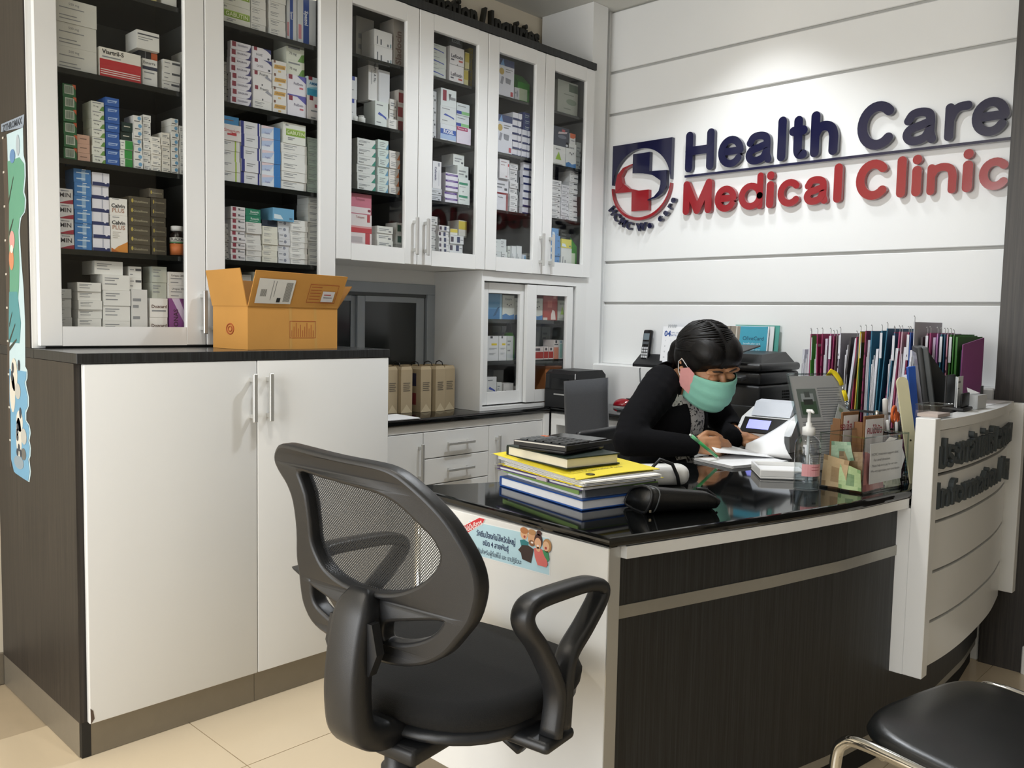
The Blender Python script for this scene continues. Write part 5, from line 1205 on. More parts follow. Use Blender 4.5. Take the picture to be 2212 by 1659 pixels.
# clear donation box with banknotes
DX, DY = 1.391, -1.463
RD = math.atan2(-0.035, 0.213)
t = thing('donation_box', 'clear acrylic donation box with a white notice taped on', 'box', (DX, DY, ZD + 0.0008), RD)
W_, D_, H_ = 0.214, 0.128, 0.147; th = 0.004
MB().box(0, 0, 0, W_, th, H_, 'clear_acrylic').build('wall_sheet', t); MB().box(0, D_ - th, 0, W_, D_, H_, 'clear_acrylic').build('wall_sheet', t)
MB().box(0, th, 0, th, D_ - th, H_, 'clear_acrylic').build('wall_sheet', t); MB().box(W_ - th, th, 0, W_, D_ - th, H_, 'clear_acrylic').build('wall_sheet', t)
MB().box(th, th, 0, W_ - th, D_ - th, th, 'clear_acrylic').build('base_sheet', t)
glass('acrylic_edge', (0.78, 0.84, 0.84), 0.12, 0.05)
eg = MB()
for x, y in ((0, 0), (W_, 0), (0, D_), (W_, D_)): eg.box(x - 0.0016, y - 0.0016, 0, x + 0.0016, y + 0.0016, H_, 'acrylic_edge')
for (x0, y0, x1, y1) in ((0, 0, W_, 0), (0, D_, W_, D_), (0, 0, 0, D_), (W_, 0, W_, D_)):
    for z in (0.0, H_): eg.box(x0 - 0.0015, y0 - 0.0015, z, x1 + 0.0015, y1 + 0.0015, z + 0.003, 'acrylic_edge')
eg.build('polished_edges', t)
nt_ = MB().box(0.030, -0.0012, 0.024, 0.186, -0.0004, 0.130, '#c9cccd', xf=Matrix.Rotation(-0.02, 4, 'Y'))
nt_.build('notice', t)
MB().text('HCMC treatment support clinic.', 0.010, '#77797c', face_front(0.100, -0.0018, 0.102)).text('For small donations', 0.010, '#77797c', face_front(0.085, -0.0018, 0.087)).text('Please help us to pay for our care', 0.009, '#77797c', face_front(0.100, -0.0018, 0.072)).text('We very appreciate your contribution', 0.009, '#77797c', face_front(0.104, -0.0018, 0.058)).build('print', t)
MB().add([(0.045, 0.0008, 0.10), (0.16, 0.0008, 0.138), (0.12, 0.0008, 0.144)], [(0, 1, 2)], '#dfe0e0').add([(0.186, -0.0003, 0.05), (0.202, -0.0003, 0.083), (0.186, -0.0003, 0.11)], [(0, 1, 2)], '#dfe0e0').build('star_paper', t)
def banknote(label, col, dark, pts, cols2):
    """one crumpled note: a small bent sheet given by its four corners"""
    A, B_, C_, D2 = [Vector(p) for p in pts]
    k = 6; vs = []
    for i in range(k + 1):
        for j in range(k + 1):
            u, v = i / k, j / k
            q = (A * (1 - u) + B_ * u) * (1 - v) + (D2 * (1 - u) + C_ * u) * v
            nn = (B_ - A).cross(D2 - A).normalized()
            vs.append(q + nn * 0.003 * math.sin(5 * u + 3 * v + len(label)))
    b = MB(); idx = lambda i, j: i * (k + 1) + j
    for i in range(k):
        for j in range(k):
            c = col
            if (i in (0, k - 1) and j in (0, k - 1)): c = dark
            if i in (2, 3) and j in (1, 2, 3): c = cols2
            b.add([vs[idx(i, j)], vs[idx(i + 1, j)], vs[idx(i + 1, j + 1)], vs[idx(i, j + 1)]], [(0, 1, 2, 3)], c)
    me = b.mesh('banknote'); o = bpy.data.objects.new('banknote', me); COL.objects.link(o)
    p = Matrix.Translation((DX, DY, ZD + 0.0008)) @ Matrix.Rotation(RD, 4, 'Z')
    o.matrix_world = p
    sm = o.modifiers.new('thickness', 'SOLIDIFY'); sm.thickness = 0.0006
    return tag(o, label, 'banknote', 'banknotes in the donation box')
banknote('tan banknote standing against the side of the donation box', '#c9ae86', '#a98a62', [(0.006, 0.122, 0.006), (0.008, 0.052, 0.006), (0.010, 0.046, 0.082), (0.007, 0.122, 0.090)], '#ab8f6a')
banknote('green banknote with a portrait at the front of the donation box', '#b9cf9a', '#93b27c', [(0.0065, 0.072, 0.006), (0.0085, 0.008, 0.006), (0.0075, 0.010, 0.062), (0.0065, 0.070, 0.074)], '#7f9c70')
banknote('pink banknote behind the notice in the donation box', '#c98a86', '#a96a6c', [(0.008, 0.0065, 0.006), (0.120, 0.009, 0.006), (0.090, 0.010, 0.092), (0.010, 0.0075, 0.112)], '#b87874')
banknote('pale green banknote leaning high in the donation box', '#a9c2a6', '#7fa287', [(0.035, 0.115, 0.060), (0.040, 0.050, 0.080), (0.036, 0.062, 0.128), (0.030, 0.116, 0.124)], '#8fae92')
banknote('brown banknote folded across the middle of the donation box', '#a08a68', '#7d6a4e', [(0.034, 0.090, 0.020), (0.060, 0.024, 0.030), (0.058, 0.024, 0.104), (0.030, 0.090, 0.100)], '#86724f')
banknote('olive banknote crumpled at the far end of the donation box', '#8f947a', '#6c7158', [(0.140, 0.030, 0.006), (0.205, 0.022, 0.006), (0.200, 0.040, 0.030), (0.145, 0.050, 0.038)], '#777c62')
banknote('pale crumpled banknote on the floor of the donation box', '#c3c8b6', '#a0a690', [(0.125, 0.006, 0.005), (0.207, 0.008, 0.005), (0.204, 0.012, 0.042), (0.135, 0.012, 0.036)], '#aab09a')
# white tray box
t = thing('white_tray', 'flat white plastic tray lying beside the sanitizer bottle', 'tray', (1.398, -1.172, ZD + 0.0008), math.atan2(-0.085, 0.065))
MB().box(0, 0, 0, 0.145, 0.16, 0.006, 'white_laminate', bev=0.002, seg=1).box(0, 0, 0.006, 0.145, 0.006, 0.026, 'white_laminate', bev=0.002, seg=1).box(0, 0.154, 0.006, 0.145, 0.16, 0.026, 'white_laminate', bev=0.002, seg=1).box(0, 0.006, 0.006, 0.006, 0.154, 0.026, 'white_laminate').box(0.139, 0.006, 0.006, 0.145, 0.154, 0.026, 'white_laminate').build('tray_shell', t)
MB().box(0.008, 0.008, 0.0065, 0.137, 0.152, 0.014, 'paper_white').build('cards', t)
# acrylic sign holder
h_ang = math.atan2(-0.34, 0.94)
t = thing('sign_holder', 'tilted clear acrylic holder with a printed article and photo', 'sign holder', (1.605, -1.215, ZD + 0.0008), h_ang)
TL = Matrix.Rotation(-0.33, 4, 'X')
MB().box(0, -0.002, 0, 0.218, 0.0, 0.302, 'clear_acrylic', xf=TL).build('front_sheet', t)
MB().box(0, 0.0025, 0, 0.218, 0.0045, 0.302, 'clear_acrylic', xf=TL).build('rear_sheet', t)
ed = MB()
for x in (0, 0.218): ed.box(x - 0.002, -0.003, 0, x + 0.002, 0.005, 0.302, 'acrylic_edge', xf=TL)
ed.box(0, -0.003, 0.300, 0.218, 0.005, 0.304, 'acrylic_edge', xf=TL)
ed.build('polished_edges', t)
MB().box(0.0, 0.004, 0.0, 0.218, 0.095, 0.003, 'clear_acrylic').build('foot', t)
MB().box(0.004, 0.0006, 0.004, 0.214, 0.0014, 0.296, '#c6c8ca', xf=TL).build('printed_page', t)
pg = MB()
pg.box(0.022, 0.0001, 0.165, 0.100, 0.0004, 0.255, '#7e8a86', xf=TL).box(0.030, -0.0001, 0.175, 0.092, 0.0002, 0.215, '#4c6650', xf=TL).box(0.036, -0.0002, 0.215, 0.086, 0.0001, 0.240, '#aab2b4', xf=TL).box(0.042, -0.0003, 0.205, 0.080, 0.0, 0.222, '#3f4440', xf=TL).box(0.05, -0.0003, 0.228, 0.072, 0.0, 0.246, '#5f6664', xf=TL)
for k in range(14): pg.box(0.108, 0.0001, 0.255 - 0.0075 * k, 0.200 - 0.012 * (k % 4 == 3), 0.0004, 0.2575 - 0.0075 * k, '#8b8f94', xf=TL)
for k in range(17): pg.box(0.022, 0.0001, 0.150 - 0.0078 * k, 0.196 - 0.06 * (k % 5 == 1), 0.0004, 0.1525 - 0.0078 * k, '#8b8f94', xf=TL)
pg.build('print', t)
# yellow lanyard with card hung over the holder
t = thing('lanyard', 'yellow lanyard and card pouch hung over the acrylic holder', 'lanyard', (1.605, -1.215, ZD + 0.0008), h_ang)
mat('lanyard_yellow', '#e8cf1e', 0.6)
def hp(x, y, z): return tuple(TL @ Vector((x, y, z)))
MB().tube([hp(0.178, 0.015, 0.25), hp(0.176, 0.008, 0.300), hp(0.180, -0.002, 0.309), hp(0.192, -0.006, 0.300), hp(0.205, -0.007, 0.278), hp(0.208, -0.007, 0.262)], 1.0, 'lanyard_yellow', 10, flat=((0, 1, 0), 0.009, 0.0016, 0.8)).build('strap', t)
MB().tube([hp(0.208, -0.007, 0.262), hp(0.211, -0.007, 0.244)], 0.0028, 'chrome', 8).build('clasp', t)
MB().tube([hp(0.211, -0.007, 0.246), hp(0.214, -0.007, 0.212)], 1.0, 'lanyard_yellow', 10, flat=((0, 1, 0), 0.009, 0.002, 0.8)).build('strap', t)
MB().tube([hp(0.212 + 0.007 * math.cos(q), -0.008, 0.203 + 0.008 * math.sin(q)) for q in [i * PI / 6 for i in range(12)]], 0.0016, 'chrome', 6, closed=True).build('ring', t)
cx = Matrix.Translation(TL @ Vector((0.205, -0.009, 0.205))) @ TL @ Matrix.Rotation(0.55, 4, 'Y')
MB().box(-0.030, -0.001, -0.115, 0.030, 0.001, 0.0, 'clear_acrylic', xf=cx).build('card_sleeve', t)
cd = MB().box(-0.026, -0.0022, -0.108, 0.026, -0.0012, -0.018, '#aeb2ae', xf=cx)
for k, (x, z, c) in enumerate(((-0.012, -0.035, '#7f8a72'), (0.008, -0.05, '#b0a048'), (-0.006, -0.07, '#8a8f86'), (0.010, -0.085, '#c2b45c'), (-0.010, -0.095, '#6f7a66'))): cd.box(x - 0.008, -0.0028, z - 0.007, x + 0.008, -0.0021, z + 0.007, c, xf=cx)
cd.build('card', t)
# ---------------------------------------------------------------- hanging files on the counter by the wall
FILES = [ # y at the near edge, top, colour, kind (f folder, p papers, b board), lean of the top towards -y
    (-0.893, 1.108, '#d3d5df', 'p', .0), (-0.905, 1.112, '#d9dbe2', 'p', .01), (-0.921, 1.166, '#a04068', 'f', .0), (-0.931, 1.160, '#4f9a3c', 'f', -.01), (-0.943, 1.13, '#b9cfc0', 'p', .0),
    (-0.956, 1.166, '#9c2c5c', 'f', -.012), (-0.968, 1.168, '#932a58', 'f', .0), (-0.979, 1.150, '#cfc6d6', 'p', .0), (-0.990, 1.168, '#b25a8c', 'f', .004), (-1.002, 1.160, '#94305e', 'f', .006), (-1.012, 1.162, '#6f5a58', 'f', .006), (-1.024, 1.172, '#b9b6c4', 'f', .01),
    (-1.040, 1.158, '#3a3638', 'b', .03), (-1.058, 1.155, '#d2d6de', 'p', .03), (-1.066, 1.158, '#37302f', 'b', .035), (-1.082, 1.160, '#a33058', 'f', .01), (-1.097, 1.178, '#c9b53c', 'f', .01), (-1.106, 1.180, '#4a7a34', 'f', .0),
    (-1.120, 1.182, '#8c2a56', 'f', .004), (-1.131, 1.150, '#cdd0dc', 'p', .0), (-1.142, 1.182, '#2f6f8c', 'f', .0), (-1.153, 1.120, '#e0e2ea', 'p', .012), (-1.165, 1.184, '#3a7c96', 'f', .012), (-1.178, 1.192, '#1f6682', 'f', .02), (-1.191, 1.180, '#8f3668', 'f', .03), (-1.203, 1.176, '#35708e', 'f', .02),
    (-1.212, 1.125, '#e2e3ea', 'p', .02), (-1.224, 1.182, '#b5587c', 'f', .012), (-1.236, 1.182, '#c4a6b4', 'f', .012), (-1.246, 1.130, '#dedfe8', 'p', .012), (-1.256, 1.180, '#962f58', 'f', .01), (-1.267, 1.180, '#274f9c', 'f', .006), (-1.277, 1.120, '#dcdde6', 'p', .0), (-1.289, 1.216, '#b4b6bc', 'f', -.006), (-1.300, 1.165, '#4c4448', 'b', .0),
    (-1.312, 1.178, '#9a6a80', 'f', .004), (-1.324, 1.180, '#9a3a6c', 'f', .004), (-1.336, 1.165, '#cfc0da', 'p', .0), (-1.349, 1.178, '#b57ab0', 'f', .0), (-1.360, 1.176, '#2f6f86', 'f', .0), (-1.371, 1.176, '#1f4f6c', 'f', .0), (-1.382, 1.176, '#c98aa0', 'f', .0), (-1.392, 1.176, '#3f7a34', 'f', .0), (-1.402, 1.172, '#3f7a34', 'f', .0)]
CN = {'#a04068': 'magenta', '#4f9a3c': 'green', '#9c2c5c': 'magenta', '#932a58': 'magenta', '#b25a8c': 'pink', '#94305e': 'magenta', '#6f5a58': 'brown', '#b9b6c4': 'grey', '#a33058': 'crimson', '#c9b53c': 'yellow', '#4a7a34': 'green', '#8c2a56': 'magenta', '#2f6f8c': 'blue', '#3a7c96': 'teal', '#1f6682': 'teal', '#8f3668': 'purple', '#35708e': 'blue', '#b5587c': 'rose', '#c4a6b4': 'pale pink', '#962f58': 'crimson', '#274f9c': 'navy blue', '#b4b6bc': 'clear grey', '#9a6a80': 'dusky pink', '#9a3a6c': 'magenta', '#b57ab0': 'lilac', '#2f6f86': 'teal', '#1f4f6c': 'dark blue', '#c98aa0': 'pink', '#3f7a34': 'green'}
fr = thing('file_rack', 'dark wire rack holding the row of hanging files by the wall', 'rack', (2.20, 0, ZL + 0.0008))
rk = MB().box(0.0, -1.425, 0.0, 0.33, -0.880, 0.004, 'black_plastic')
for y in (-1.425, -0.883): rk.box(0.0, y, 0.004, 0.33, y + 0.003, 0.20, 'black_plastic')
rk.build('tray', fr)
for x in (0.0, 0.324): MB().box(x, -1.422, 0.10, x + 0.006, -0.883, 0.108, 'black_plastic').build('rail', fr)
counts = {'f': 0, 'p': 0, 'b': 0}; rq = random.Random(5)
TENS = ORD + ['thirteenth', 'fourteenth', 'fifteenth', 'sixteenth', 'seventeenth', 'eighteenth', 'nineteenth', 'twentieth', 'twenty-first', 'twenty-second', 'twenty-third', 'twenty-fourth', 'twenty-fifth', 'twenty-sixth', 'twenty-seventh', 'twenty-eighth', 'twenty-ninth', 'thirtieth', 'thirty-first']
for y, zt, c, kd, ln in FILES:
    k = counts[kd]; counts[kd] += 1
    th = {'f': 0.0035, 'p': 0.0085, 'b': 0.006}[kd]
    x0 = 2.212 + rq.uniform(0, 0.012) + (0.008 if kd == 'p' else 0) + (0.035 if y < -1.29 else 0); x1 = 2.50; z0 = ZL + 0.006
    nm = {'f': 'hanging_folder', 'p': 'paper_bundle', 'b': 'clip_board'}[kd]
    lab = {'f': '%s hanging folder, %s along the file row from the black printer' % (CN.get(c, ''), TENS[k]), 'p': 'white paper bundle, %s along the file row from the black printer' % TENS[k], 'b': 'dark file board, %s along the file row from the black printer' % TENS[k]}[kd]
    t = thing(nm, lab, {'f': 'folder', 'p': 'papers', 'b': 'board'}[kd], (x0, y, z0), group='files in the rack by the wall')
    h = zt - z0; w = x1 - x0
    sh = lambda z: -ln * z / h * 1.0
    vs = []
    for x in (0, w):
        for (yy, zz) in ((-th / 2, 0), (th / 2, 0), (th / 2 - ln, h), (-th / 2 - ln, h)): vs.append((x, yy, zz))
    b = MB().add(vs, [(0, 1, 2, 3), (7, 6, 5, 4), (0, 3, 7, 4), (1, 5, 6, 2), (3, 2, 6, 7), (0, 4, 5, 1)], c)
    if kd == 'p':
        for q in range(3):
            yy = -th / 2 + th * (q + 0.5) / 3
            b.box(-0.003 - 0.002 * q, yy - 0.001, 0.01, 0, yy + 0.001, h * (0.93 - 0.05 * q), '#e9eaf0')
    b.build({'f': 'card', 'p': 'sheets', 'b': 'board'}[kd], t)
    if kd == 'f':
        MB().tube([(0.004, -ln, h - 0.004), (0.004, -ln, h + 0.016), (0.001, -ln + 0.002, h + 0.022), (-0.002, -ln + 0.002, h + 0.019)], 0.0011, '#b8babc', 5).build('hook', t)
        if k % 3 == 1: MB().box(-0.0008, -ln * 0.9 - 0.004, h * 0.75, 0.0, -ln * 0.9 + 0.004, h * 0.98, '#d6d7de').build('index_tab', t)
        if k % 4 == 3:
            d = MB()
            for q in range(5): d.box(-0.0009, -ln * (0.3 + 0.12 * q) - 0.0012, h * (0.3 + 0.12 * q), 0.0, -ln * (0.3 + 0.12 * q) + 0.0012, h * (0.3 + 0.12 * q) + 0.008, '#3a1c2c')
            d.build('punched_holes', t)
# wide green folder turned to the viewer at the end of the row
t = thing('green_folder', 'broad green folder standing at the end of the file row', 'folder', (2.235, -1.416, ZL + 0.006), 0.0)
MB().box(0, -0.003, 0, 0.27, 0.003, 0.368, '#3f7a34').build('card', t); MB().box(0.27, -0.004, 0, 0.288, 0.002, 0.360, '#8d5a86').build('spine_edge', t)
# purple folder leaning near the end
t = thing('purple_folder', 'plain purple folder leaning beside the monitor', 'folder', (2.255, -1.424, ZL + 0.002), rot=(0.04, -0.10, 0.0))
mat('purple_folder', '#95508b', 0.5)
MB().box(0.0, -0.0035, 0.0, 0.225, 0.0, 0.350, 'purple_folder', bev=0.001, seg=1).build('front_cover', t)
MB().box(0.003, 0.0005, 0.0, 0.230, 0.003, 0.330, '#23303c').build('inner_sheets', t)
# ---------------------------------------------------------------- monitor seen from behind
wd_ = Vector((0.93, 0.37, 0))
t = thing('computer_monitor', 'black flat monitor seen from behind, turned towards the woman', 'monitor', (2.068, -1.405, ZD + 0.001), math.atan2(wd_.y, wd_.x))
TLm = Matrix.Translation((0, 0, 0.09)) @ Matrix.Rotation(-0.16, 4, 'X')
# local: x along the screen width, +y towards the screen front
MB().box(-0.150, 0.0, 0.0, 0.150, 0.016, 0.290, 'dark_grey_plastic', bev=0.004, seg=2, xf=TLm).build('front_bezel', t)
MB().box(-0.148, -0.016, 0.002, 0.148, 0.0, 0.288, 'mid_grey_plastic', bev=0.003, seg=1, xf=TLm).build('rear_shell', t)
MB().box(-0.138, 0.016, 0.02, 0.138, 0.0175, 0.274, 'black_gloss', xf=TLm).build('screen', t)
hb = MB(); A = [(-0.125, -0.016, 0.02), (0.125, -0.016, 0.02), (0.125, -0.016, 0.275), (-0.125, -0.016, 0.275)]; B = [(-0.080, -0.058, 0.06), (0.080, -0.058, 0.06), (0.080, -0.058, 0.190), (-0.080, -0.058, 0.190)]
hb.add(A + B, [(0, 1, 5, 4), (1, 2, 6, 5), (2, 3, 7, 6), (3, 0, 4, 7), (7, 6, 5, 4)], 'dark_grey_plastic', xf=TLm).build('rear_housing', t)
MB().box(-0.045, -0.062, 0.0, 0.045, -0.034, 0.19, 'black_plastic', bev=0.004, seg=1).build('stand_neck', t)
MB().box(-0.09, -0.068, 0.0, 0.09, 0.06, 0.012, 'black_plastic', bev=0.004, seg=2).build('stand_foot', t)
# ---------------------------------------------------------------- wooden card boxes, pen cup, stick
mat('beech', '#7d5734', 0.6, noise=0.12, nscale=30)
for i, (x, y, w, h, txt, lab) in enumerate(((1.540, -1.340, 0.085, 0.195, 'รอเช็ค LAB', 'wooden index box with a white Thai card, nearer the acrylic holder'), (1.575, -1.388, 0.105, 0.186, 'คนไข้นัด', 'wooden index box with red Thai lettering beside the pen holder'))):
    t = thing('index_box', lab, 'box', (x, y, ZD + 0.0008), -0.15)
    MB().box(0, 0, 0, w, 0.006, h, 'beech', bev=0.002, seg=1).box(0, 0.030, 0, w, 0.036, h * 0.8, 'beech').box(0, 0.006, 0, 0.006, 0.030, h * 0.9, 'beech').box(w - 0.006, 0.006, 0, w, 0.030, h * 0.9, 'beech').box(0.006, 0.006, 0, w - 0.006, 0.030, 0.005, 'beech').build('wood_box', t)
    MB().box(0.006, -0.001, 0.010, w - 0.006, 0.0, h - 0.010, '#ece6e4', bev=0.0004, seg=1).build('card', t)
    MB().text(txt, 0.030, '#a03440', face_front(w / 2, -0.0016, h - 0.042), 0.015, sx=0.8).build('print', t)
t = thing('pen_holder', 'black wire mesh pen holder behind the donation box', 'pen holder', (1.722, -1.412, ZD + 0.0008), -0.2)
ph_ = MB()
W2, H2 = 0.043, 0.135
for k in range(9):
    q = -W2 + 2 * W2 * k / 8
    for (x0, y0, x1, y1) in ((q, -W2, q, -W2), (q, W2, q, W2), (-W2, q, -W2, q), (W2, q, W2, q)): ph_.box(x0 - 0.0006, y0 - 0.0006, 0.003, x1 + 0.0006, y1 + 0.0006, H2, 'black_plastic')
for k in range(14):
    z = 0.006 + k * 0.0098
    ph_.box(-W2, -W2 - 0.0006, z, W2, -W2 + 0.0006, z + 0.0012, 'black_plastic').box(-W2, W2 - 0.0006, z, W2, W2 + 0.0006, z + 0.0012, 'black_plastic').box(-W2 - 0.0006, -W2, z, -W2 + 0.0006, W2, z + 0.0012, 'black_plastic').box(W2 - 0.0006, -W2, z, W2 + 0.0006, W2, z + 0.0012, 'black_plastic')
ph_.build('mesh_wall', t)
MB().box(-W2, -W2, 0, W2, W2, 0.003, 'black_plastic').build('base_plate', t)
MB().tube([(-W2, -W2, H2), (W2, -W2, H2), (W2, W2, H2), (-W2, W2, H2)], 0.003, 'black_gloss', 6, closed=True).build('rim', t)
R2 = Matrix.Translation((1.722, -1.412, ZD + 0.005)) @ Matrix.Rotation(-0.2, 4, 'Z')
def pen(label, a, b_, r, body, tip, cat='pen', name='pen'):
    A, B = R2 @ Vector(a), R2 @ Vector(b_)
    t = thing(name, label, cat, tuple(A), group='pens in the mesh holder'); d = B - A
    MB().tube([(0, 0, 0), tuple(d * 0.10)], [r * 0.3, r], tip, 8).build('tip', t)
    MB().tube([tuple(d * 0.10), tuple(d * 0.80)], r, body, 8).build('barrel', t)
    MB().tube([tuple(d * 0.80), tuple(d * 0.985), tuple(d)], [r * 1.08, r * 1.08, r * 0.6], tip if tip != body else 'chrome', 8).build('cap', t)
pen('thick silver marker leaning in the mesh pen holder', (0.012, 0.02, 0), (-0.022, 0.015, 0.225), 0.0075, '#8f8884', '#c9c6c2', 'marker', 'marker')
pen('red pen leaning in the mesh pen holder', (-0.015, 0.02, 0), (-0.045, 0.025, 0.19), 0.0055, '#a8282c', '#a8282c')
pen('slim black pen in the mesh pen holder', (-0.02, -0.02, 0), (-0.030, 0.0, 0.165), 0.0045, '#1d1e20', '#e2e2e0')
pen('black pen with white cap in the mesh pen holder', (-0.005, -0.025, 0), (-0.008, -0.015, 0.160), 0.0045, '#23252a', '#d4d5d6')
pen('yellow-striped pen in the mesh pen holder', (0.005, -0.025, 0), (0.002, -0.018, 0.162), 0.004, '#cfc04a', '#2a2c2e')
pen('purple stubby marker in the mesh pen holder', (0.02, -0.02, 0), (0.022, -0.020, 0.158), 0.008, '#8a2f6c', '#8a2f6c')
pen('light blue marker in the mesh pen holder', (0.034, -0.028, 0), (0.036, -0.028, 0.155), 0.007, '#5aa9cf', '#4a98be')
t = thing('scissors', 'orange handled scissors standing in the mesh pen holder', 'scissors', tuple(R2 @ Vector((0.025, 0.012, 0.0))))
mat('orange_plastic', '#d8662c', 0.35)
for s_, cx, cz in ((-1, -0.010, 0.178), (1, 0.022, 0.158)):
    MB().tube([(cx + 0.016 * math.cos(q), 0.002 * s_, cz + 0.023 * math.sin(q)) for q in [i * PI / 8 for i in range(16)]], 0.0042, 'orange_plastic', 8, closed=True).build('finger_ring', t)
    MB().add([(cx * 0.5 - 0.004, 0.002 * s_, cz - 0.024), (cx * 0.5 + 0.006, 0.002 * s_, cz - 0.024), (0.003, 0.002 * s_, 0.002), (0.0, 0.002 * s_, 0.002), (cx * 0.5 - 0.004, 0.0035 * s_, cz - 0.024), (cx * 0.5 + 0.006, 0.0035 * s_, cz - 0.024), (0.003, 0.0035 * s_, 0.002), (0.0, 0.0035 * s_, 0.002)], [(0, 1, 2, 3), (7, 6, 5, 4), (0, 4, 5, 1), (1, 5, 6, 2), (3, 2, 6, 7), (0, 3, 7, 4)], 'chrome').build('blade', t)
mat('cream_wood', '#cdc8a6', 0.6, noise=0.06)
t = thing('measuring_stick', 'tall cream wooden stick with rounded top beside the white post', 'stick', (1.683, -1.496, ZD + 0.001), rot=(0.0, -0.02, math.radians(-38)))
pts = [(-0.017, 0), (0.017, 0)] + [(0.017 * math.cos(a), 0.283 + 0.017 * math.sin(a)) for a in [i * PI / 12 for i in range(13)]]
MB().prism(pts, -0.003, 0.003, 'cream_wood', 'y', xf=Matrix.Rotation(-0.16, 4, 'X') @ Matrix.Rotation(-0.08, 4, 'Y')).build('blade', t)
MB().lathe([(0.0, 0.0), (0.003, 0.0)], '#6c6850', 10, xf=Matrix.Rotation(-0.16, 4, 'X') @ Matrix.Rotation(-0.08, 4, 'Y') @ Matrix.Translation((0.0, -0.0034, 0.12)) @ Matrix.Rotation(PI / 2, 4, 'X')).build('hole', t)
t = thing('blue_folder', 'narrow blue plastic folder standing behind the cream stick', 'folder', (1.800, -1.462, ZD + 0.001), rot=(-0.03, -0.12, -0.45))
mat('blue_plastic', '#2c57b0', 0.35)
MB().box(-0.015, -0.004, 0, 0.015, 0.004, 0.325, 'blue_plastic', bev=0.002, seg=1).build('spine', t); MB().box(-0.012, 0.004, 0.006, 0.012, 0.02, 0.300, '#d8dae4').build('sheets', t)
# ---------------------------------------------------------------- things on the screen ledge
ZG = ZS1 - 0.006
t = thing('acrylic_tray', 'small clear acrylic card box on the corner of the ledge', 'card box', (1.622, -1.566, ZG + 0.001), -0.05)
MB().box(0, 0, 0, 0.098, 0.062, 0.003, 'clear_acrylic').build('base_sheet', t)
for (x0, y0, x1, y1) in ((0, 0, 0.098, 0.003), (0, 0.059, 0.098, 0.062), (0, 0.003, 0.003, 0.059), (0.095, 0.003, 0.098, 0.059)): MB().box(x0, y0, 0.003, x1, y1, 0.036, 'clear_acrylic').build('wall_sheet', t)
MB().tube([(0, 0, 0.036), (0.098, 0, 0.036), (0.098, 0.062, 0.036), (0, 0.062, 0.036)], 0.0014, 'acrylic_edge', 6, closed=True).build('polished_edges', t)
MB().box(0.005, 0.004, 0.0032, 0.092, 0.058, 0.012, '#c8b8b0').build('cards', t)
t = thing('card_stand', 'black stand holding white business cards on the ledge', 'card holder', (1.905, -1.535, ZG + 0.001), 0.05)
MB().box(0, -0.01, 0, 0.105, 0.05, 0.010, 'black_plastic', bev=0.003, seg=2).build('foot', t); MB().box(0.02, 0.0, 0.010, 0.105, 0.006, 0.052, 'black_plastic', bev=0.006, seg=2).build('front_lip', t)
MB().box(0.0, 0.040, 0.010, 0.095, 0.046, 0.105, 'black_plastic', bev=0.002, seg=1).build('rear_plate', t)
for i, (x, rz_, lab) in enumerate(((0.004, 0.35, 'front'), (0.03, 0.0, 'rear'))):
    c = thing('business_card', 'white printed business card, the %s one in the black stand' % lab, 'card', tuple(Matrix.Translation((1.905, -1.535, ZG + 0.011)) @ Matrix.Rotation(0.05, 4, 'Z') @ Vector((x, 0.010 + 0.012 * i, 0))), 0.05 + rz_)
    MB().box(0, 0, 0, 0.055 + 0.025 * i, 0.0015, 0.090, '#d6d9da').build('card', c)
    MB().box(0.006, -0.0003, 0.070, 0.05, 0, 0.076, '#6c7074').box(0.006, -0.0003, 0.052, 0.04, 0, 0.056, '#8c9094').build('print', c)
t = thing('folded_card_box', 'small open white paper box on the ledge', 'paper box', (2.035, -1.545, ZG + 0.001), -0.05)
MB().box(0, 0, 0, 0.075, 0.004, 0.042, '#c6c8c9').box(0, 0.056, 0, 0.075, 0.06, 0.042, '#c6c8c9').box(0, 0.004, 0, 0.004, 0.056, 0.042, '#d2d4d4').box(0.071, 0.004, 0, 0.075, 0.056, 0.042, '#c6c8c9').box(0.004, 0.004, 0, 0.071, 0.056, 0.003, '#c6c8c9').build('box_body', t)
MB().add([(0.004, 0.03, 0.044), (0.05, 0.01, 0.046), (0.035, 0.045, 0.062)], [(0, 1, 2)], '#dfe0e0').build('folded_sheet', t)
tag(MB().box(2.13, -1.530, ZG + 0.0005, 2.44, -1.490, ZG + 0.0015, 'paper_white').build('ledge_paper'), 'white paper strip lying along the ledge top', 'paper')
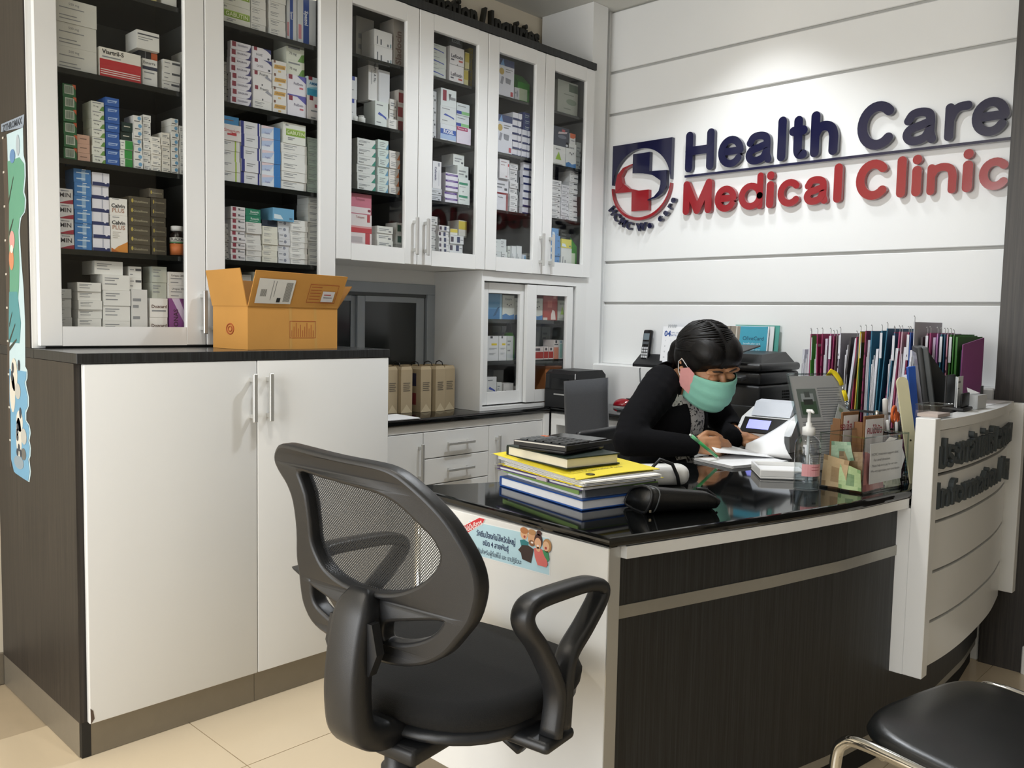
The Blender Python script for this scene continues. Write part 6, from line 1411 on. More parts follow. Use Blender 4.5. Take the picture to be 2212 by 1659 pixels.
# ---------------------------------------------------------------- things on the worktop and low counter
mat('cardboard', '#c58f45', 0.75, noise=0.10, nscale=8, bump=0.08, bscale=60)
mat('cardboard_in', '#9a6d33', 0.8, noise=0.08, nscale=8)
mat('stamp_red', '#a5532a', 0.8, noise=0.1)
ct = thing('carton', 'open brown cardboard carton with shipping label on its raised flap', 'carton', (0.503, 0.070, 1.0892), math.radians(3))
WX, WY, HZ = 0.337, 0.200, 0.134
b = MB()
t = 0.004
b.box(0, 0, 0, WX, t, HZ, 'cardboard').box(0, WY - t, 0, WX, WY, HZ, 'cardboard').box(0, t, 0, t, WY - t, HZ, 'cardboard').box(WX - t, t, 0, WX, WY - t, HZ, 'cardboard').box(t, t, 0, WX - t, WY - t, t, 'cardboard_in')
b.build('box_body', ct)
def flap(p, q, up, th, m, name='flap'):
    """board hinged along p-q, reaching by vector up (both ends), with a little thickness"""
    p, q, u0, u1 = Vector(p), Vector(q), Vector(up[0]), Vector(up[1])
    n = (q - p).cross(u0).normalized() * th
    A = [p, q, q + u1, p + u0]
    vs = [tuple(v) for v in A] + [tuple(v + n) for v in A]
    return MB().add(vs, [(0, 1, 2, 3), (7, 6, 5, 4), (0, 4, 5, 1), (1, 5, 6, 2), (2, 6, 7, 3), (3, 7, 4, 0)], m).build(name, ct)
f1 = flap((0, WY, HZ), (0, 0, HZ), ((-0.022, 0.0, 0.110), (-0.022, 0.004, 0.114)), 0.003, 'cardboard')
f2 = flap((0, 0, HZ), (WX, 0, HZ), ((0.004, -0.038, 0.108), (0.010, -0.040, 0.104)), 0.003, 'cardboard')
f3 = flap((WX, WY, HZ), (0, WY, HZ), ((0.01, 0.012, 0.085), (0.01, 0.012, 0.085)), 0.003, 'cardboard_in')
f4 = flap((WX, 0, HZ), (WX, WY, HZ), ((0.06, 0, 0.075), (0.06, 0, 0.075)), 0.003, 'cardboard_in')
def on_flap(u0, v0, u1, v1, off):
    P, Q = Vector((0, 0, HZ)), Vector((WX, 0, HZ)); U0, U1 = Vector((0.004, -0.038, 0.108)), Vector((0.010, -0.040, 0.104))
    n = (Q - P).cross(U0).normalized()
    f = lambda u, v: tuple(P + (Q - P) * u + (U0 * (1 - u) + U1 * u) * v + Vector((0, -1, -0.36)).normalized() * (off + 0.0032))
    return [f(u0, v0), f(u1, v0), f(u1, v1), f(u0, v1)]
lb = MB().quad(*on_flap(0.05, 0.10, 0.43, 0.80, 0.0022), '#d9d9d4')
for k in range(9): lb.quad(*on_flap(0.34 + 0.008 * k, 0.16, 0.3435 + 0.008 * k, 0.72, 0.0026), '#3c3e40')
for k in range(7): lb.quad(*on_flap(0.09 + 0.009 * k, 0.3, 0.094 + 0.009 * k, 0.5, 0.0026), '#3c3e40')
lb.quad(*on_flap(0.27, 0.14, 0.31, 0.27, 0.0026), '#26282a').quad(*on_flap(0.2, 0.2, 0.205, 0.75, 0.0026), '#77797c').quad(*on_flap(0.23, 0.3, 0.235, 0.75, 0.0026), '#77797c')
lb.build('shipping_label', ct)
sl = MB().quad(*on_flap(0.60, 0.16, 0.605, 0.72, 0.002), 'stamp_red').quad(*on_flap(0.60, 0.16, 0.93, 0.18, 0.002), 'stamp_red').quad(*on_flap(0.60, 0.70, 0.93, 0.72, 0.002), 'stamp_red').quad(*on_flap(0.925, 0.16, 0.93, 0.72, 0.002), 'stamp_red')
for k in range(5): sl.quad(*on_flap(0.62, 0.26 + 0.09 * k, 0.74, 0.28 + 0.09 * k, 0.002), 'stamp_red')
sl.quad(*on_flap(0.76, 0.20, 0.90, 0.52, 0.0028), '#d4d4d6').quad(*on_flap(0.78, 0.40, 0.86, 0.43, 0.0032), '#b05a5a').quad(*on_flap(0.78, 0.32, 0.88, 0.345, 0.0032), '#6c6e72')
sl.build('address_sticker', ct)
st = MB()
for x0, z0, x1, z1 in ((0.150, 0.035, 0.152, 0.090), (0.248, 0.035, 0.250, 0.090), (0.150, 0.035, 0.250, 0.037), (0.150, 0.088, 0.250, 0.090)): st.quad((x0, -0.0006, z0), (x1, -0.0006, z0), (x1, -0.0006, z1), (x0, -0.0006, z1), 'stamp_red')
for k in range(11): st.quad((0.157 + 0.0082 * k, -0.0006, 0.039), (0.1592 + 0.0082 * k, -0.0006, 0.039), (0.1592 + 0.0082 * k, -0.0006, 0.060 + 0.006 * (k * 7 % 5)), (0.157 + 0.0082 * k, -0.0006, 0.060 + 0.006 * (k * 7 % 5)), 'stamp_red')
st.build('printed_stamp', ct)
rs = MB().tube([(-0.0008, 0.098 + 0.020 * math.cos(a * PI / 12), 0.062 + 0.016 * math.sin(a * PI / 12)) for a in range(24)], 0.0022, 'stamp_red', 6, closed=True)
rs.tube([(-0.0008, 0.098 + 0.010 * math.cos(a * PI / 8), 0.062 + 0.008 * math.sin(a * PI / 8)) for a in range(16)], 0.002, 'stamp_red', 6, closed=True).build('round_mark', ct)
mat('clear_tape', '#c79a58', 0.25)
MB().quad((0.150, -0.0004, 0), (0.160, -0.0004, 0), (0.158, -0.0004, HZ), (0.148, -0.0004, HZ), 'clear_tape').quad((0.246, -0.0003, 0.0), (0.256, -0.0003, 0.0), (0.252, -0.0003, HZ), (0.242, -0.0003, HZ), 'clear_tape').build('tape', ct)
# paper bags
mat('kraft', '#ab9a7c', 0.8, noise=0.07, nscale=14); mat('kraft_fold', '#c4b596', 0.8, noise=0.05)
bag_labels = ['first brown paper bag, half hidden by the base cabinet', 'second brown paper bag from the base cabinet', 'brown paper bag in the middle of the row on the counter', 'fourth brown paper bag from the base cabinet', 'last brown paper bag, against the white side panel']
for i, (x, y, rz) in enumerate(((1.402, 0.505, 0.10), (1.462, 0.485, -0.05), (1.552, 0.466, 0.0), (1.624, 0.456, 0.10), (1.690, 0.470, -0.04))):
    t = thing('paper_bag', bag_labels[i], 'paper bag', (x, y, ZL + 0.0005), rz, group='brown paper bags on the low counter')
    w, d, h = 0.029, 0.15, 0.196
    b = MB().box(-w, 0, 0, w, d, h * 0.93, 'kraft')
    b.add([(-w, 0, h * .93), (w, 0, h * .93), (w, d, h * .93), (-w, d, h * .93), (-w * .82, 0.004, h), (w * .82, 0.004, h), (w * .82, d - .004, h), (-w * .82, d - .004, h)], [(0, 1, 5, 4), (1, 2, 6, 5), (2, 3, 7, 6), (3, 0, 4, 7)], 'kraft')
    b.build('bag_body', t)
    MB().add([(-w, -0.0008, 0.001), (w, -0.0008, 0.001), (0, -0.0008, 0.036)], [(0, 1, 2)], 'kraft_fold').build('bottom_fold', t)
    p = MB()
    for k in range(5): p.quad((-0.018, -0.0007, 0.124 - 0.008 * k), (0.018 - 0.004 * (k % 2), -0.0007, 0.124 - 0.008 * k), (0.018 - 0.004 * (k % 2), -0.0007, 0.128 - 0.008 * k), (-0.018, -0.0007, 0.128 - 0.008 * k), '#6d6455')
    p.build('print', t)
    MB().quad((-w - 0.0006, 0.03, 0.11), (-w - 0.0006, 0.12, 0.11), (-w - 0.0006, 0.12, 0.165), (-w - 0.0006, 0.03, 0.165), '#33334c').quad((-w - 0.0006, 0.03, 0.03), (-w - 0.0006, 0.12, 0.03), (-w - 0.0006, 0.12, 0.08), (-w - 0.0006, 0.03, 0.08), '#8a3c3c').build('side_print', t)
    MB().tube([(0, 0.05, h * 0.99), (0, 0.055, h * 1.06), (0, 0.075, h * 1.09), (0, 0.095, h * 1.06), (0, 0.10, h * 0.99)], 0.0025, 'black_plastic', 6).build('handle_loop', t)
def sheet(name, label, cx, cy, z, w, d, rz, m='paper_white', n=1, curl=0.0, cat='paper', dz=0.0006):
    b = MB(); k = 8
    for j in range(n):
        o = j * dz
        vs = []; a = 0.006 * (j % 3 - 1)
        for i in range(k + 1):
            u = i / k
            zz = curl * max(0, u - 0.4) ** 2 + o
            vs += [(-w / 2 + w * u, -d / 2 + a, zz), (-w / 2 + w * u, d / 2 + a, zz)]
        b.add(vs + [(p[0], p[1], p[2] + dz * 0.8) for p in vs], [(2 * i, 2 * i + 2, 2 * i + 3, 2 * i + 1) for i in range(k)] + [(2 * i + 1 + 2 * k + 2, 2 * i + 3 + 2 * k + 2, 2 * i + 2 + 2 * k + 2, 2 * i + 2 * k + 2) for i in range(k)] + [(2 * i, 2 * i + 2 * k + 2, 2 * i + 2 * k + 4, 2 * i + 2) for i in range(k)] + [(2 * i + 1, 2 * i + 3, 2 * i + 2 * k + 5, 2 * i + 2 * k + 3) for i in range(k)] + [(0, 1, 2 * k + 3, 2 * k + 2), (2 * k, 4 * k + 2, 4 * k + 3, 2 * k + 1)], m)
    return tag(b.build(name, None, (cx, cy, z), rz), label, cat)
sheet('paper_sheets', 'loose white paper sheets beside the paper bags on the low counter', 1.235, 0.385, ZL + 0.0006, 0.30, 0.15, -0.05, n=6)
# label printer at the corner of the counter
lp = thing('label_printer', 'boxy black label printer at the corner of the counter', 'printer', (2.168, 0.160, ZL + 0.001), 0.0)
b = MB().prism([(0, 0), (0.235, 0), (0.235, 0.176), (0, 0.176)], 0, 0.085, 'black_plastic')
prof = [(0.0, 0.085), (0.235, 0.085), (0.232, 0.150), (0.205, 0.172), (0.030, 0.172), (0.003, 0.155)]
b.prism(prof, 0.002, 0.175, 'black_plastic', 'y')
b.build('housing', lp)
MB().prism([(-0.001, 0.088), (-0.0005, 0.150), (0.024, 0.170), (0.03, 0.170), (0.03, 0.088)], 0.150, 0.172, 'dark_grey_plastic', 'y').build('hinge_cover', lp)
MB().box(-0.003, 0.040, 0.058, 0.001, 0.120, 0.064, 'handle_metal').build('label_slot', lp)
MB().box(-0.002, 0.035, 0.085, 0.001, 0.135, 0.135, 'black_gloss').build('front_window', lp)
MB().box(-0.0012, 0.000, 0.082, 0.236, 0.1765, 0.0845, 'black_gap').build('seam', lp)
MB().box(0.004, -0.0015, 0.135, 0.008, 0.001, 0.160, '#c9cacb').build('status_light', lp)
# mouse and small papers on the counter
mo = thing('computer_mouse', 'shiny red computer mouse on the counter by the wall', 'mouse', (2.49, 0.12, ZL + 0.001), 0.4)
mat('red_gloss', '#8f1220', 0.12, coat=0.5); mat('teal_paper', '#4fa3a6', 0.6)
b = MB(); bm = bmesh.new(); bmesh.ops.create_uvsphere(bm, u_segments=20, v_segments=12, radius=1)
for v in bm.verts: v.co = Vector((v.co.x * 0.032, v.co.y * 0.052, max(0, v.co.z) * 0.036))
b.from_bm(bm, 'red_gloss', True).build('shell', mo)
MB().box(-0.0012, -0.05, 0.018, 0.0012, -0.012, 0.037, 'black_gap').build('button_split', mo)
tag(MB().box(2.30, -0.10, ZL + 0.0004, 2.42, 0.02, ZL + 0.012, '#5c5f62', bev=0.002, seg=1).build('notepad'), 'grey notepad lying beside the red mouse', 'notepad')
# cordless phone on the dado ledge
ZE = 0.985
ph = thing('cordless_phone', 'black cordless phone standing in its charging base on the wall ledge', 'phone', (2.585, 0.035, ZE + 0.0005), 0.0)
b = MB(); b.prism([(-0.045, 0.000), (0.045, 0.0), (0.045, 0.035), (0.020, 0.060), (-0.020, 0.030), (-0.045, 0.012)], -0.075, 0.075, 'black_plastic', 'y'); b.build('charging_base', ph)
hs = MB(); xf = Matrix.Translation((-0.002, 0.036, 0.022)) @ Matrix.Rotation(0.18, 4, 'Y')
hs.box(-0.012, -0.024, 0, 0.012, 0.024, 0.155, 'black_gloss', bev=0.009, seg=3, xf=xf); h_ = hs.build('handset', ph)
kp = MB().box(-0.0135, -0.016, 0.104, -0.0115, 0.016, 0.136, '#6f7d84', xf=xf)
for r in range(4):
    for c in range(3): kp.box(-0.0138, -0.0165 + 0.012 * c, 0.018 + 0.014 * r, -0.0118, -0.0075 + 0.012 * c, 0.028 + 0.014 * r, '#c4c6c8', xf=xf)
kp.build('keypad', h_)
MB().box(-0.0135, -0.018, 0.083, -0.0117, 0.018, 0.096, '#4d5256', xf=xf).build('menu_keys', h_)
MB().tube([(-0.02, 0.03, 0.008), (-0.052, 0.028, -0.01), (-0.056, 0.02, -0.07), (-0.053, 0.0, -0.13), (-0.05, -0.03, -0.17)], 0.0025, 'mid_grey_plastic', 8).build('cable', ph)
# desk calendar
cl = thing('desk_calendar', 'white desk calendar showing 04 on a blue base, behind the woman', 'calendar', (2.585, -0.125, ZE + 0.0005), 0.0)
xf = Matrix.Rotation(0.14, 4, 'Y')
MB().box(-0.002, -0.105, 0.0, 0.0, 0.100, 0.195, 'paper_white', xf=Matrix.Translation((-0.02, 0, 0)) @ xf).build('page', cl)
MB().box(-0.0032, -0.105, 0.0, -0.0020, 0.100, 0.022, '#2b5fb0', xf=Matrix.Translation((-0.02, 0, 0)) @ xf).build('base_band', cl)
def pl(mb, txt, y, z, s, c, bold=0.0):
    mb.text(txt, s, c, Matrix.Translation((-0.02, 0, 0)) @ xf @ face_end(-0.0026, y, z), bold)
pr = MB(); pl(pr, '04', 0.072, 0.160, 0.036, '#2c4f96', 0.03); pl(pr, 'APRIL 2020', 0.030, 0.166, 0.009, '#5c6f9a'); pl(pr, 'เมษายน 2563', 0.026, 0.154, 0.014, '#3c5a9a', 0.01)
for r in range(4):
    for c in range(6): pl(pr, str(r * 7 + c + 1), 0.08 - 0.03 * c, 0.128 - 0.026 * r, 0.009, '#6c7078')
pr.build('print', cl)
sp = MB()
for k in range(5): sp.tube([(0.002, 0.070 - 0.010 * k, 0.188), (0.004, 0.070 - 0.010 * k, 0.202), (0.012, 0.070 - 0.010 * k, 0.200), (0.012, 0.070 - 0.010 * k, 0.186)], 0.0011, '#8d9094', 5)
for k in range(5): sp.tube([(0.002, -0.040 - 0.010 * k, 0.188), (0.004, -0.040 - 0.010 * k, 0.202), (0.012, -0.040 - 0.010 * k, 0.200), (0.012, -0.040 - 0.010 * k, 0.186)], 0.0011, '#8d9094', 5)
sp.build('spiral_binding', cl)
MB().box(0.010, -0.105, 0.0, 0.0115, 0.100, 0.192, '#2b5fb0', xf=Matrix.Rotation(0.02, 4, 'Y')).build('rear_stand', cl)
# brochures leaning on the wall behind the printer
xf = Matrix.Rotation(0.10, 4, 'Y')
cols = [('#dfe4e6', 'blue covered brochure with photo, front of the three behind the printer'), ('#d8dcde', 'white booklet leaning behind the blue brochure'), ('#4f9d92', 'teal booklet, rearmost of those leaning behind the printer')]
for i, (c, lab) in enumerate(cols):
    br = thing('brochure', lab, 'brochure', (2.575 + 0.012 * i, -0.455 - 0.018 * i, ZE + 0.0005), 0.0, group='brochures leaning on the wall')
    MB().box(0, -0.105, 0, 0.003, 0.105, 0.205 + 0.004 * (i == 2), c, xf=xf).build('cover', br)
    if i == 0:
        MB().box(-0.0012, -0.100, 0.075, -0.0002, 0.030, 0.203, '#3d9ab2', xf=xf).box(-0.0012, 0.030, 0.10, -0.0002, 0.104, 0.203, '#8a8276', xf=xf).box(-0.0014, 0.045, 0.10, -0.0003, 0.050, 0.203, '#c9c4ba', xf=xf).box(-0.0014, 0.075, 0.10, -0.0003, 0.080, 0.203, '#5c564c', xf=xf).build('cover_picture', br)
        tx = MB().text('OliveCard', 0.024, '#1d4f66', xf @ face_end(-0.0018, -0.035, 0.150), 0.01)
        for k in range(3): tx.text('benefit plan card', 0.012, '#cfe8ee', xf @ face_end(-0.0018, -0.03, 0.128 - 0.013 * k))
        tx.build('print', br)
# large black office printer by the wall
pn = thing('office_printer', 'large black multifunction printer behind the woman', 'printer', (2.205, -0.735, ZL + 0.001), 0.0)
b = MB().box(0, 0, 0, 0.335, 0.32, 0.165, 'black_plastic', bev=0.012, seg=2).box(0.006, 0.004, 0.165, 0.335, 0.316, 0.215, 'black_plastic', bev=0.01, seg=2)
b.box(0.0, 0.0, 0.218, 0.340, 0.325, 0.250, 'black_plastic', bev=0.012, seg=2)
b.build('housing', pn)
MB().add([(0.04, 0.02, 0.250), (0.32, 0.02, 0.250), (0.32, 0.30, 0.250), (0.04, 0.30, 0.250), (0.10, 0.05, 0.282), (0.30, 0.05, 0.290), (0.30, 0.28, 0.290), (0.10, 0.28, 0.282)], [(0, 1, 5, 4), (1, 2, 6, 5), (2, 3, 7, 6), (3, 0, 4, 7), (4, 5, 6, 7)], 'black_plastic').build('feeder_cover', pn)
MB().box(0.02, 0.06, 0.292, 0.20, 0.27, 0.298, 'dark_grey_plastic', bev=0.002, seg=1, xf=Matrix.Rotation(-0.16, 4, 'Y') @ Matrix.Translation((-0.045, 0, 0.0))).build('paper_tray', pn)
MB().box(-0.004, 0.02, 0.020, 0.002, 0.30, 0.085, 'dark_grey_plastic', bev=0.003, seg=1).build('cassette', pn)
MB().box(-0.003, 0.16, 0.095, 0.002, 0.30, 0.150, 'black_gloss').build('output_slot', pn)
v_ = MB()
for r in range(7):
    for c in range(4): v_.box(0.185 + 0.016 * c, -0.0012, 0.060 + 0.012 * r, 0.197 + 0.016 * c, 0.001, 0.068 + 0.012 * r, 'black_gap')
v_.build('side_vent', pn)
MB().box(-0.005, 0.21, 0.055, -0.0035, 0.262, 0.105, '#9a9c9e').build('rating_label', pn)
MB().box(-0.02, 0.03, 0.196, 0.02, 0.27, 0.214, 'dark_grey_plastic', bev=0.004, seg=2, xf=Matrix.Rotation(-0.2, 4, 'Y') @ Matrix.Translation((-0.03, 0, 0.0))).build('control_panel', pn)
# small white printer with a lit display
sp_ = thing('card_printer', 'small white and black printer with lit blue display beside the papers', 'printer', (1.925, -1.005, ZD + 0.001), 0.10)
b = MB(); b.prism([(0, 0), (0.23, 0), (0.23, 0.10), (0.15, 0.135), (0.05, 0.105), (0, 0.055)], 0.0, 0.20, 'white_laminate', 'y'); b.build('housing', sp_)
xf = Matrix.Translation((0.0, 0, 0.055)) @ Matrix.Rotation(-math.atan2(0.05, 0.05), 4, 'Y')
MB().box(0.0, 0.03, 0.000, 0.068, 0.185, 0.006, 'black_gloss', xf=xf).build('control_panel', sp_)
mat('lcd_blue', '#8f92ee', 0.3, noise=0.0, emit=0.9)
MB().box(0.016, 0.085, 0.0062, 0.056, 0.165, 0.0072, 'lcd_blue', xf=xf).build('display', sp_)
MB().prism([(0.06, 0.112), (0.15, 0.1352), (0.15, 0.165), (0.10, 0.160)], 0.03, 0.17, '#cfd4dc', 'y').build('paper_cover', sp_)
# ---------------------------------------------------------------- the seated woman
def skin_mat(key, col):
    m = mat(key, col, 0.5, noise=0.06, nscale=25, bump=0.06, bscale=250, sss=0.12); return m
skin_mat('skin', '#b5835f')
mat('cardigan_black', '#0d0d10', 0.95, noise=0.2, nscale=60, bump=0.35, bscale=500, spec=0.15)
mat('trousers_dark', '#15161a', 0.9)
mat('mask_green', '#86c3b1', 0.75, noise=0.04, nscale=60, bump=0.25, bscale=120)
mat('mask_pink', '#d99a98', 0.75, noise=0.05, nscale=60, bump=0.25, bscale=120)
def hair_mat(key):
    m = bpy.data.materials.new(key); m.use_nodes = True
    nt = m.node_tree; b = nt.nodes['Principled BSDF']
    tc = nt.nodes.new('ShaderNodeTexCoord'); mp = nt.nodes.new('ShaderNodeMapping'); mp.inputs['Scale'].default_value = (260, 18, 60); mp.inputs['Rotation'].default_value = (0.3, 0.2, 0.1)
    nt.links.new(tc.outputs['Object'], mp.inputs['Vector'])
    n = nt.nodes.new('ShaderNodeTexNoise'); n.inputs['Scale'].default_value = 1.0; n.inputs['Detail'].default_value = 5
    nt.links.new(mp.outputs[0], n.inputs['Vector'])
    r = nt.nodes.new('ShaderNodeValToRGB'); r.color_ramp.elements[0].color = hexc('#070606'); r.color_ramp.elements[1].color = hexc('#17110f'); r.color_ramp.elements[0].position = 0.4
    nt.links.new(n.outputs['Fac'], r.inputs[0]); nt.links.new(r.outputs[0], b.inputs['Base Color'])
    bp = nt.nodes.new('ShaderNodeBump'); bp.inputs['Strength'].default_value = 0.5; bp.inputs['Distance'].default_value = 0.002
    nt.links.new(n.outputs['Fac'], bp.inputs['Height']); nt.links.new(bp.outputs[0], b.inputs['Normal'])
    b.inputs['Roughness'].default_value = 0.5; b.inputs['Specular IOR Level'].default_value = 0.3
    MATS[key] = m
hair_mat('hair_black')
def blouse_mat(key):
    """white cloth with a dark floral print"""
    m = bpy.data.materials.new(key); m.use_nodes = True
    nt = m.node_tree; b = nt.nodes['Principled BSDF']
    tc = nt.nodes.new('ShaderNodeTexCoord')
    n = nt.nodes.new('ShaderNodeTexNoise'); n.inputs['Scale'].default_value = 55; n.inputs['Detail'].default_value = 2; n.inputs['Distortion'].default_value = 1.4
    nt.links.new(tc.outputs['Object'], n.inputs['Vector'])
    r = nt.nodes.new('ShaderNodeValToRGB'); r.color_ramp.interpolation = 'CONSTANT'
    r.color_ramp.elements[0].color = hexc('#cfccc6'); r.color_ramp.elements[1].color = hexc('#3c3b3c'); r.color_ramp.elements[1].position = 0.56
    nt.links.new(n.outputs['Fac'], r.inputs[0]); nt.links.new(r.outputs[0], b.inputs['Base Color'])
    b.inputs['Roughness'].default_value = 0.85
    MATS[key] = m
blouse_mat('floral_blouse')
def add_ell(bm, c, r, rot=None, sub=3):
    M_ = Matrix.Translation(c) @ (rot.to_4x4() if rot is not None else Matrix.Identity(4)) @ Matrix.Diagonal((r[0], r[1], r[2], 1))
    bmesh.ops.create_icosphere(bm, subdivisions=sub, radius=1.0, matrix=M_)
def add_limb(bm, pts, rs, n=14):
    """tapered limb with round ends, as overlapping spheres and cones"""
    P = [Vector(p) for p in pts]
    for a, b_, r0, r1 in zip(P, P[1:], rs, rs[1:]):
        d = b_ - a; k = max(1, int(d.length / (0.45 * min(r0, r1))))
        for i in range(k + 1):
            t = i / k
            bmesh.ops.create_icosphere(bm, subdivisions=2, radius=r0 + (r1 - r0) * t, matrix=Matrix.Translation(a + d * t))
def fuse(bm, voxel, smooth=4, fac=0.5):
    """joins overlapping volumes into one continuous surface"""
    me = bpy.data.meshes.new('fuse'); bm.to_mesh(me); bm.free()
    o = bpy.data.objects.new('fuse', me); COL.objects.link(o)
    r = o.modifiers.new('r', 'REMESH'); r.mode = 'VOXEL'; r.voxel_size = voxel
    s = o.modifiers.new('s', 'SMOOTH'); s.iterations = smooth; s.factor = fac
    out = bpy.data.meshes.new_from_object(o.evaluated_get(bpy.context.evaluated_depsgraph_get()))
    bpy.data.objects.remove(o); bpy.data.meshes.remove(me)
    return out
def mesh_part(me, name, m, parent, keep=None, solid=0.0):
    if keep is not None:
        bm = bmesh.new(); bm.from_mesh(me)
        bmesh.ops.delete(bm, geom=[f for f in bm.faces if not keep(f.calc_center_median(), f.normal)], context='FACES')
        bm.to_mesh(me); bm.free()
    me.materials.clear(); me.materials.append(MATS[m])
    for p in me.polygons: p.use_smooth = True; p.material_index = 0
    o = bpy.data.objects.new(name, me); COL.objects.link(o); o.parent = parent
    if solid:
        s = o.modifiers.new('thickness', 'SOLIDIFY'); s.thickness = solid; s.offset = -1
    return o
pw = thing('person', 'woman in black cardigan and green face mask writing at the desk', 'person', (0, 0, 0))
HC = Vector((1.708, -0.800, 1.062))
HR = Matrix.Rotation(math.radians(-22), 3, 'Z') @ Matrix.Rotation(math.radians(-6), 3, 'Y') @ Matrix.Rotation(math.radians(27), 3, 'X')
HS = 1.07
def H(x, y, z): return HC + HR @ (Vector((x, y, z)) * HS)
body = bmesh.new()
def hell(c, r, extra=None):
    R_ = HR if extra is None else HR @ extra
    add_ell(body, H(*c), tuple(q * HS for q in r), R_)
hell((0, 0.012, 0.030), (0.074, 0.093, 0.082)); hell((0, -0.022, -0.030), (0.064, 0.070, 0.080)); hell((0, -0.030, -0.075), (0.050, 0.052, 0.040)); hell((0, -0.052, -0.092), (0.030, 0.032, 0.022))
for s in (-1, 1):
    hell((s * 0.040, -0.060, -0.030), (0.026, 0.026, 0.022)); hell((s * 0.031, -0.0815, -0.002), (0.0175, 0.012, 0.010))
    hell((s * 0.034, -0.078, 0.020), (0.030, 0.014, 0.008)); hell((s * 0.052, 0.0, -0.062), (0.022, 0.05, 0.035))
    # ear: rim with a lobe
    for (y, z, r) in ((0.004, 0.018, 0.0075), (0.014, 0.026, 0.0075), (0.026, 0.022, 0.0075), (0.030, 0.006, 0.007), (0.024, -0.012, 0.0065), (0.012, -0.026, 0.0075), (0.004, -0.022, 0.006)): hell((s * 0.078, y, z - 0.008), (0.0065, r, r))
    hell((s * 0.072, 0.014, -0.006), (0.008, 0.012, 0.020))
add_limb(body, [H(0, -0.086, 0.004), H(0, -0.098, -0.022), H(0, -0.106, -0.040)], [0.009, 0.011, 0.014])
NB = Vector((1.700, -0.690, 0.975))
add_limb(body, [H(0, 0.020, -0.070), NB + Vector((0, -0.02, 0.02)), NB + Vector((0, 0.03, -0.06))], [0.056, 0.054, 0.062])
RS, LS = Vector((1.580, -0.680, 0.950)), Vector((1.885, -0.685, 0.940))
RE, LE = Vector((1.410, -0.705, 0.812)), Vector((2.005, -0.715, 0.822))
RW, LW = Vector((1.550, -0.862, 0.806)), Vector((1.862, -0.838, 0.800))
CH, WA, PE = Vector((1.720, -0.655, 0.850)), Vector((1.730, -0.620, 0.650)), Vector((1.740, -0.585, 0.535))
add_limb(body, [RS, Vector((1.72, -0.675, 0.95)), LS], [0.050, 0.060, 0.050])
add_ell(body, CH, (0.150, 0.095, 0.120)); add_ell(body, WA, (0.135, 0.095, 0.120)); add_ell(body, PE, (0.165, 0.125, 0.085))
add_limb(body, [RS, RE, RW], [0.046, 0.038, 0.027]); add_limb(body, [LS, LE, LW], [0.046, 0.038, 0.027])
for x in (1.655, 1.815): add_limb(body, [Vector((x, -0.50, 0.535)), Vector((x, -0.90, 0.545)), Vector((x, -0.92, 0.10)), Vector((x, -1.00, 0.05))], [0.078, 0.058, 0.042, 0.036])
def hand(W, f, up, back, pose):
    """palm, four jointed fingers and a thumb; up points to the thumb side"""
    f = f.normalized(); back = (back - f * back.dot(f)).normalized(); up = back.cross(f).normalized() * (1 if back.cross(f).dot(up) > 0 else -1)
    R_ = Matrix((f, up, back)).transposed()
    add_limb(body, [W - f * 0.02, W + f * 0.02], [0.025, 0.024])
    for k in range(4):   # metacarpals make the palm
        q = 0.024 - 0.016 * k
        add_limb(body, [W + f * 0.015 + up * q * 0.6, W + f * (0.082 - 0.004 * abs(k - 1)) + up * q + back * 0.002], [0.013, 0.0105])
    add_limb(body, [W + f * 0.02 + up * 0.014 - back * 0.012, W + f * 0.05 + up * 0.024 - back * 0.010], [0.013, 0.011])
    tips = []
    for k in range(4):
        q = 0.024 - 0.016 * k; L = (0.040, 0.044, 0.041, 0.033)[k]; r = (0.0085, 0.0088, 0.0083, 0.0075)[k]
        p = W + f * (0.082 - 0.004 * abs(k - 1)) + up * q
        pts = [p]; d = f.copy()
        for j, (cu, sp) in enumerate(pose['fingers'][k]):
            a = math.radians(cu)
            d = (d * math.cos(a) - back * math.sin(a)).normalized() + up * sp; d.normalize()
            p = p + d * L * (1.0, 0.66, 0.55)[j]; pts.append(p)
            bx = back
            back_k = back
            # rotate the bending direction with the finger
        add_limb(body, pts, [r, r * 0.95, r * 0.88, r * 0.78])
        tips.append(pts[-1])
    add_limb(body, [W + f * a_ + up * b_ + back * c_ for a_, b_, c_ in pose['thumb']], [0.0125, 0.0105, 0.0095, 0.0080])
    return tips
rf = Vector((0.80, -0.60, -0.02)); rb = Vector((-0.60, -0.66, 0.45))
hand(RW, rf, Vector((0, 0, 1)), rb, {'fingers': [[(18, -0.10), (38, -0.15), (30, -0.1)], [(34, -0.05), (48, -0.1), (35, 0)], [(46, 0.0), (56, 0), (40, 0)], [(54, 0.05), (58, 0), (40, 0)]], 'thumb': [(0.020, 0.026, -0.006), (0.050, 0.048, -0.010), (0.078, 0.046, -0.012), (0.098, 0.036, -0.014)]})
lf = Vector((0.82, -0.52, 0.04)); lb_ = Vector((-0.15, -0.30, 0.92))
hand(LW, lf, Vector((-0.57, -0.82, 0)), lb_, {'fingers': [[(12, 0.03), (26, 0), (20, 0)], [(14, 0.0), (28, 0), (22, 0)], [(16, -0.03), (30, 0), (22, 0)], [(20, -0.06), (32, 0), (24, 0)]], 'thumb': [(0.020, 0.026, -0.008), (0.046, 0.046, -0.014), (0.074, 0.052, -0.016), (0.096, 0.048, -0.018)]})
bo = mesh_part(fuse(body, 0.0034, 4), 'body', 'skin', pw)
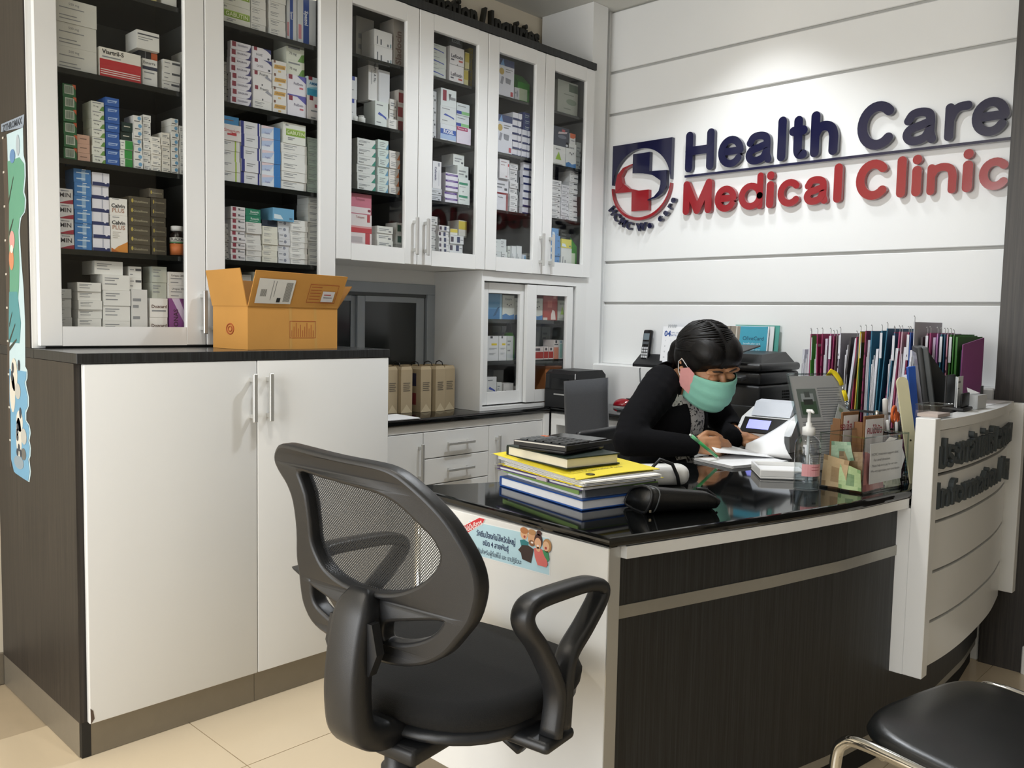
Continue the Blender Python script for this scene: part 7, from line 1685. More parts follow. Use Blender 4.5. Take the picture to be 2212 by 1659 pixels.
# brows, lash lines
mat('brow', '#241812', 0.8); mat('lash', '#140d0b', 0.6)
for s in (-1, 1):
    MB().tube([tuple(H(s * x, y, z)) for x, y, z in ((0.012, -0.0925, 0.023), (0.026, -0.0935, 0.029), (0.042, -0.0865, 0.027), (0.052, -0.076, 0.020))], [0.0018, 0.0030, 0.0026, 0.0012], 'brow', 7).build('eyebrow', bo)
    MB().tube([tuple(H(s * x, y, z)) for x, y, z in ((0.015, -0.0905, -0.005), (0.024, -0.0950, -0.0085), (0.034, -0.0945, -0.0095), (0.046, -0.0850, -0.006))], [0.0010, 0.0017, 0.0018, 0.0011], 'lash', 6).build('eyelashes', bo)
# hair: rounded cap swept back into a low tail
hb = bmesh.new()
def hh(c, r, rot=None): add_ell(hb, H(*c), tuple(q * HS for q in r), HR if rot is None else HR @ rot)
hh((0, 0.020, 0.043), (0.088, 0.103, 0.088)); hh((0, 0.042, 0.008), (0.084, 0.082, 0.082))
hh((0.026, -0.016, 0.060), (0.062, 0.078, 0.056), Matrix.Rotation(0.25, 3, 'Y')); hh((-0.034, -0.010, 0.062), (0.054, 0.080, 0.052), Matrix.Rotation(-0.25, 3, 'Y'))
hh((0.060, -0.030, 0.030), (0.024, 0.044, 0.060)); hh((-0.066, -0.006, 0.040), (0.020, 0.050, 0.050)); hh((0.068, -0.024, -0.010), (0.014, 0.028, 0.045)); hh((-0.074, 0.004, 0.014), (0.010, 0.026, 0.034))
add_limb(hb, [H(0, 0.100, 0.010), H(0, 0.128, -0.002), H(-0.004, 0.148, -0.024), H(-0.010, 0.150, -0.058), H(-0.02, 0.140, -0.088)], [0.036 * HS, 0.032 * HS, 0.030 * HS, 0.024 * HS, 0.012 * HS])
ho = mesh_part(fuse(hb, 0.005, 9), 'hair', 'hair_black', pw)
# combed locks running from the parting back to the tail
lk = MB(); rl = random.Random(11)
for i in range(64):
    s = -1 if i % 2 else 1
    y0 = -0.95 + 1.5 * (i // 2) / 31 + rl.uniform(-0.03, 0.03)
    a = Vector((s * 0.05, y0, 0.75 - 0.35 * abs(y0))).normalized()
    e = Vector((s * rl.uniform(0.15, 0.6), 1.0, rl.uniform(-0.55, 0.05))).normalized()
    m1 = (a + Vector((s * 1.1, -0.15, 0.25))).normalized(); m2 = (e + Vector((s * 0.9, -0.2, 0.1))).normalized()
    pts = []
    for k in range(11):
        t_ = k / 10
        q = (a * (1 - t_) ** 3 + m1 * 3 * t_ * (1 - t_) ** 2 + m2 * 3 * t_ * t_ * (1 - t_) + e * t_ ** 3).normalized()
        r_ = 0.992 + 0.012 * math.sin(PI * t_)
        pts.append(tuple(H(q.x * 0.0900 * r_, 0.018 + q.y * 0.1040 * r_, 0.044 + q.z * 0.0880 * r_)))
    lk.tube(pts, [0.0015, 0.0034, 0.0044, 0.0048, 0.0050, 0.0050, 0.0048, 0.0046, 0.0042, 0.0034, 0.0015], 'hair_black', 6)
lk.build('hair_locks', ho)
# face mask: pleated sheet standing off the nose and chin
mk = MB(); n, m_ = 24, 12; vs = []
for i in range(n + 1):
    a = math.radians(-82 + 164 * i / n)
    for j in range(m_ + 1):
        v = j / m_
        c = math.cos(a)
        top = 0.002 - 0.016 * (1 - c); bot = -0.118 + 0.022 * (1 - c)
        z = top + (bot - top) * v
        rad = 0.0905 + 0.030 * c ** 2 * math.sin(PI * min(1, 0.24 + 0.66 * v)) + 0.0022 * math.sin(v * 20) * c
        rad = rad - 0.022 * max(0, v - 0.75) * c
        vs.append(tuple(H(rad * 0.84 * math.sin(a), -rad * c - 0.004 * c, z)))
fs = [(i * (m_ + 1) + j, (i + 1) * (m_ + 1) + j, (i + 1) * (m_ + 1) + j + 1, i * (m_ + 1) + j + 1) for i in range(n) for j in range(m_)]
mkb = mk.add(vs, fs, 'mask_green', True).build('face_mask', pw)
sm = mkb.modifiers.new('thickness', 'SOLIDIFY'); sm.thickness = 0.002; sm.offset = 0
# pink inner ply folded back towards the ear, elastic loops
MB().add([tuple(H(*p)) for p in ((-0.0735, -0.040, -0.004), (-0.0745, -0.038, -0.078), (-0.0870, 0.002, -0.066), (-0.0895, 0.012, -0.012), (-0.0830, -0.018, 0.008))], [(0, 1, 2, 3, 4)], 'mask_pink').build('inner_ply', mkb)
for s in (-1, 1):
    MB().tube([tuple(H(s * x, y, z)) for x, y, z in ((0.072, -0.030, -0.010), (0.084, 0.000, 0.010), (0.086, 0.020, 0.018), (0.085, 0.034, 0.0), (0.082, 0.026, -0.032), (0.078, -0.004, -0.060), (0.070, -0.034, -0.082))], 0.0016, 'white_laminate', 6).build('ear_loop', mkb)
# blouse beneath the cardigan
bl = bmesh.new()
add_ell(bl, CH + Vector((0, -0.004, 0.01)), (0.160, 0.106, 0.128)); add_ell(bl, WA, (0.146, 0.108, 0.130)); add_limb(bl, [RS + Vector((0.03, 0, 0)), Vector((1.72, -0.685, 0.945)), LS - Vector((0.03, 0, 0))], [0.058, 0.066, 0.058])
mesh_part(fuse(bl, 0.007, 4), 'blouse', 'floral_blouse', pw, keep=lambda c, nn: not (c.z > 0.955 and abs(c.x - 1.71) < 0.075 and c.y < -0.63))
# cardigan: open in front
cg = bmesh.new()
add_ell(cg, CH + Vector((0, 0.004, 0.004)), (0.172, 0.118, 0.132)); add_ell(cg, WA, (0.158, 0.120, 0.140)); add_ell(cg, PE + Vector((0, 0.01, 0.03)), (0.182, 0.140, 0.090))
add_limb(cg, [RS, Vector((1.640, -0.672, 0.985)), Vector((1.705, -0.655, 0.998)), Vector((1.80, -0.665, 0.980)), LS], [0.068, 0.072, 0.070, 0.070, 0.066])
add_limb(cg, [RS, RS * 0.45 + RE * 0.55 + Vector((-0.012, 0.01, 0.0)), RE + Vector((-0.004, 0.0, 0.004)), RE * 0.4 + RW * 0.6, RW - rf.normalized() * 0.012], [0.066, 0.060, 0.052, 0.043, 0.036])
add_limb(cg, [LS, LE, LE * 0.4 + LW * 0.6, LW - lf.normalized() * 0.012], [0.066, 0.055, 0.044, 0.036])
def open_front(c, nn):
    if c.y < -0.690 and c.z < 1.01 and c.z > 0.56 and abs(c.x - 1.728) < 0.048 + 0.10 * max(0, c.z - 0.90) and nn.y < 0.2 and c.y > -0.84: return False
    if c.z > 0.985 and abs(c.x - 1.705) < 0.062 and c.y < -0.640: return False
    for W, f in ((RW, rf.normalized()), (LW, lf.normalized())):
        if (c - W).dot(f) > 0.004 and (c - W).length < 0.09: return False
    return True
mesh_part(fuse(cg, 0.0065, 5), 'cardigan', 'cardigan_black', pw, keep=open_front, solid=0.004)
tr_ = bmesh.new()
for x in (1.655, 1.815): add_limb(tr_, [Vector((x, -0.50, 0.535)), Vector((x, -0.90, 0.545)), Vector((x, -0.92, 0.12))], [0.088, 0.068, 0.056])
mesh_part(fuse(tr_, 0.009, 3), 'trousers', 'trousers_dark', pw)
for x in (1.655, 1.815): MB().box(x - 0.042, -1.08, 0.002, x + 0.042, -0.87, 0.085, 'black_leather', bev=0.03, seg=3).build('shoe', pw)
# pen in the hand
t = thing('ballpoint_pen', 'translucent green pen held in the woman\'s writing hand', 'pen', (1.561, -0.946, 0.7735))
mat('pen_green', '#3fae63', 0.2, coat=0.4); d = Vector((1.436, -0.914, 0.857)) - Vector((1.561, -0.946, 0.7735))
MB().tube([(0, 0, 0), tuple(d * 0.10)], [0.0010, 0.0042], '#dfe6e0', 10).build('tip', t); MB().tube([tuple(d * 0.10), tuple(d * 0.72)], 0.0050, 'pen_green', 10).build('barrel', t); MB().tube([tuple(d * 0.72), tuple(d * 0.94)], 0.0052, '#7fd39a', 10).build('upper_barrel', t); MB().tube([tuple(d * 0.94), tuple(d)], 0.0032, '#dfe8e2', 10).build('push_button', t)
# papers she is working on
def grid_sheet(name, label, fn, nu=18, nv=8, m='paper_white'):
    b = MB(); vs = [tuple(fn(i / nu, j / nv)) for i in range(nu + 1) for j in range(nv + 1)]
    fs = [(i * (nv + 1) + j, (i + 1) * (nv + 1) + j, (i + 1) * (nv + 1) + j + 1, i * (nv + 1) + j + 1) for i in range(nu) for j in range(nv)]
    o = b.add(vs, fs, m, True).build(name); s = o.modifiers.new('thickness', 'SOLIDIFY'); s.thickness = 0.0004
    return tag(o, label, 'paper')
e1, e2 = Vector((0.96, -0.28, 0)), Vector((0.28, 0.96, 0))
o_ = Vector((1.485, -1.035, ZD + 0.001))
b = MB()
for k in range(7):
    o2 = o_ + e1 * 0.003 * (k % 3) + e2 * 0.004 * (k % 2) + Vector((0, 0, 0.0012 * k))
    A = [o2, o2 + e1 * 0.235, o2 + e1 * 0.235 + e2 * 0.17, o2 + e2 * 0.17]
    b.add([tuple(p) for p in A] + [tuple(p + Vector((0, 0, 0.0009))) for p in A], [(3, 2, 1, 0), (4, 5, 6, 7), (0, 1, 5, 4), (1, 2, 6, 5), (2, 3, 7, 6), (3, 0, 4, 7)], 'paper_white')
tag(b.build('paper_pad'), 'pad of white sheets under the woman\'s writing hand', 'paper')
def lift(u, v):   # sheet raised by the writing hand, falling towards the far end
    p = Vector((1.565, -0.925, 0)) + Vector((0.72, -0.50, 0)).normalized() * 0.16 * u * 1.25 + Vector((0.50, 0.62, 0)).normalized() * 0.12 * (v - 0.1)
    z = ZD + 0.012 + 0.055 * (1 - u) ** 1.6 * (0.35 + 0.65 * v) + 0.004 * math.sin(3 * u)
    return Vector((p.x, p.y, z))
grid_sheet('lifted_sheet', 'white sheet lifted beneath the writing hand', lift)
def roll(u, v):   # page being turned: held low by the other hand, its free edge standing up in a curl
    A = Vector((1.775 + 0.035 * v, -0.915 + 0.015 * v, ZD + 0.010 + 0.022 * v))
    B = Vector((1.735, -1.085, ZD + 0.010)).lerp(Vector((1.930, -1.000, 0.895)), v)
    B += Vector((0.035, -0.02, 0.0)) * (v - 0.5) ** 2 * 2 + Vector((-0.035, 0.0, 0.0)) * math.sin(PI * v)
    p = A.lerp(B, u)
    return p + Vector((-0.010, 0.0, -0.010 * v)) * math.sin(PI * u)
grid_sheet('turned_page', 'large white page curling up under the woman\'s other hand', roll, 22, 8)
# ---------------------------------------------------------------- mesh office chair
mat('seat_mesh', '#0c0d0e', 0.9, noise=0.2, nscale=300, bump=0.6, bscale=600)
mat('chair_plastic', '#232426', 0.34, noise=0.08, nscale=20, bump=0.15, bscale=900)
def net(key):
    """woven net: a fine grid of dark threads with open holes between them"""
    m = bpy.data.materials.new(key); m.use_nodes = True
    nt = m.node_tree; b = nt.nodes['Principled BSDF']
    b.inputs['Base Color'].default_value = hexc('#17181a'); b.inputs['Roughness'].default_value = 0.6
    tc = nt.nodes.new('ShaderNodeTexCoord'); sx = nt.nodes.new('ShaderNodeSeparateXYZ'); nt.links.new(tc.outputs['Object'], sx.inputs[0])
    def wave(sock, other):
        a = nt.nodes.new('ShaderNodeMath'); a.operation = 'ADD' if other else 'SUBTRACT'
        nt.links.new(sx.outputs['Y'], a.inputs[0]); nt.links.new(sx.outputs['Z'], a.inputs[1])
        s = nt.nodes.new('ShaderNodeMath'); s.operation = 'MULTIPLY'; s.inputs[1].default_value = 2 * PI / 0.0052
        nt.links.new(a.outputs[0], s.inputs[0])
        c = nt.nodes.new('ShaderNodeMath'); c.operation = 'SINE'; nt.links.new(s.outputs[0], c.inputs[0])
        return c
    w1_, w2_ = wave('Y', True), wave('Z', False)
    mul = nt.nodes.new('ShaderNodeMath'); mul.operation = 'MINIMUM'; nt.links.new(w1_.outputs[0], mul.inputs[0]); nt.links.new(w2_.outputs[0], mul.inputs[1])
    gt = nt.nodes.new('ShaderNodeMath'); gt.operation = 'LESS_THAN'; gt.inputs[1].default_value = -0.28; nt.links.new(mul.outputs[0], gt.inputs[0])
    tr = nt.nodes.new('ShaderNodeBsdfTransparent'); mx = nt.nodes.new('ShaderNodeMixShader')
    nt.links.new(gt.outputs[0], mx.inputs[0]); nt.links.new(tr.outputs[0], mx.inputs[1]); nt.links.new(b.outputs[0], mx.inputs[2])
    nt.links.new(mx.outputs[0], nt.nodes['Material Output'].inputs[0])
    MATS[key] = m
net('back_net')
OUTER = [(0.2214, 0.9323), (0.215, 0.948), (0.1966, 0.9586), (0.1501, 0.9587), (0.0475, 0.954), (-0.0477, 0.9513), (-0.0877, 0.9444), (-0.117, 0.9299), (-0.1532, 0.9052), (-0.1841, 0.8772), (-0.2098, 0.8424), (-0.2256, 0.8127), (-0.2314, 0.7844), (-0.2282, 0.7573), (-0.2145, 0.7209), (-0.1892, 0.6876), (-0.1612, 0.6564), (-0.1243, 0.6334), (-0.0778, 0.6186), (-0.0304, 0.6134), (0.0031, 0.6177), (0.0519, 0.628), (0.1127, 0.6291), (0.1500, 0.6420), (0.1697, 0.6681), (0.1740, 0.6969), (0.1742, 0.724), (0.1766, 0.7576), (0.1695, 0.8091), (0.1721, 0.8615), (0.1868, 0.8932), (0.2113, 0.9165)]
HOLE = [(0.1549, 0.9252), (0.0865, 0.9244), (0.0029, 0.9192), (-0.0529, 0.9145), (-0.0966, 0.9003), (-0.1335, 0.8757), (-0.1613, 0.8536), (-0.176, 0.8297), (-0.1742, 0.8094), (-0.1596, 0.7864), (-0.127, 0.7593), (-0.0803, 0.7372), (-0.0329, 0.727), (0.0157, 0.724), (0.065, 0.7304), (0.1019, 0.7455), (0.1228, 0.7679), (0.1351, 0.7958), (0.1354, 0.8333), (0.1395, 0.881)]
SLOT = [(-0.0483, 0.6905), (-0.0909, 0.702), (-0.1495, 0.7154), (-0.1709, 0.7156), (-0.1745, 0.7089), (-0.1595, 0.6872), (-0.1315, 0.6666), (-0.0897, 0.6499), (-0.0476, 0.6433), (-0.0331, 0.6494), (-0.0335, 0.6753)]
SLOT2 = [(-y + 0.004, z) for y, z in SLOT]; SLOT2 = [(min(y, 0.148), z) for y, z in SLOT2]
def plate(loops, depth, bevel):
    """flat plate with holes from closed outlines in (y, z), rounded edges"""
    c = bpy.data.curves.new('plate', 'CURVE'); c.dimensions = '2D'; c.fill_mode = 'BOTH'; c.extrude = depth; c.bevel_depth = bevel; c.bevel_resolution = 2
    for lp_ in loops:
        P = smooth_curve([Vector((p[0], p[1], 0)) for p in lp_], 3, closed=True)
        s = c.splines.new('POLY'); s.points.add(len(P) - 1); s.use_cyclic_u = True
        for q, p in zip(s.points, P): q.co = (p.x, p.y, 0, 1)
    o = bpy.data.objects.new('plate', c)
    me = o.to_mesh()
    vs = [tuple(v.co) for v in me.vertices]; fs = [tuple(p.vertices) for p in me.polygons]
    o.to_mesh_clear(); bpy.data.objects.remove(o); bpy.data.curves.remove(c)
    return vs, fs
def bend(y, z, n):   # lean back with height, wrap slightly forward at the sides
    return (-0.12 * (z - 0.80) + 0.35 * y * y + n, y, z)
oc = thing('office_chair', 'black mesh-back office chair in front of the white desk end', 'chair', (0.044, -1.157, 0.0), math.radians(8))
vs, fs = plate([OUTER, HOLE, SLOT, SLOT2], 0.010, 0.007)
MB().add([bend(y, z, n) for y, z, n in vs], fs, 'chair_plastic', False).build('back_frame', oc)
for o in oc.children:
    for p in o.data.polygons: p.use_smooth = True
# net panel inside the frame
inr = [(y * 1.03, 0.825 + (z - 0.825) * 1.03) for y, z in HOLE]
P = smooth_curve([Vector((p[0], p[1], 0)) for p in inr], 3, closed=True)
cx_, cz_ = sum(p.x for p in P) / len(P), sum(p.y for p in P) / len(P)
nb = MB(); rings = 6; vs = [bend(cx_, cz_, 0.012)]
for r in range(1, rings + 1):
    for p in P:
        f_ = r / rings; vs.append(bend(cx_ + (p.x - cx_) * f_, cz_ + (p.y - cz_) * f_, 0.004 + 0.008 * (1 - f_ * f_)))
k = len(P)
fs = [(0, 1 + j, 1 + (j + 1) % k) for j in range(k)] + [(1 + (r - 1) * k + j, 1 + r * k + j, 1 + r * k + (j + 1) % k, 1 + (r - 1) * k + (j + 1) % k) for r in range(1, rings) for j in range(k)]
nb.add(vs, fs, 'back_net', True).build('net_panel', oc)
# spine bracket: broad bar running down behind and under the seat
sp2 = smooth_curve([Vector((-0.004, 0, 0.735)), Vector((-0.026, 0, 0.68)), Vector((-0.040, 0, 0.60)), Vector((-0.040, 0, 0.54)), Vector((-0.030, 0, 0.500)), Vector((0.005, 0, 0.476)), Vector((0.05, 0, 0.470)), Vector((0.12, 0, 0.470))], 5)
MB().tube([tuple(p) for p in sp2], [0.55, 0.72, 0.86, 0.95, 1.0] + [1.0] * (len(sp2) - 5), 'chair_plastic', 16, flat=((1, 0, 0), 0.040, 0.026, 0.45)).build('spine_bracket', oc)
MB().prism([(-0.050, 0.690), (0.050, 0.690), (0.062, 0.640), (0.044, 0.600), (-0.044, 0.600), (-0.062, 0.640)], -0.036, -0.018, 'chair_plastic', 'x').build('spine_cover', oc)
# seat pad, shell
def pad(cx, cy, rx, ry, z0, z1, dome, m, name, parent, e=2.6, n=40, taper=0.9):
    b = MB(); rings = [(taper, z0), (0.985, z0 + (z1 - z0) * 0.3), (1.0, z0 + (z1 - z0) * 0.55), (0.965, z1 - 0.006), (0.90, z1), (0.6, z1 + dome * 0.7), (0.3, z1 + dome * 0.95)]
    vs = []
    for s, z in rings:
        for j in range(n):
            a = 2 * PI * j / n; ca, sa = math.cos(a), math.sin(a)
            x = cx + rx * s * math.copysign(abs(ca) ** (2 / e), ca); y = cy + ry * s * math.copysign(abs(sa) ** (2 / e), sa)
            zz = z - 0.018 * max(0, (x - cx) / rx) ** 3 + 0.010 * ((y - cy) / ry) ** 2 * (z > z0 + 0.02)
            vs.append((x, y, zz))
    vs += [(cx, cy, z0), (cx, cy, z1 + dome)]
    k = len(rings); fs = [(i * n + j, i * n + (j + 1) % n, (i + 1) * n + (j + 1) % n, (i + 1) * n + j) for i in range(k - 1) for j in range(n)]
    fs += [(k * n, (j + 1) % n, j) for j in range(n)] + [(k * n + 1, (k - 1) * n + j, (k - 1) * n + (j + 1) % n) for j in range(n)]
    return b.add(vs, fs, m, True).build(name, parent)
pad(0.266, 0.018, 0.226, 0.240, 0.478, 0.532, 0.006, 'seat_mesh', 'seat', oc)
pad(0.268, 0.018, 0.222, 0.226, 0.452, 0.482, 0.0, 'chair_plastic', 'seat_shell', oc, taper=0.82)
ARM = [(0.204, 0.4700), (0.2144, 0.5377), (0.1932, 0.5884), (0.1539, 0.6468), (0.117, 0.6887), (0.1115, 0.7141), (0.1391, 0.7278), (0.2258, 0.7248), (0.3146, 0.7165), (0.3563, 0.7012), (0.3537, 0.6786), (0.3043, 0.6392), (0.2542, 0.6054), (0.240, 0.567), (0.236, 0.5331), (0.232, 0.478)]
for s_ in (-1, 1):
    P = smooth_curve([Vector((x, s_ * 0.252 + (0.0 if s_ < 0 else 0.004), z)) for x, z in ARM], 5)
    MB().tube([tuple(p) for p in P], 1.0, 'chair_plastic', 14, flat=((0, 1, 0), 0.0135, 0.021, 0.6)).build('armrest', oc)
    MB().box(0.17, s_ * 0.13, 0.448, 0.262, s_ * 0.268, 0.470, 'chair_plastic', bev=0.01, seg=3).build('arm_bracket', oc)
MB().box(0.03, -0.085, 0.425, 0.30, 0.085, 0.455, 'black_plastic', bev=0.008, seg=2).build('tilt_mechanism', oc)
MB().lathe([(0.030, 0.13), (0.032, 0.16), (0.032, 0.385), (0.026, 0.39), (0.026, 0.43)], 'chair_plastic', 22, (0.085, 0.0, 0.0)).build('gas_column', oc)
MB().tube([(0.24, -0.06, 0.432), (0.245, -0.12, 0.418), (0.242, -0.165, 0.402)], 1.0, 'chair_plastic', 10, flat=((0, 0, 1), 0.016, 0.008, 0.8)).build('height_lever', oc)
for i in range(5):
    a = 2 * PI * i / 5 + 0.35
    ca, sa = math.cos(a), math.sin(a)
    MB().tube([(0.085, 0, 0.12), (0.085 + 0.14 * ca, 0.14 * sa, 0.105), (0.085 + 0.27 * ca, 0.27 * sa, 0.075)], [0.030, 0.024, 0.018], 'chair_plastic', 10).build('base_arm', oc)
    MB().lathe([(0.022, -0.010), (0.024, -0.006), (0.024, 0.006), (0.022, 0.010)], 'black_plastic', 16, xf=Matrix.Translation((0.085 + 0.27 * ca, 0.27 * sa, 0.026)) @ Matrix.Rotation(a, 4, 'Z') @ Matrix.Rotation(PI / 2, 4, 'X')).build('caster', oc)
# ---------------------------------------------------------------- grey upholstered chair beside the woman
mat('grey_cloth', '#3c3e42', 0.9, noise=0.15, nscale=200, bump=0.3, bscale=700, sheen=0.2)
gc = thing('side_chair', 'dark grey upholstered chair standing beside the woman', 'chair', (1.935, -0.120, 0.0), math.radians(24))
# backrest: gently curved padded slab facing +x; local y across the back
b = MB(); n, m_ = 10, 8; vs = []
for side in (0, 1):
    for i in range(n + 1):
        for j in range(m_ + 1):
            y = -0.085 + 0.18 * i / n; v = j / m_; z = 0.47 + 0.48 * v + 0.022 * (1 - i / n) * v
            x = -0.085 * v + 0.9 * y * y + (0.045 if side else 0.0)
            e = 0.012 if (i in (0, n) or j in (0, m_)) else 0.0
            vs.append((x + (e if not side else -e), y, z))
w_ = (n + 1) * (m_ + 1); idx = lambda s, i, j: s * w_ + i * (m_ + 1) + j
fs = []
for i in range(n):
    for j in range(m_):
        fs += [(idx(0, i, j), idx(0, i, j + 1), idx(0, i + 1, j + 1), idx(0, i + 1, j)), (idx(1, i, j), idx(1, i + 1, j), idx(1, i + 1, j + 1), idx(1, i, j + 1))]
for i in range(n): fs += [(idx(0, i, m_), idx(1, i, m_), idx(1, i + 1, m_), idx(0, i + 1, m_)), (idx(0, i, 0), idx(0, i + 1, 0), idx(1, i + 1, 0), idx(1, i, 0))]
for j in range(m_): fs += [(idx(0, 0, j), idx(1, 0, j), idx(1, 0, j + 1), idx(0, 0, j + 1)), (idx(0, n, j), idx(0, n, j + 1), idx(1, n, j + 1), idx(1, n, j))]
b.add(vs, fs, 'grey_cloth', True).build('backrest', gc)
MB().box(0.03, -0.12, 0.42, 0.20, 0.11, 0.48, 'grey_cloth', bev=0.02, seg=3).build('seat', gc)
for x, y in ((0.05, -0.10), (0.05, 0.09), (0.18, -0.10), (0.18, 0.09)): MB().lathe([(0.011, 0.0), (0.014, 0.42)], 'black_plastic', 12, (x, y, 0)).build('leg', gc)
# ---------------------------------------------------------------- chair the woman sits on
wc = thing('desk_chair', 'black desk chair the woman is sitting on', 'chair', (1.735, -0.560, 0.0), math.radians(3))
pad(0.0, 0.0, 0.22, 0.20, 0.385, 0.440, 0.0, 'seat_mesh', 'seat', wc)
MB().box(-0.17, 0.185, 0.50, 0.17, 0.215, 0.80, 'chair_plastic', bev=0.014, seg=3).build('backrest', wc)
MB().box(-0.03, 0.05, 0.36, 0.03, 0.24, 0.385, 'black_plastic').box(-0.03, 0.216, 0.36, 0.03, 0.24, 0.56, 'black_plastic').build('spine_bracket', wc)
MB().lathe([(0.028, 0.10), (0.028, 0.385)], 'black_plastic', 16).build('gas_column', wc)
for i in range(5):
    a = 2 * PI * i / 5 + 0.1; ca, sa = math.cos(a), math.sin(a)
    MB().tube([(0, 0, 0.11), (0.24 * ca, 0.24 * sa, 0.07)], [0.026, 0.018], 'chair_plastic', 8).build('base_arm', wc)
    MB().lathe([(0.022, -0.010), (0.024, 0.0), (0.022, 0.010)], 'black_plastic', 12, xf=Matrix.Translation((0.24 * ca, 0.24 * sa, 0.026)) @ Matrix.Rotation(a, 4, 'Z') @ Matrix.Rotation(PI / 2, 4, 'X')).build('caster', wc)
# ---------------------------------------------------------------- chrome framed visitor seat
mat('black_vinyl', '#0f1112', 0.30, noise=0.1, nscale=20, bump=0.05, bscale=300)
vc = thing('visitor_chair', 'black vinyl seat on a bent chrome tube frame', 'chair', (0.925, -1.955, 0.0), math.radians(-13))
# local: seat 0.44 x 0.42
pad(0.0, 0.0, 0.235, 0.205, 0.425, 0.458, 0.008, 'black_vinyl', 'seat', vc, e=4.5, n=48, taper=0.93)
for s_ in (-1, 1):
    MB().tube([tuple(p) for p in smooth_curve([Vector((s_ * 0.236, 0.215, 0.012)), Vector((s_ * 0.236, 0.216, 0.20)), Vector((s_ * 0.236, 0.214, 0.37)), Vector((s_ * 0.236, 0.196, 0.418)), Vector((s_ * 0.236, 0.15, 0.432)), Vector((s_ * 0.236, 0.0, 0.432)), Vector((s_ * 0.236, -0.16, 0.432)), Vector((s_ * 0.236, -0.200, 0.415)), Vector((s_ * 0.236, -0.212, 0.37)), Vector((s_ * 0.236, -0.212, 0.012))], 6)], 0.011, 'chrome', 14).build('side_frame', vc)
    for y in (0.215, -0.212): MB().lathe([(0.015, 0.0), (0.015, 0.02)], 'black_plastic', 12, (s_ * 0.236, y, 0)).build('foot', vc)
for y in (0.12, -0.12): MB().tube([(-0.236, y, 0.425), (0.236, y, 0.425)], 0.008, 'chrome', 10).build('cross_bar', vc)

# upright black case on the counter behind the woman
t = thing('upright_case', 'upright black plastic case on the counter behind the woman', 'case', (2.30, -0.345, ZL + 0.001))
MB().box(0, 0, 0, 0.13, 0.11, 0.288, 'black_plastic', bev=0.022, seg=4).build('shell', t); MB().box(-0.0015, 0.02, 0.03, 0.001, 0.09, 0.24, 'dark_grey_plastic').build('front_panel', t)
# ---------------------------------------------------------------- flat printed things: desk sticker, growth chart
def flat_x(mb, poly, x, m):
    mb.add([(x, y, z) for y, z in poly], [tuple(range(len(poly)))], m)
XP = 0.5488
sk = thing('vaccine_sticker', 'pale blue vaccination sticker with family drawing on the white desk end', 'sticker', (0, 0, 0))
b = MB(); flat_x(b, [(-0.8755, 0.7245), (-1.1315, 0.7300), (-1.1340, 0.6462), (-0.8760, 0.6428)], XP - 0.0003, '#eef3f5'); flat_x(b, [(-0.8775, 0.7223), (-1.1293, 0.7279), (-1.1317, 0.6484), (-0.878, 0.6449)], XP - 0.0006, '#b9dcea'); b.build('backing', sk)
b = MB(); flat_x(b, [(-0.8555, 0.7060), (-0.9130, 0.7375), (-0.9325, 0.7360), (-0.9240, 0.7230), (-0.8660, 0.6865)], XP - 0.0009, '#f2efee'); flat_x(b, [(-0.8574, 0.7053), (-0.9126, 0.7357), (-0.9301, 0.7354), (-0.9237, 0.7247), (-0.8658, 0.688)], XP - 0.0012, '#d2303a'); b.build('red_arrow', sk)
tx = MB()
def fit_end(mb, txt, y0, z0, y1, z1, h, c, bold=0.012):
    vs, _ = text_shape(txt, 1.0, bold); w = max(v[0] for v in vs) - min(v[0] for v in vs)
    L = math.hypot(y1 - y0, z1 - z0); s = h
    mb.text(txt, s, c, face_end(XP - 0.0015, (y0 + y1) / 2, (z0 + z1) / 2, math.atan2(z1 - z0, -(y1 - y0))), bold, sx=L / (w * s))
fit_end(tx, 'ที่นี่มีบริการ', -0.8640, 0.6975, -0.9215, 0.7260, 0.0175, '#f6efee', 0.02)
fit_end(tx, 'วัคซีนป้องกันไข้หวัดใหญ่', -0.9040, 0.6978, -1.0296, 0.6990, 0.0185, '#23325c', 0.015)
fit_end(tx, 'ชนิด 4 สายพันธุ์', -0.9250, 0.6790, -1.0090, 0.6798, 0.0175, '#23325c', 0.015)
fit_end(tx, 'ปลอดภัยสำหรับผู้ที่แพ้ไข่ และ ยาปฏิชีวนะ', -0.8830, 0.6570, -1.0500, 0.6586, 0.0155, '#33405c', 0.0)
tx.build('print', sk)
fm = MB()
def ell(cy, cz, ry, rz, c, k, n=16): flat_x(fm, [(cy + ry * math.cos(2 * PI * i / n), cz + rz * math.sin(2 * PI * i / n)) for i in range(n)], XP - 0.0008 - 0.00012 * k, c)
flat_x(fm, [(-1.0430, 0.7080), (-1.0480, 0.6940), (-1.0680, 0.6930), (-1.0700, 0.7080), (-1.056, 0.7120)], XP - 0.0010, '#2f7f86')
ell(-1.0556, 0.7245, 0.0110, 0.0125, '#e2b48c', 3); ell(-1.0556, 0.7320, 0.0118, 0.0075, '#b9794a', 4); ell(-1.0575, 0.7185, 0.0030, 0.0030, '#a83c3c', 5)
flat_x(fm, [(-1.0394, 0.6854), (-1.0509, 0.6985), (-1.0700, 0.7010), (-1.0860, 0.6960), (-1.0784, 0.6634), (-1.0518, 0.6671), (-1.0480, 0.6800)], XP - 0.0018, '#3a2a26')
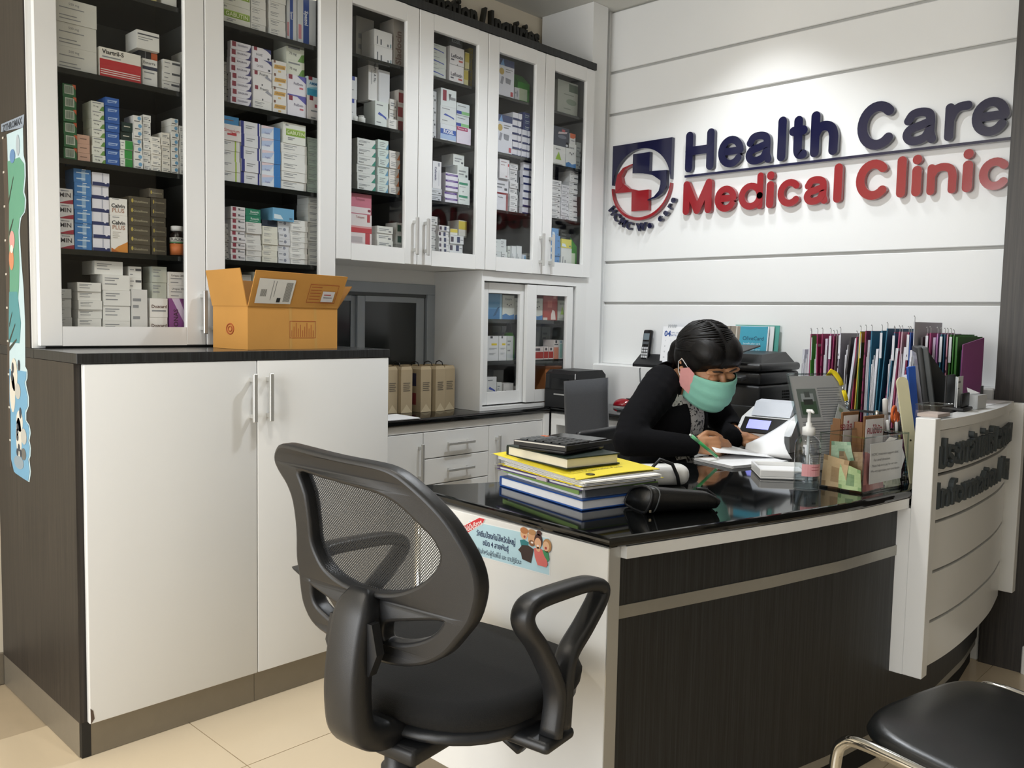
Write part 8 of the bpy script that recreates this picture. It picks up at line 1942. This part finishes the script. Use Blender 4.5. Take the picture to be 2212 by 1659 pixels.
ell(-1.0795, 0.7195, 0.0115, 0.0165, '#d9a67e', 9); ell(-1.0800, 0.7330, 0.0115, 0.0065, '#b98a5c', 10); ell(-1.0800, 0.7085, 0.0090, 0.0070, '#8a5f44', 10); ell(-1.0810, 0.7100, 0.0040, 0.0022, '#f4ece8', 11)
flat_x(fm, [(-1.0870, 0.6985), (-1.1000, 0.7020), (-1.1196, 0.6990), (-1.1284, 0.671), (-1.1240, 0.6640), (-1.099, 0.6637), (-1.0900, 0.6800)], XP - 0.0022, '#d8706c')
ell(-1.0995, 0.7180, 0.0120, 0.0150, '#4a2a26', 12); ell(-1.1010, 0.7350, 0.0075, 0.0060, '#4a2a26', 12); ell(-1.0985, 0.7120, 0.0098, 0.0120, '#e2b08c', 13); ell(-1.0985, 0.7065, 0.0035, 0.0020, '#f4ece8', 14); ell(-1.1000, 0.6985, 0.0060, 0.0050, '#e2b08c', 13)
flat_x(fm, [(-1.1120, 0.7000), (-1.1280, 0.7000), (-1.1330, 0.6830), (-1.1290, 0.6770), (-1.1180, 0.6880)], XP - 0.0026, '#3f8f60')
ell(-1.1255, 0.7120, 0.0125, 0.0150, '#b98a5c', 15); ell(-1.1230, 0.7100, 0.0092, 0.0110, '#e6bc98', 16); ell(-1.1225, 0.7060, 0.0032, 0.0030, '#a83c3c', 17)
fm.build('family_drawing', sk)
# growth chart on the dark side panel
gch = thing('growth_chart', 'tall animal height chart stuck to the dark wood side panel', 'height chart', (0, 0, 0))
XG = -0.0163
def gp(poly, m, k, name):
    b = MB(); flat_x(b, poly, XG - 0.0003 - 0.00025 * k, m); return b.build(name, gch)
def strips(left, right, m, k, name):
    """sheet between two contours, filled in bands"""
    b = MB(); x = XG - 0.0003 - 0.00025 * k
    def at(c, z):
        for (a, b0), (c1, d) in zip(c, c[1:]):
            if b0 >= z >= d: return a + (c1 - a) * (z - b0) / (d - b0) if d != b0 else a
        return c[0][0] if z > c[0][1] else c[-1][0]
    zt, zb = min(left[0][1], right[0][1]), max(left[-1][1], right[-1][1]); n = 90
    for i in range(n):
        za, zc = zt + (zb - zt) * i / n, zt + (zb - zt) * (i + 1) / n
        b.add([(x, at(left, za), za), (x, at(right, za), za), (x, at(right, zc), zc), (x, at(left, zc), zc)], [(0, 1, 2, 3)], m)
    return b.build(name, gch)
RIGHT = [(0.3744, 1.7085), (0.3741, 1.6324), (0.3478, 1.6077), (0.347, 1.5715), (0.3756, 1.5305), (0.3567, 1.5107), (0.3682, 1.475), (0.4093, 1.4594), (0.4235, 1.4231), (0.4128, 1.3293), (0.4002, 1.2617), (0.394, 1.1640), (0.4011, 1.0331), (0.381, 1.0223), (0.3854, 0.9982), (0.3997, 0.9883), (0.3753, 0.9481), (0.3773, 0.9181), (0.401, 0.904), (0.4028, 0.8767), (0.372, 0.8647), (0.3662, 0.8443), (0.3796, 0.8188), (0.367, 0.8052), (0.3736, 0.7743), (0.3831, 0.767), (0.3721, 0.7292), (0.3878, 0.6982)]
RIGHT = [(min(max(a, 0.3595), 0.43), z) for a, z in RIGHT]
LEFT = [(0.5212, 1.7136), (0.5179, 1.6301), (0.5126, 1.5082), (0.5202, 1.4094), (0.5229, 1.294), (0.541, 1.16), (0.5472, 1.0441), (0.5518, 0.9189), (0.5443, 0.8881), (0.5502, 0.7457), (0.5235, 0.7082), (0.3978, 0.6982)]
strips(LEFT, RIGHT, '#bcd4dc', 0, 'sheet')
gp([(0.5684, 1.7446), (0.360, 1.7428), (0.3658, 1.7171), (0.3744, 1.7085), (0.5703, 1.7220)], '#8d99a8', 1, 'header_band')
hb_ = MB().text('ZITHROMAX', 0.026, '#39424e', face_end(XG - 0.0012, 0.468, 1.7280), 0.03, sx=1.15); hb_.build('header_print', gch)
def inset(c, d): return [(y + d, z) for y, z in c]
sel = lambda c, a, b: [p for p in c if a >= p[1] >= b]
strips([(0.5179, 1.6301), (0.5126, 1.5082), (0.5202, 1.4094), (0.5229, 1.294), (0.530, 1.20)], inset([(0.40, 1.6301), (0.36, 1.6077), (0.36, 1.5715), (0.3756, 1.5305), (0.3600, 1.5107), (0.3682, 1.475), (0.4093, 1.4594), (0.4235, 1.4231), (0.4200, 1.3293), (0.4300, 1.2617), (0.450, 1.20)], 0.010), '#5d9a80', 2, 'tree_crown')
strips([(0.530, 1.25), (0.541, 1.16), (0.5450, 1.10)], [(0.455, 1.25), (0.43, 1.16), (0.44, 1.12), (0.46, 1.07)], '#4f8f96', 3, 'tree_crown')
strips([(0.5460, 1.02), (0.5518, 0.9189), (0.5443, 0.8881), (0.5502, 0.7457), (0.5235, 0.7082), (0.42, 0.700)], inset(sel(RIGHT, 1.03, 0.69), 0.010), '#6ea3c4', 3, 'water')
strips([(0.5600, 1.70), (0.5560, 1.5), (0.5600, 1.2), (0.566, 0.95), (0.566, 0.72)], [(0.5180, 1.70), (0.5130, 1.5), (0.5210, 1.40), (0.5290, 1.2), (0.545, 1.05), (0.552, 0.90), (0.549, 0.72)], '#4a3f36', 1, 'tree_trunk')
def blob(cy, cz, ry, rz, c, k, name, n=14): gp([(cy + ry * math.cos(2 * PI * i / n), cz + rz * math.sin(2 * PI * i / n)) for i in range(n)], c, k, name)
for (y0, z0, y1, z1) in ((0.515, 1.51, 0.465, 1.58), (0.515, 1.42, 0.475, 1.46), (0.535, 1.15, 0.505, 1.19), (0.540, 1.08, 0.470, 1.11), (0.540, 1.10, 0.480, 1.155)):
    gp([(y0, z0 - 0.006), (y0, z0 + 0.006), (y1, z1 + 0.003), (y1, z1 - 0.003)], '#33372e', 5, 'branch')
blob(0.470, 1.640, 0.024, 0.020, '#5f86b4', 5, 'round_badge'); blob(0.42, 1.665, 0.016, 0.030, '#a8b4bc', 4, 'pale_animal')
blob(0.490, 1.400, 0.024, 0.028, '#d49a94', 5, 'pink_animal'); blob(0.500, 1.345, 0.022, 0.032, '#cf8a64', 5, 'orange_animal'); blob(0.495, 1.375, 0.014, 0.012, '#e6dcd4', 6, 'white_muzzle')
for (cy, cz, ry, rz) in ((0.500, 1.005, 0.030, 0.050), (0.520, 0.95, 0.026, 0.060), (0.460, 0.870, 0.030, 0.032), (0.470, 0.82, 0.026, 0.060)): blob(cy, cz, ry, rz, '#d5d2c6', 5, 'giraffe_body')
for (cy, cz, ry, rz) in ((0.470, 0.958, 0.026, 0.024), (0.425, 0.828, 0.026, 0.024)): blob(cy, cz, ry, rz, '#b9b9b2', 6, 'giraffe_muzzle')
for (cy, cz) in ((0.455, 1.035), (0.510, 1.025), (0.520, 1.0), (0.450, 0.895), (0.478, 0.85), (0.482, 0.835), (0.482, 0.82), (0.470, 0.79), (0.455, 0.775), (0.485, 0.775)): blob(cy, cz, 0.010, 0.012 if cz < 0.88 else 0.017, '#343b46', 7, 'dark_tuft', 8)
blob(0.43, 0.775, 0.022, 0.018, '#6a6a66', 6, 'grey_animal'); blob(0.475, 0.745, 0.045, 0.020, '#8d9da8', 6, 'pale_fish')
for i in range(10): MB().box(XG - 0.0012, 0.548, 0.80 + 0.1 * i, XG - 0.0008, 0.562, 0.806 + 0.1 * i, '#c9c4b8').build('scale_tick', gch)
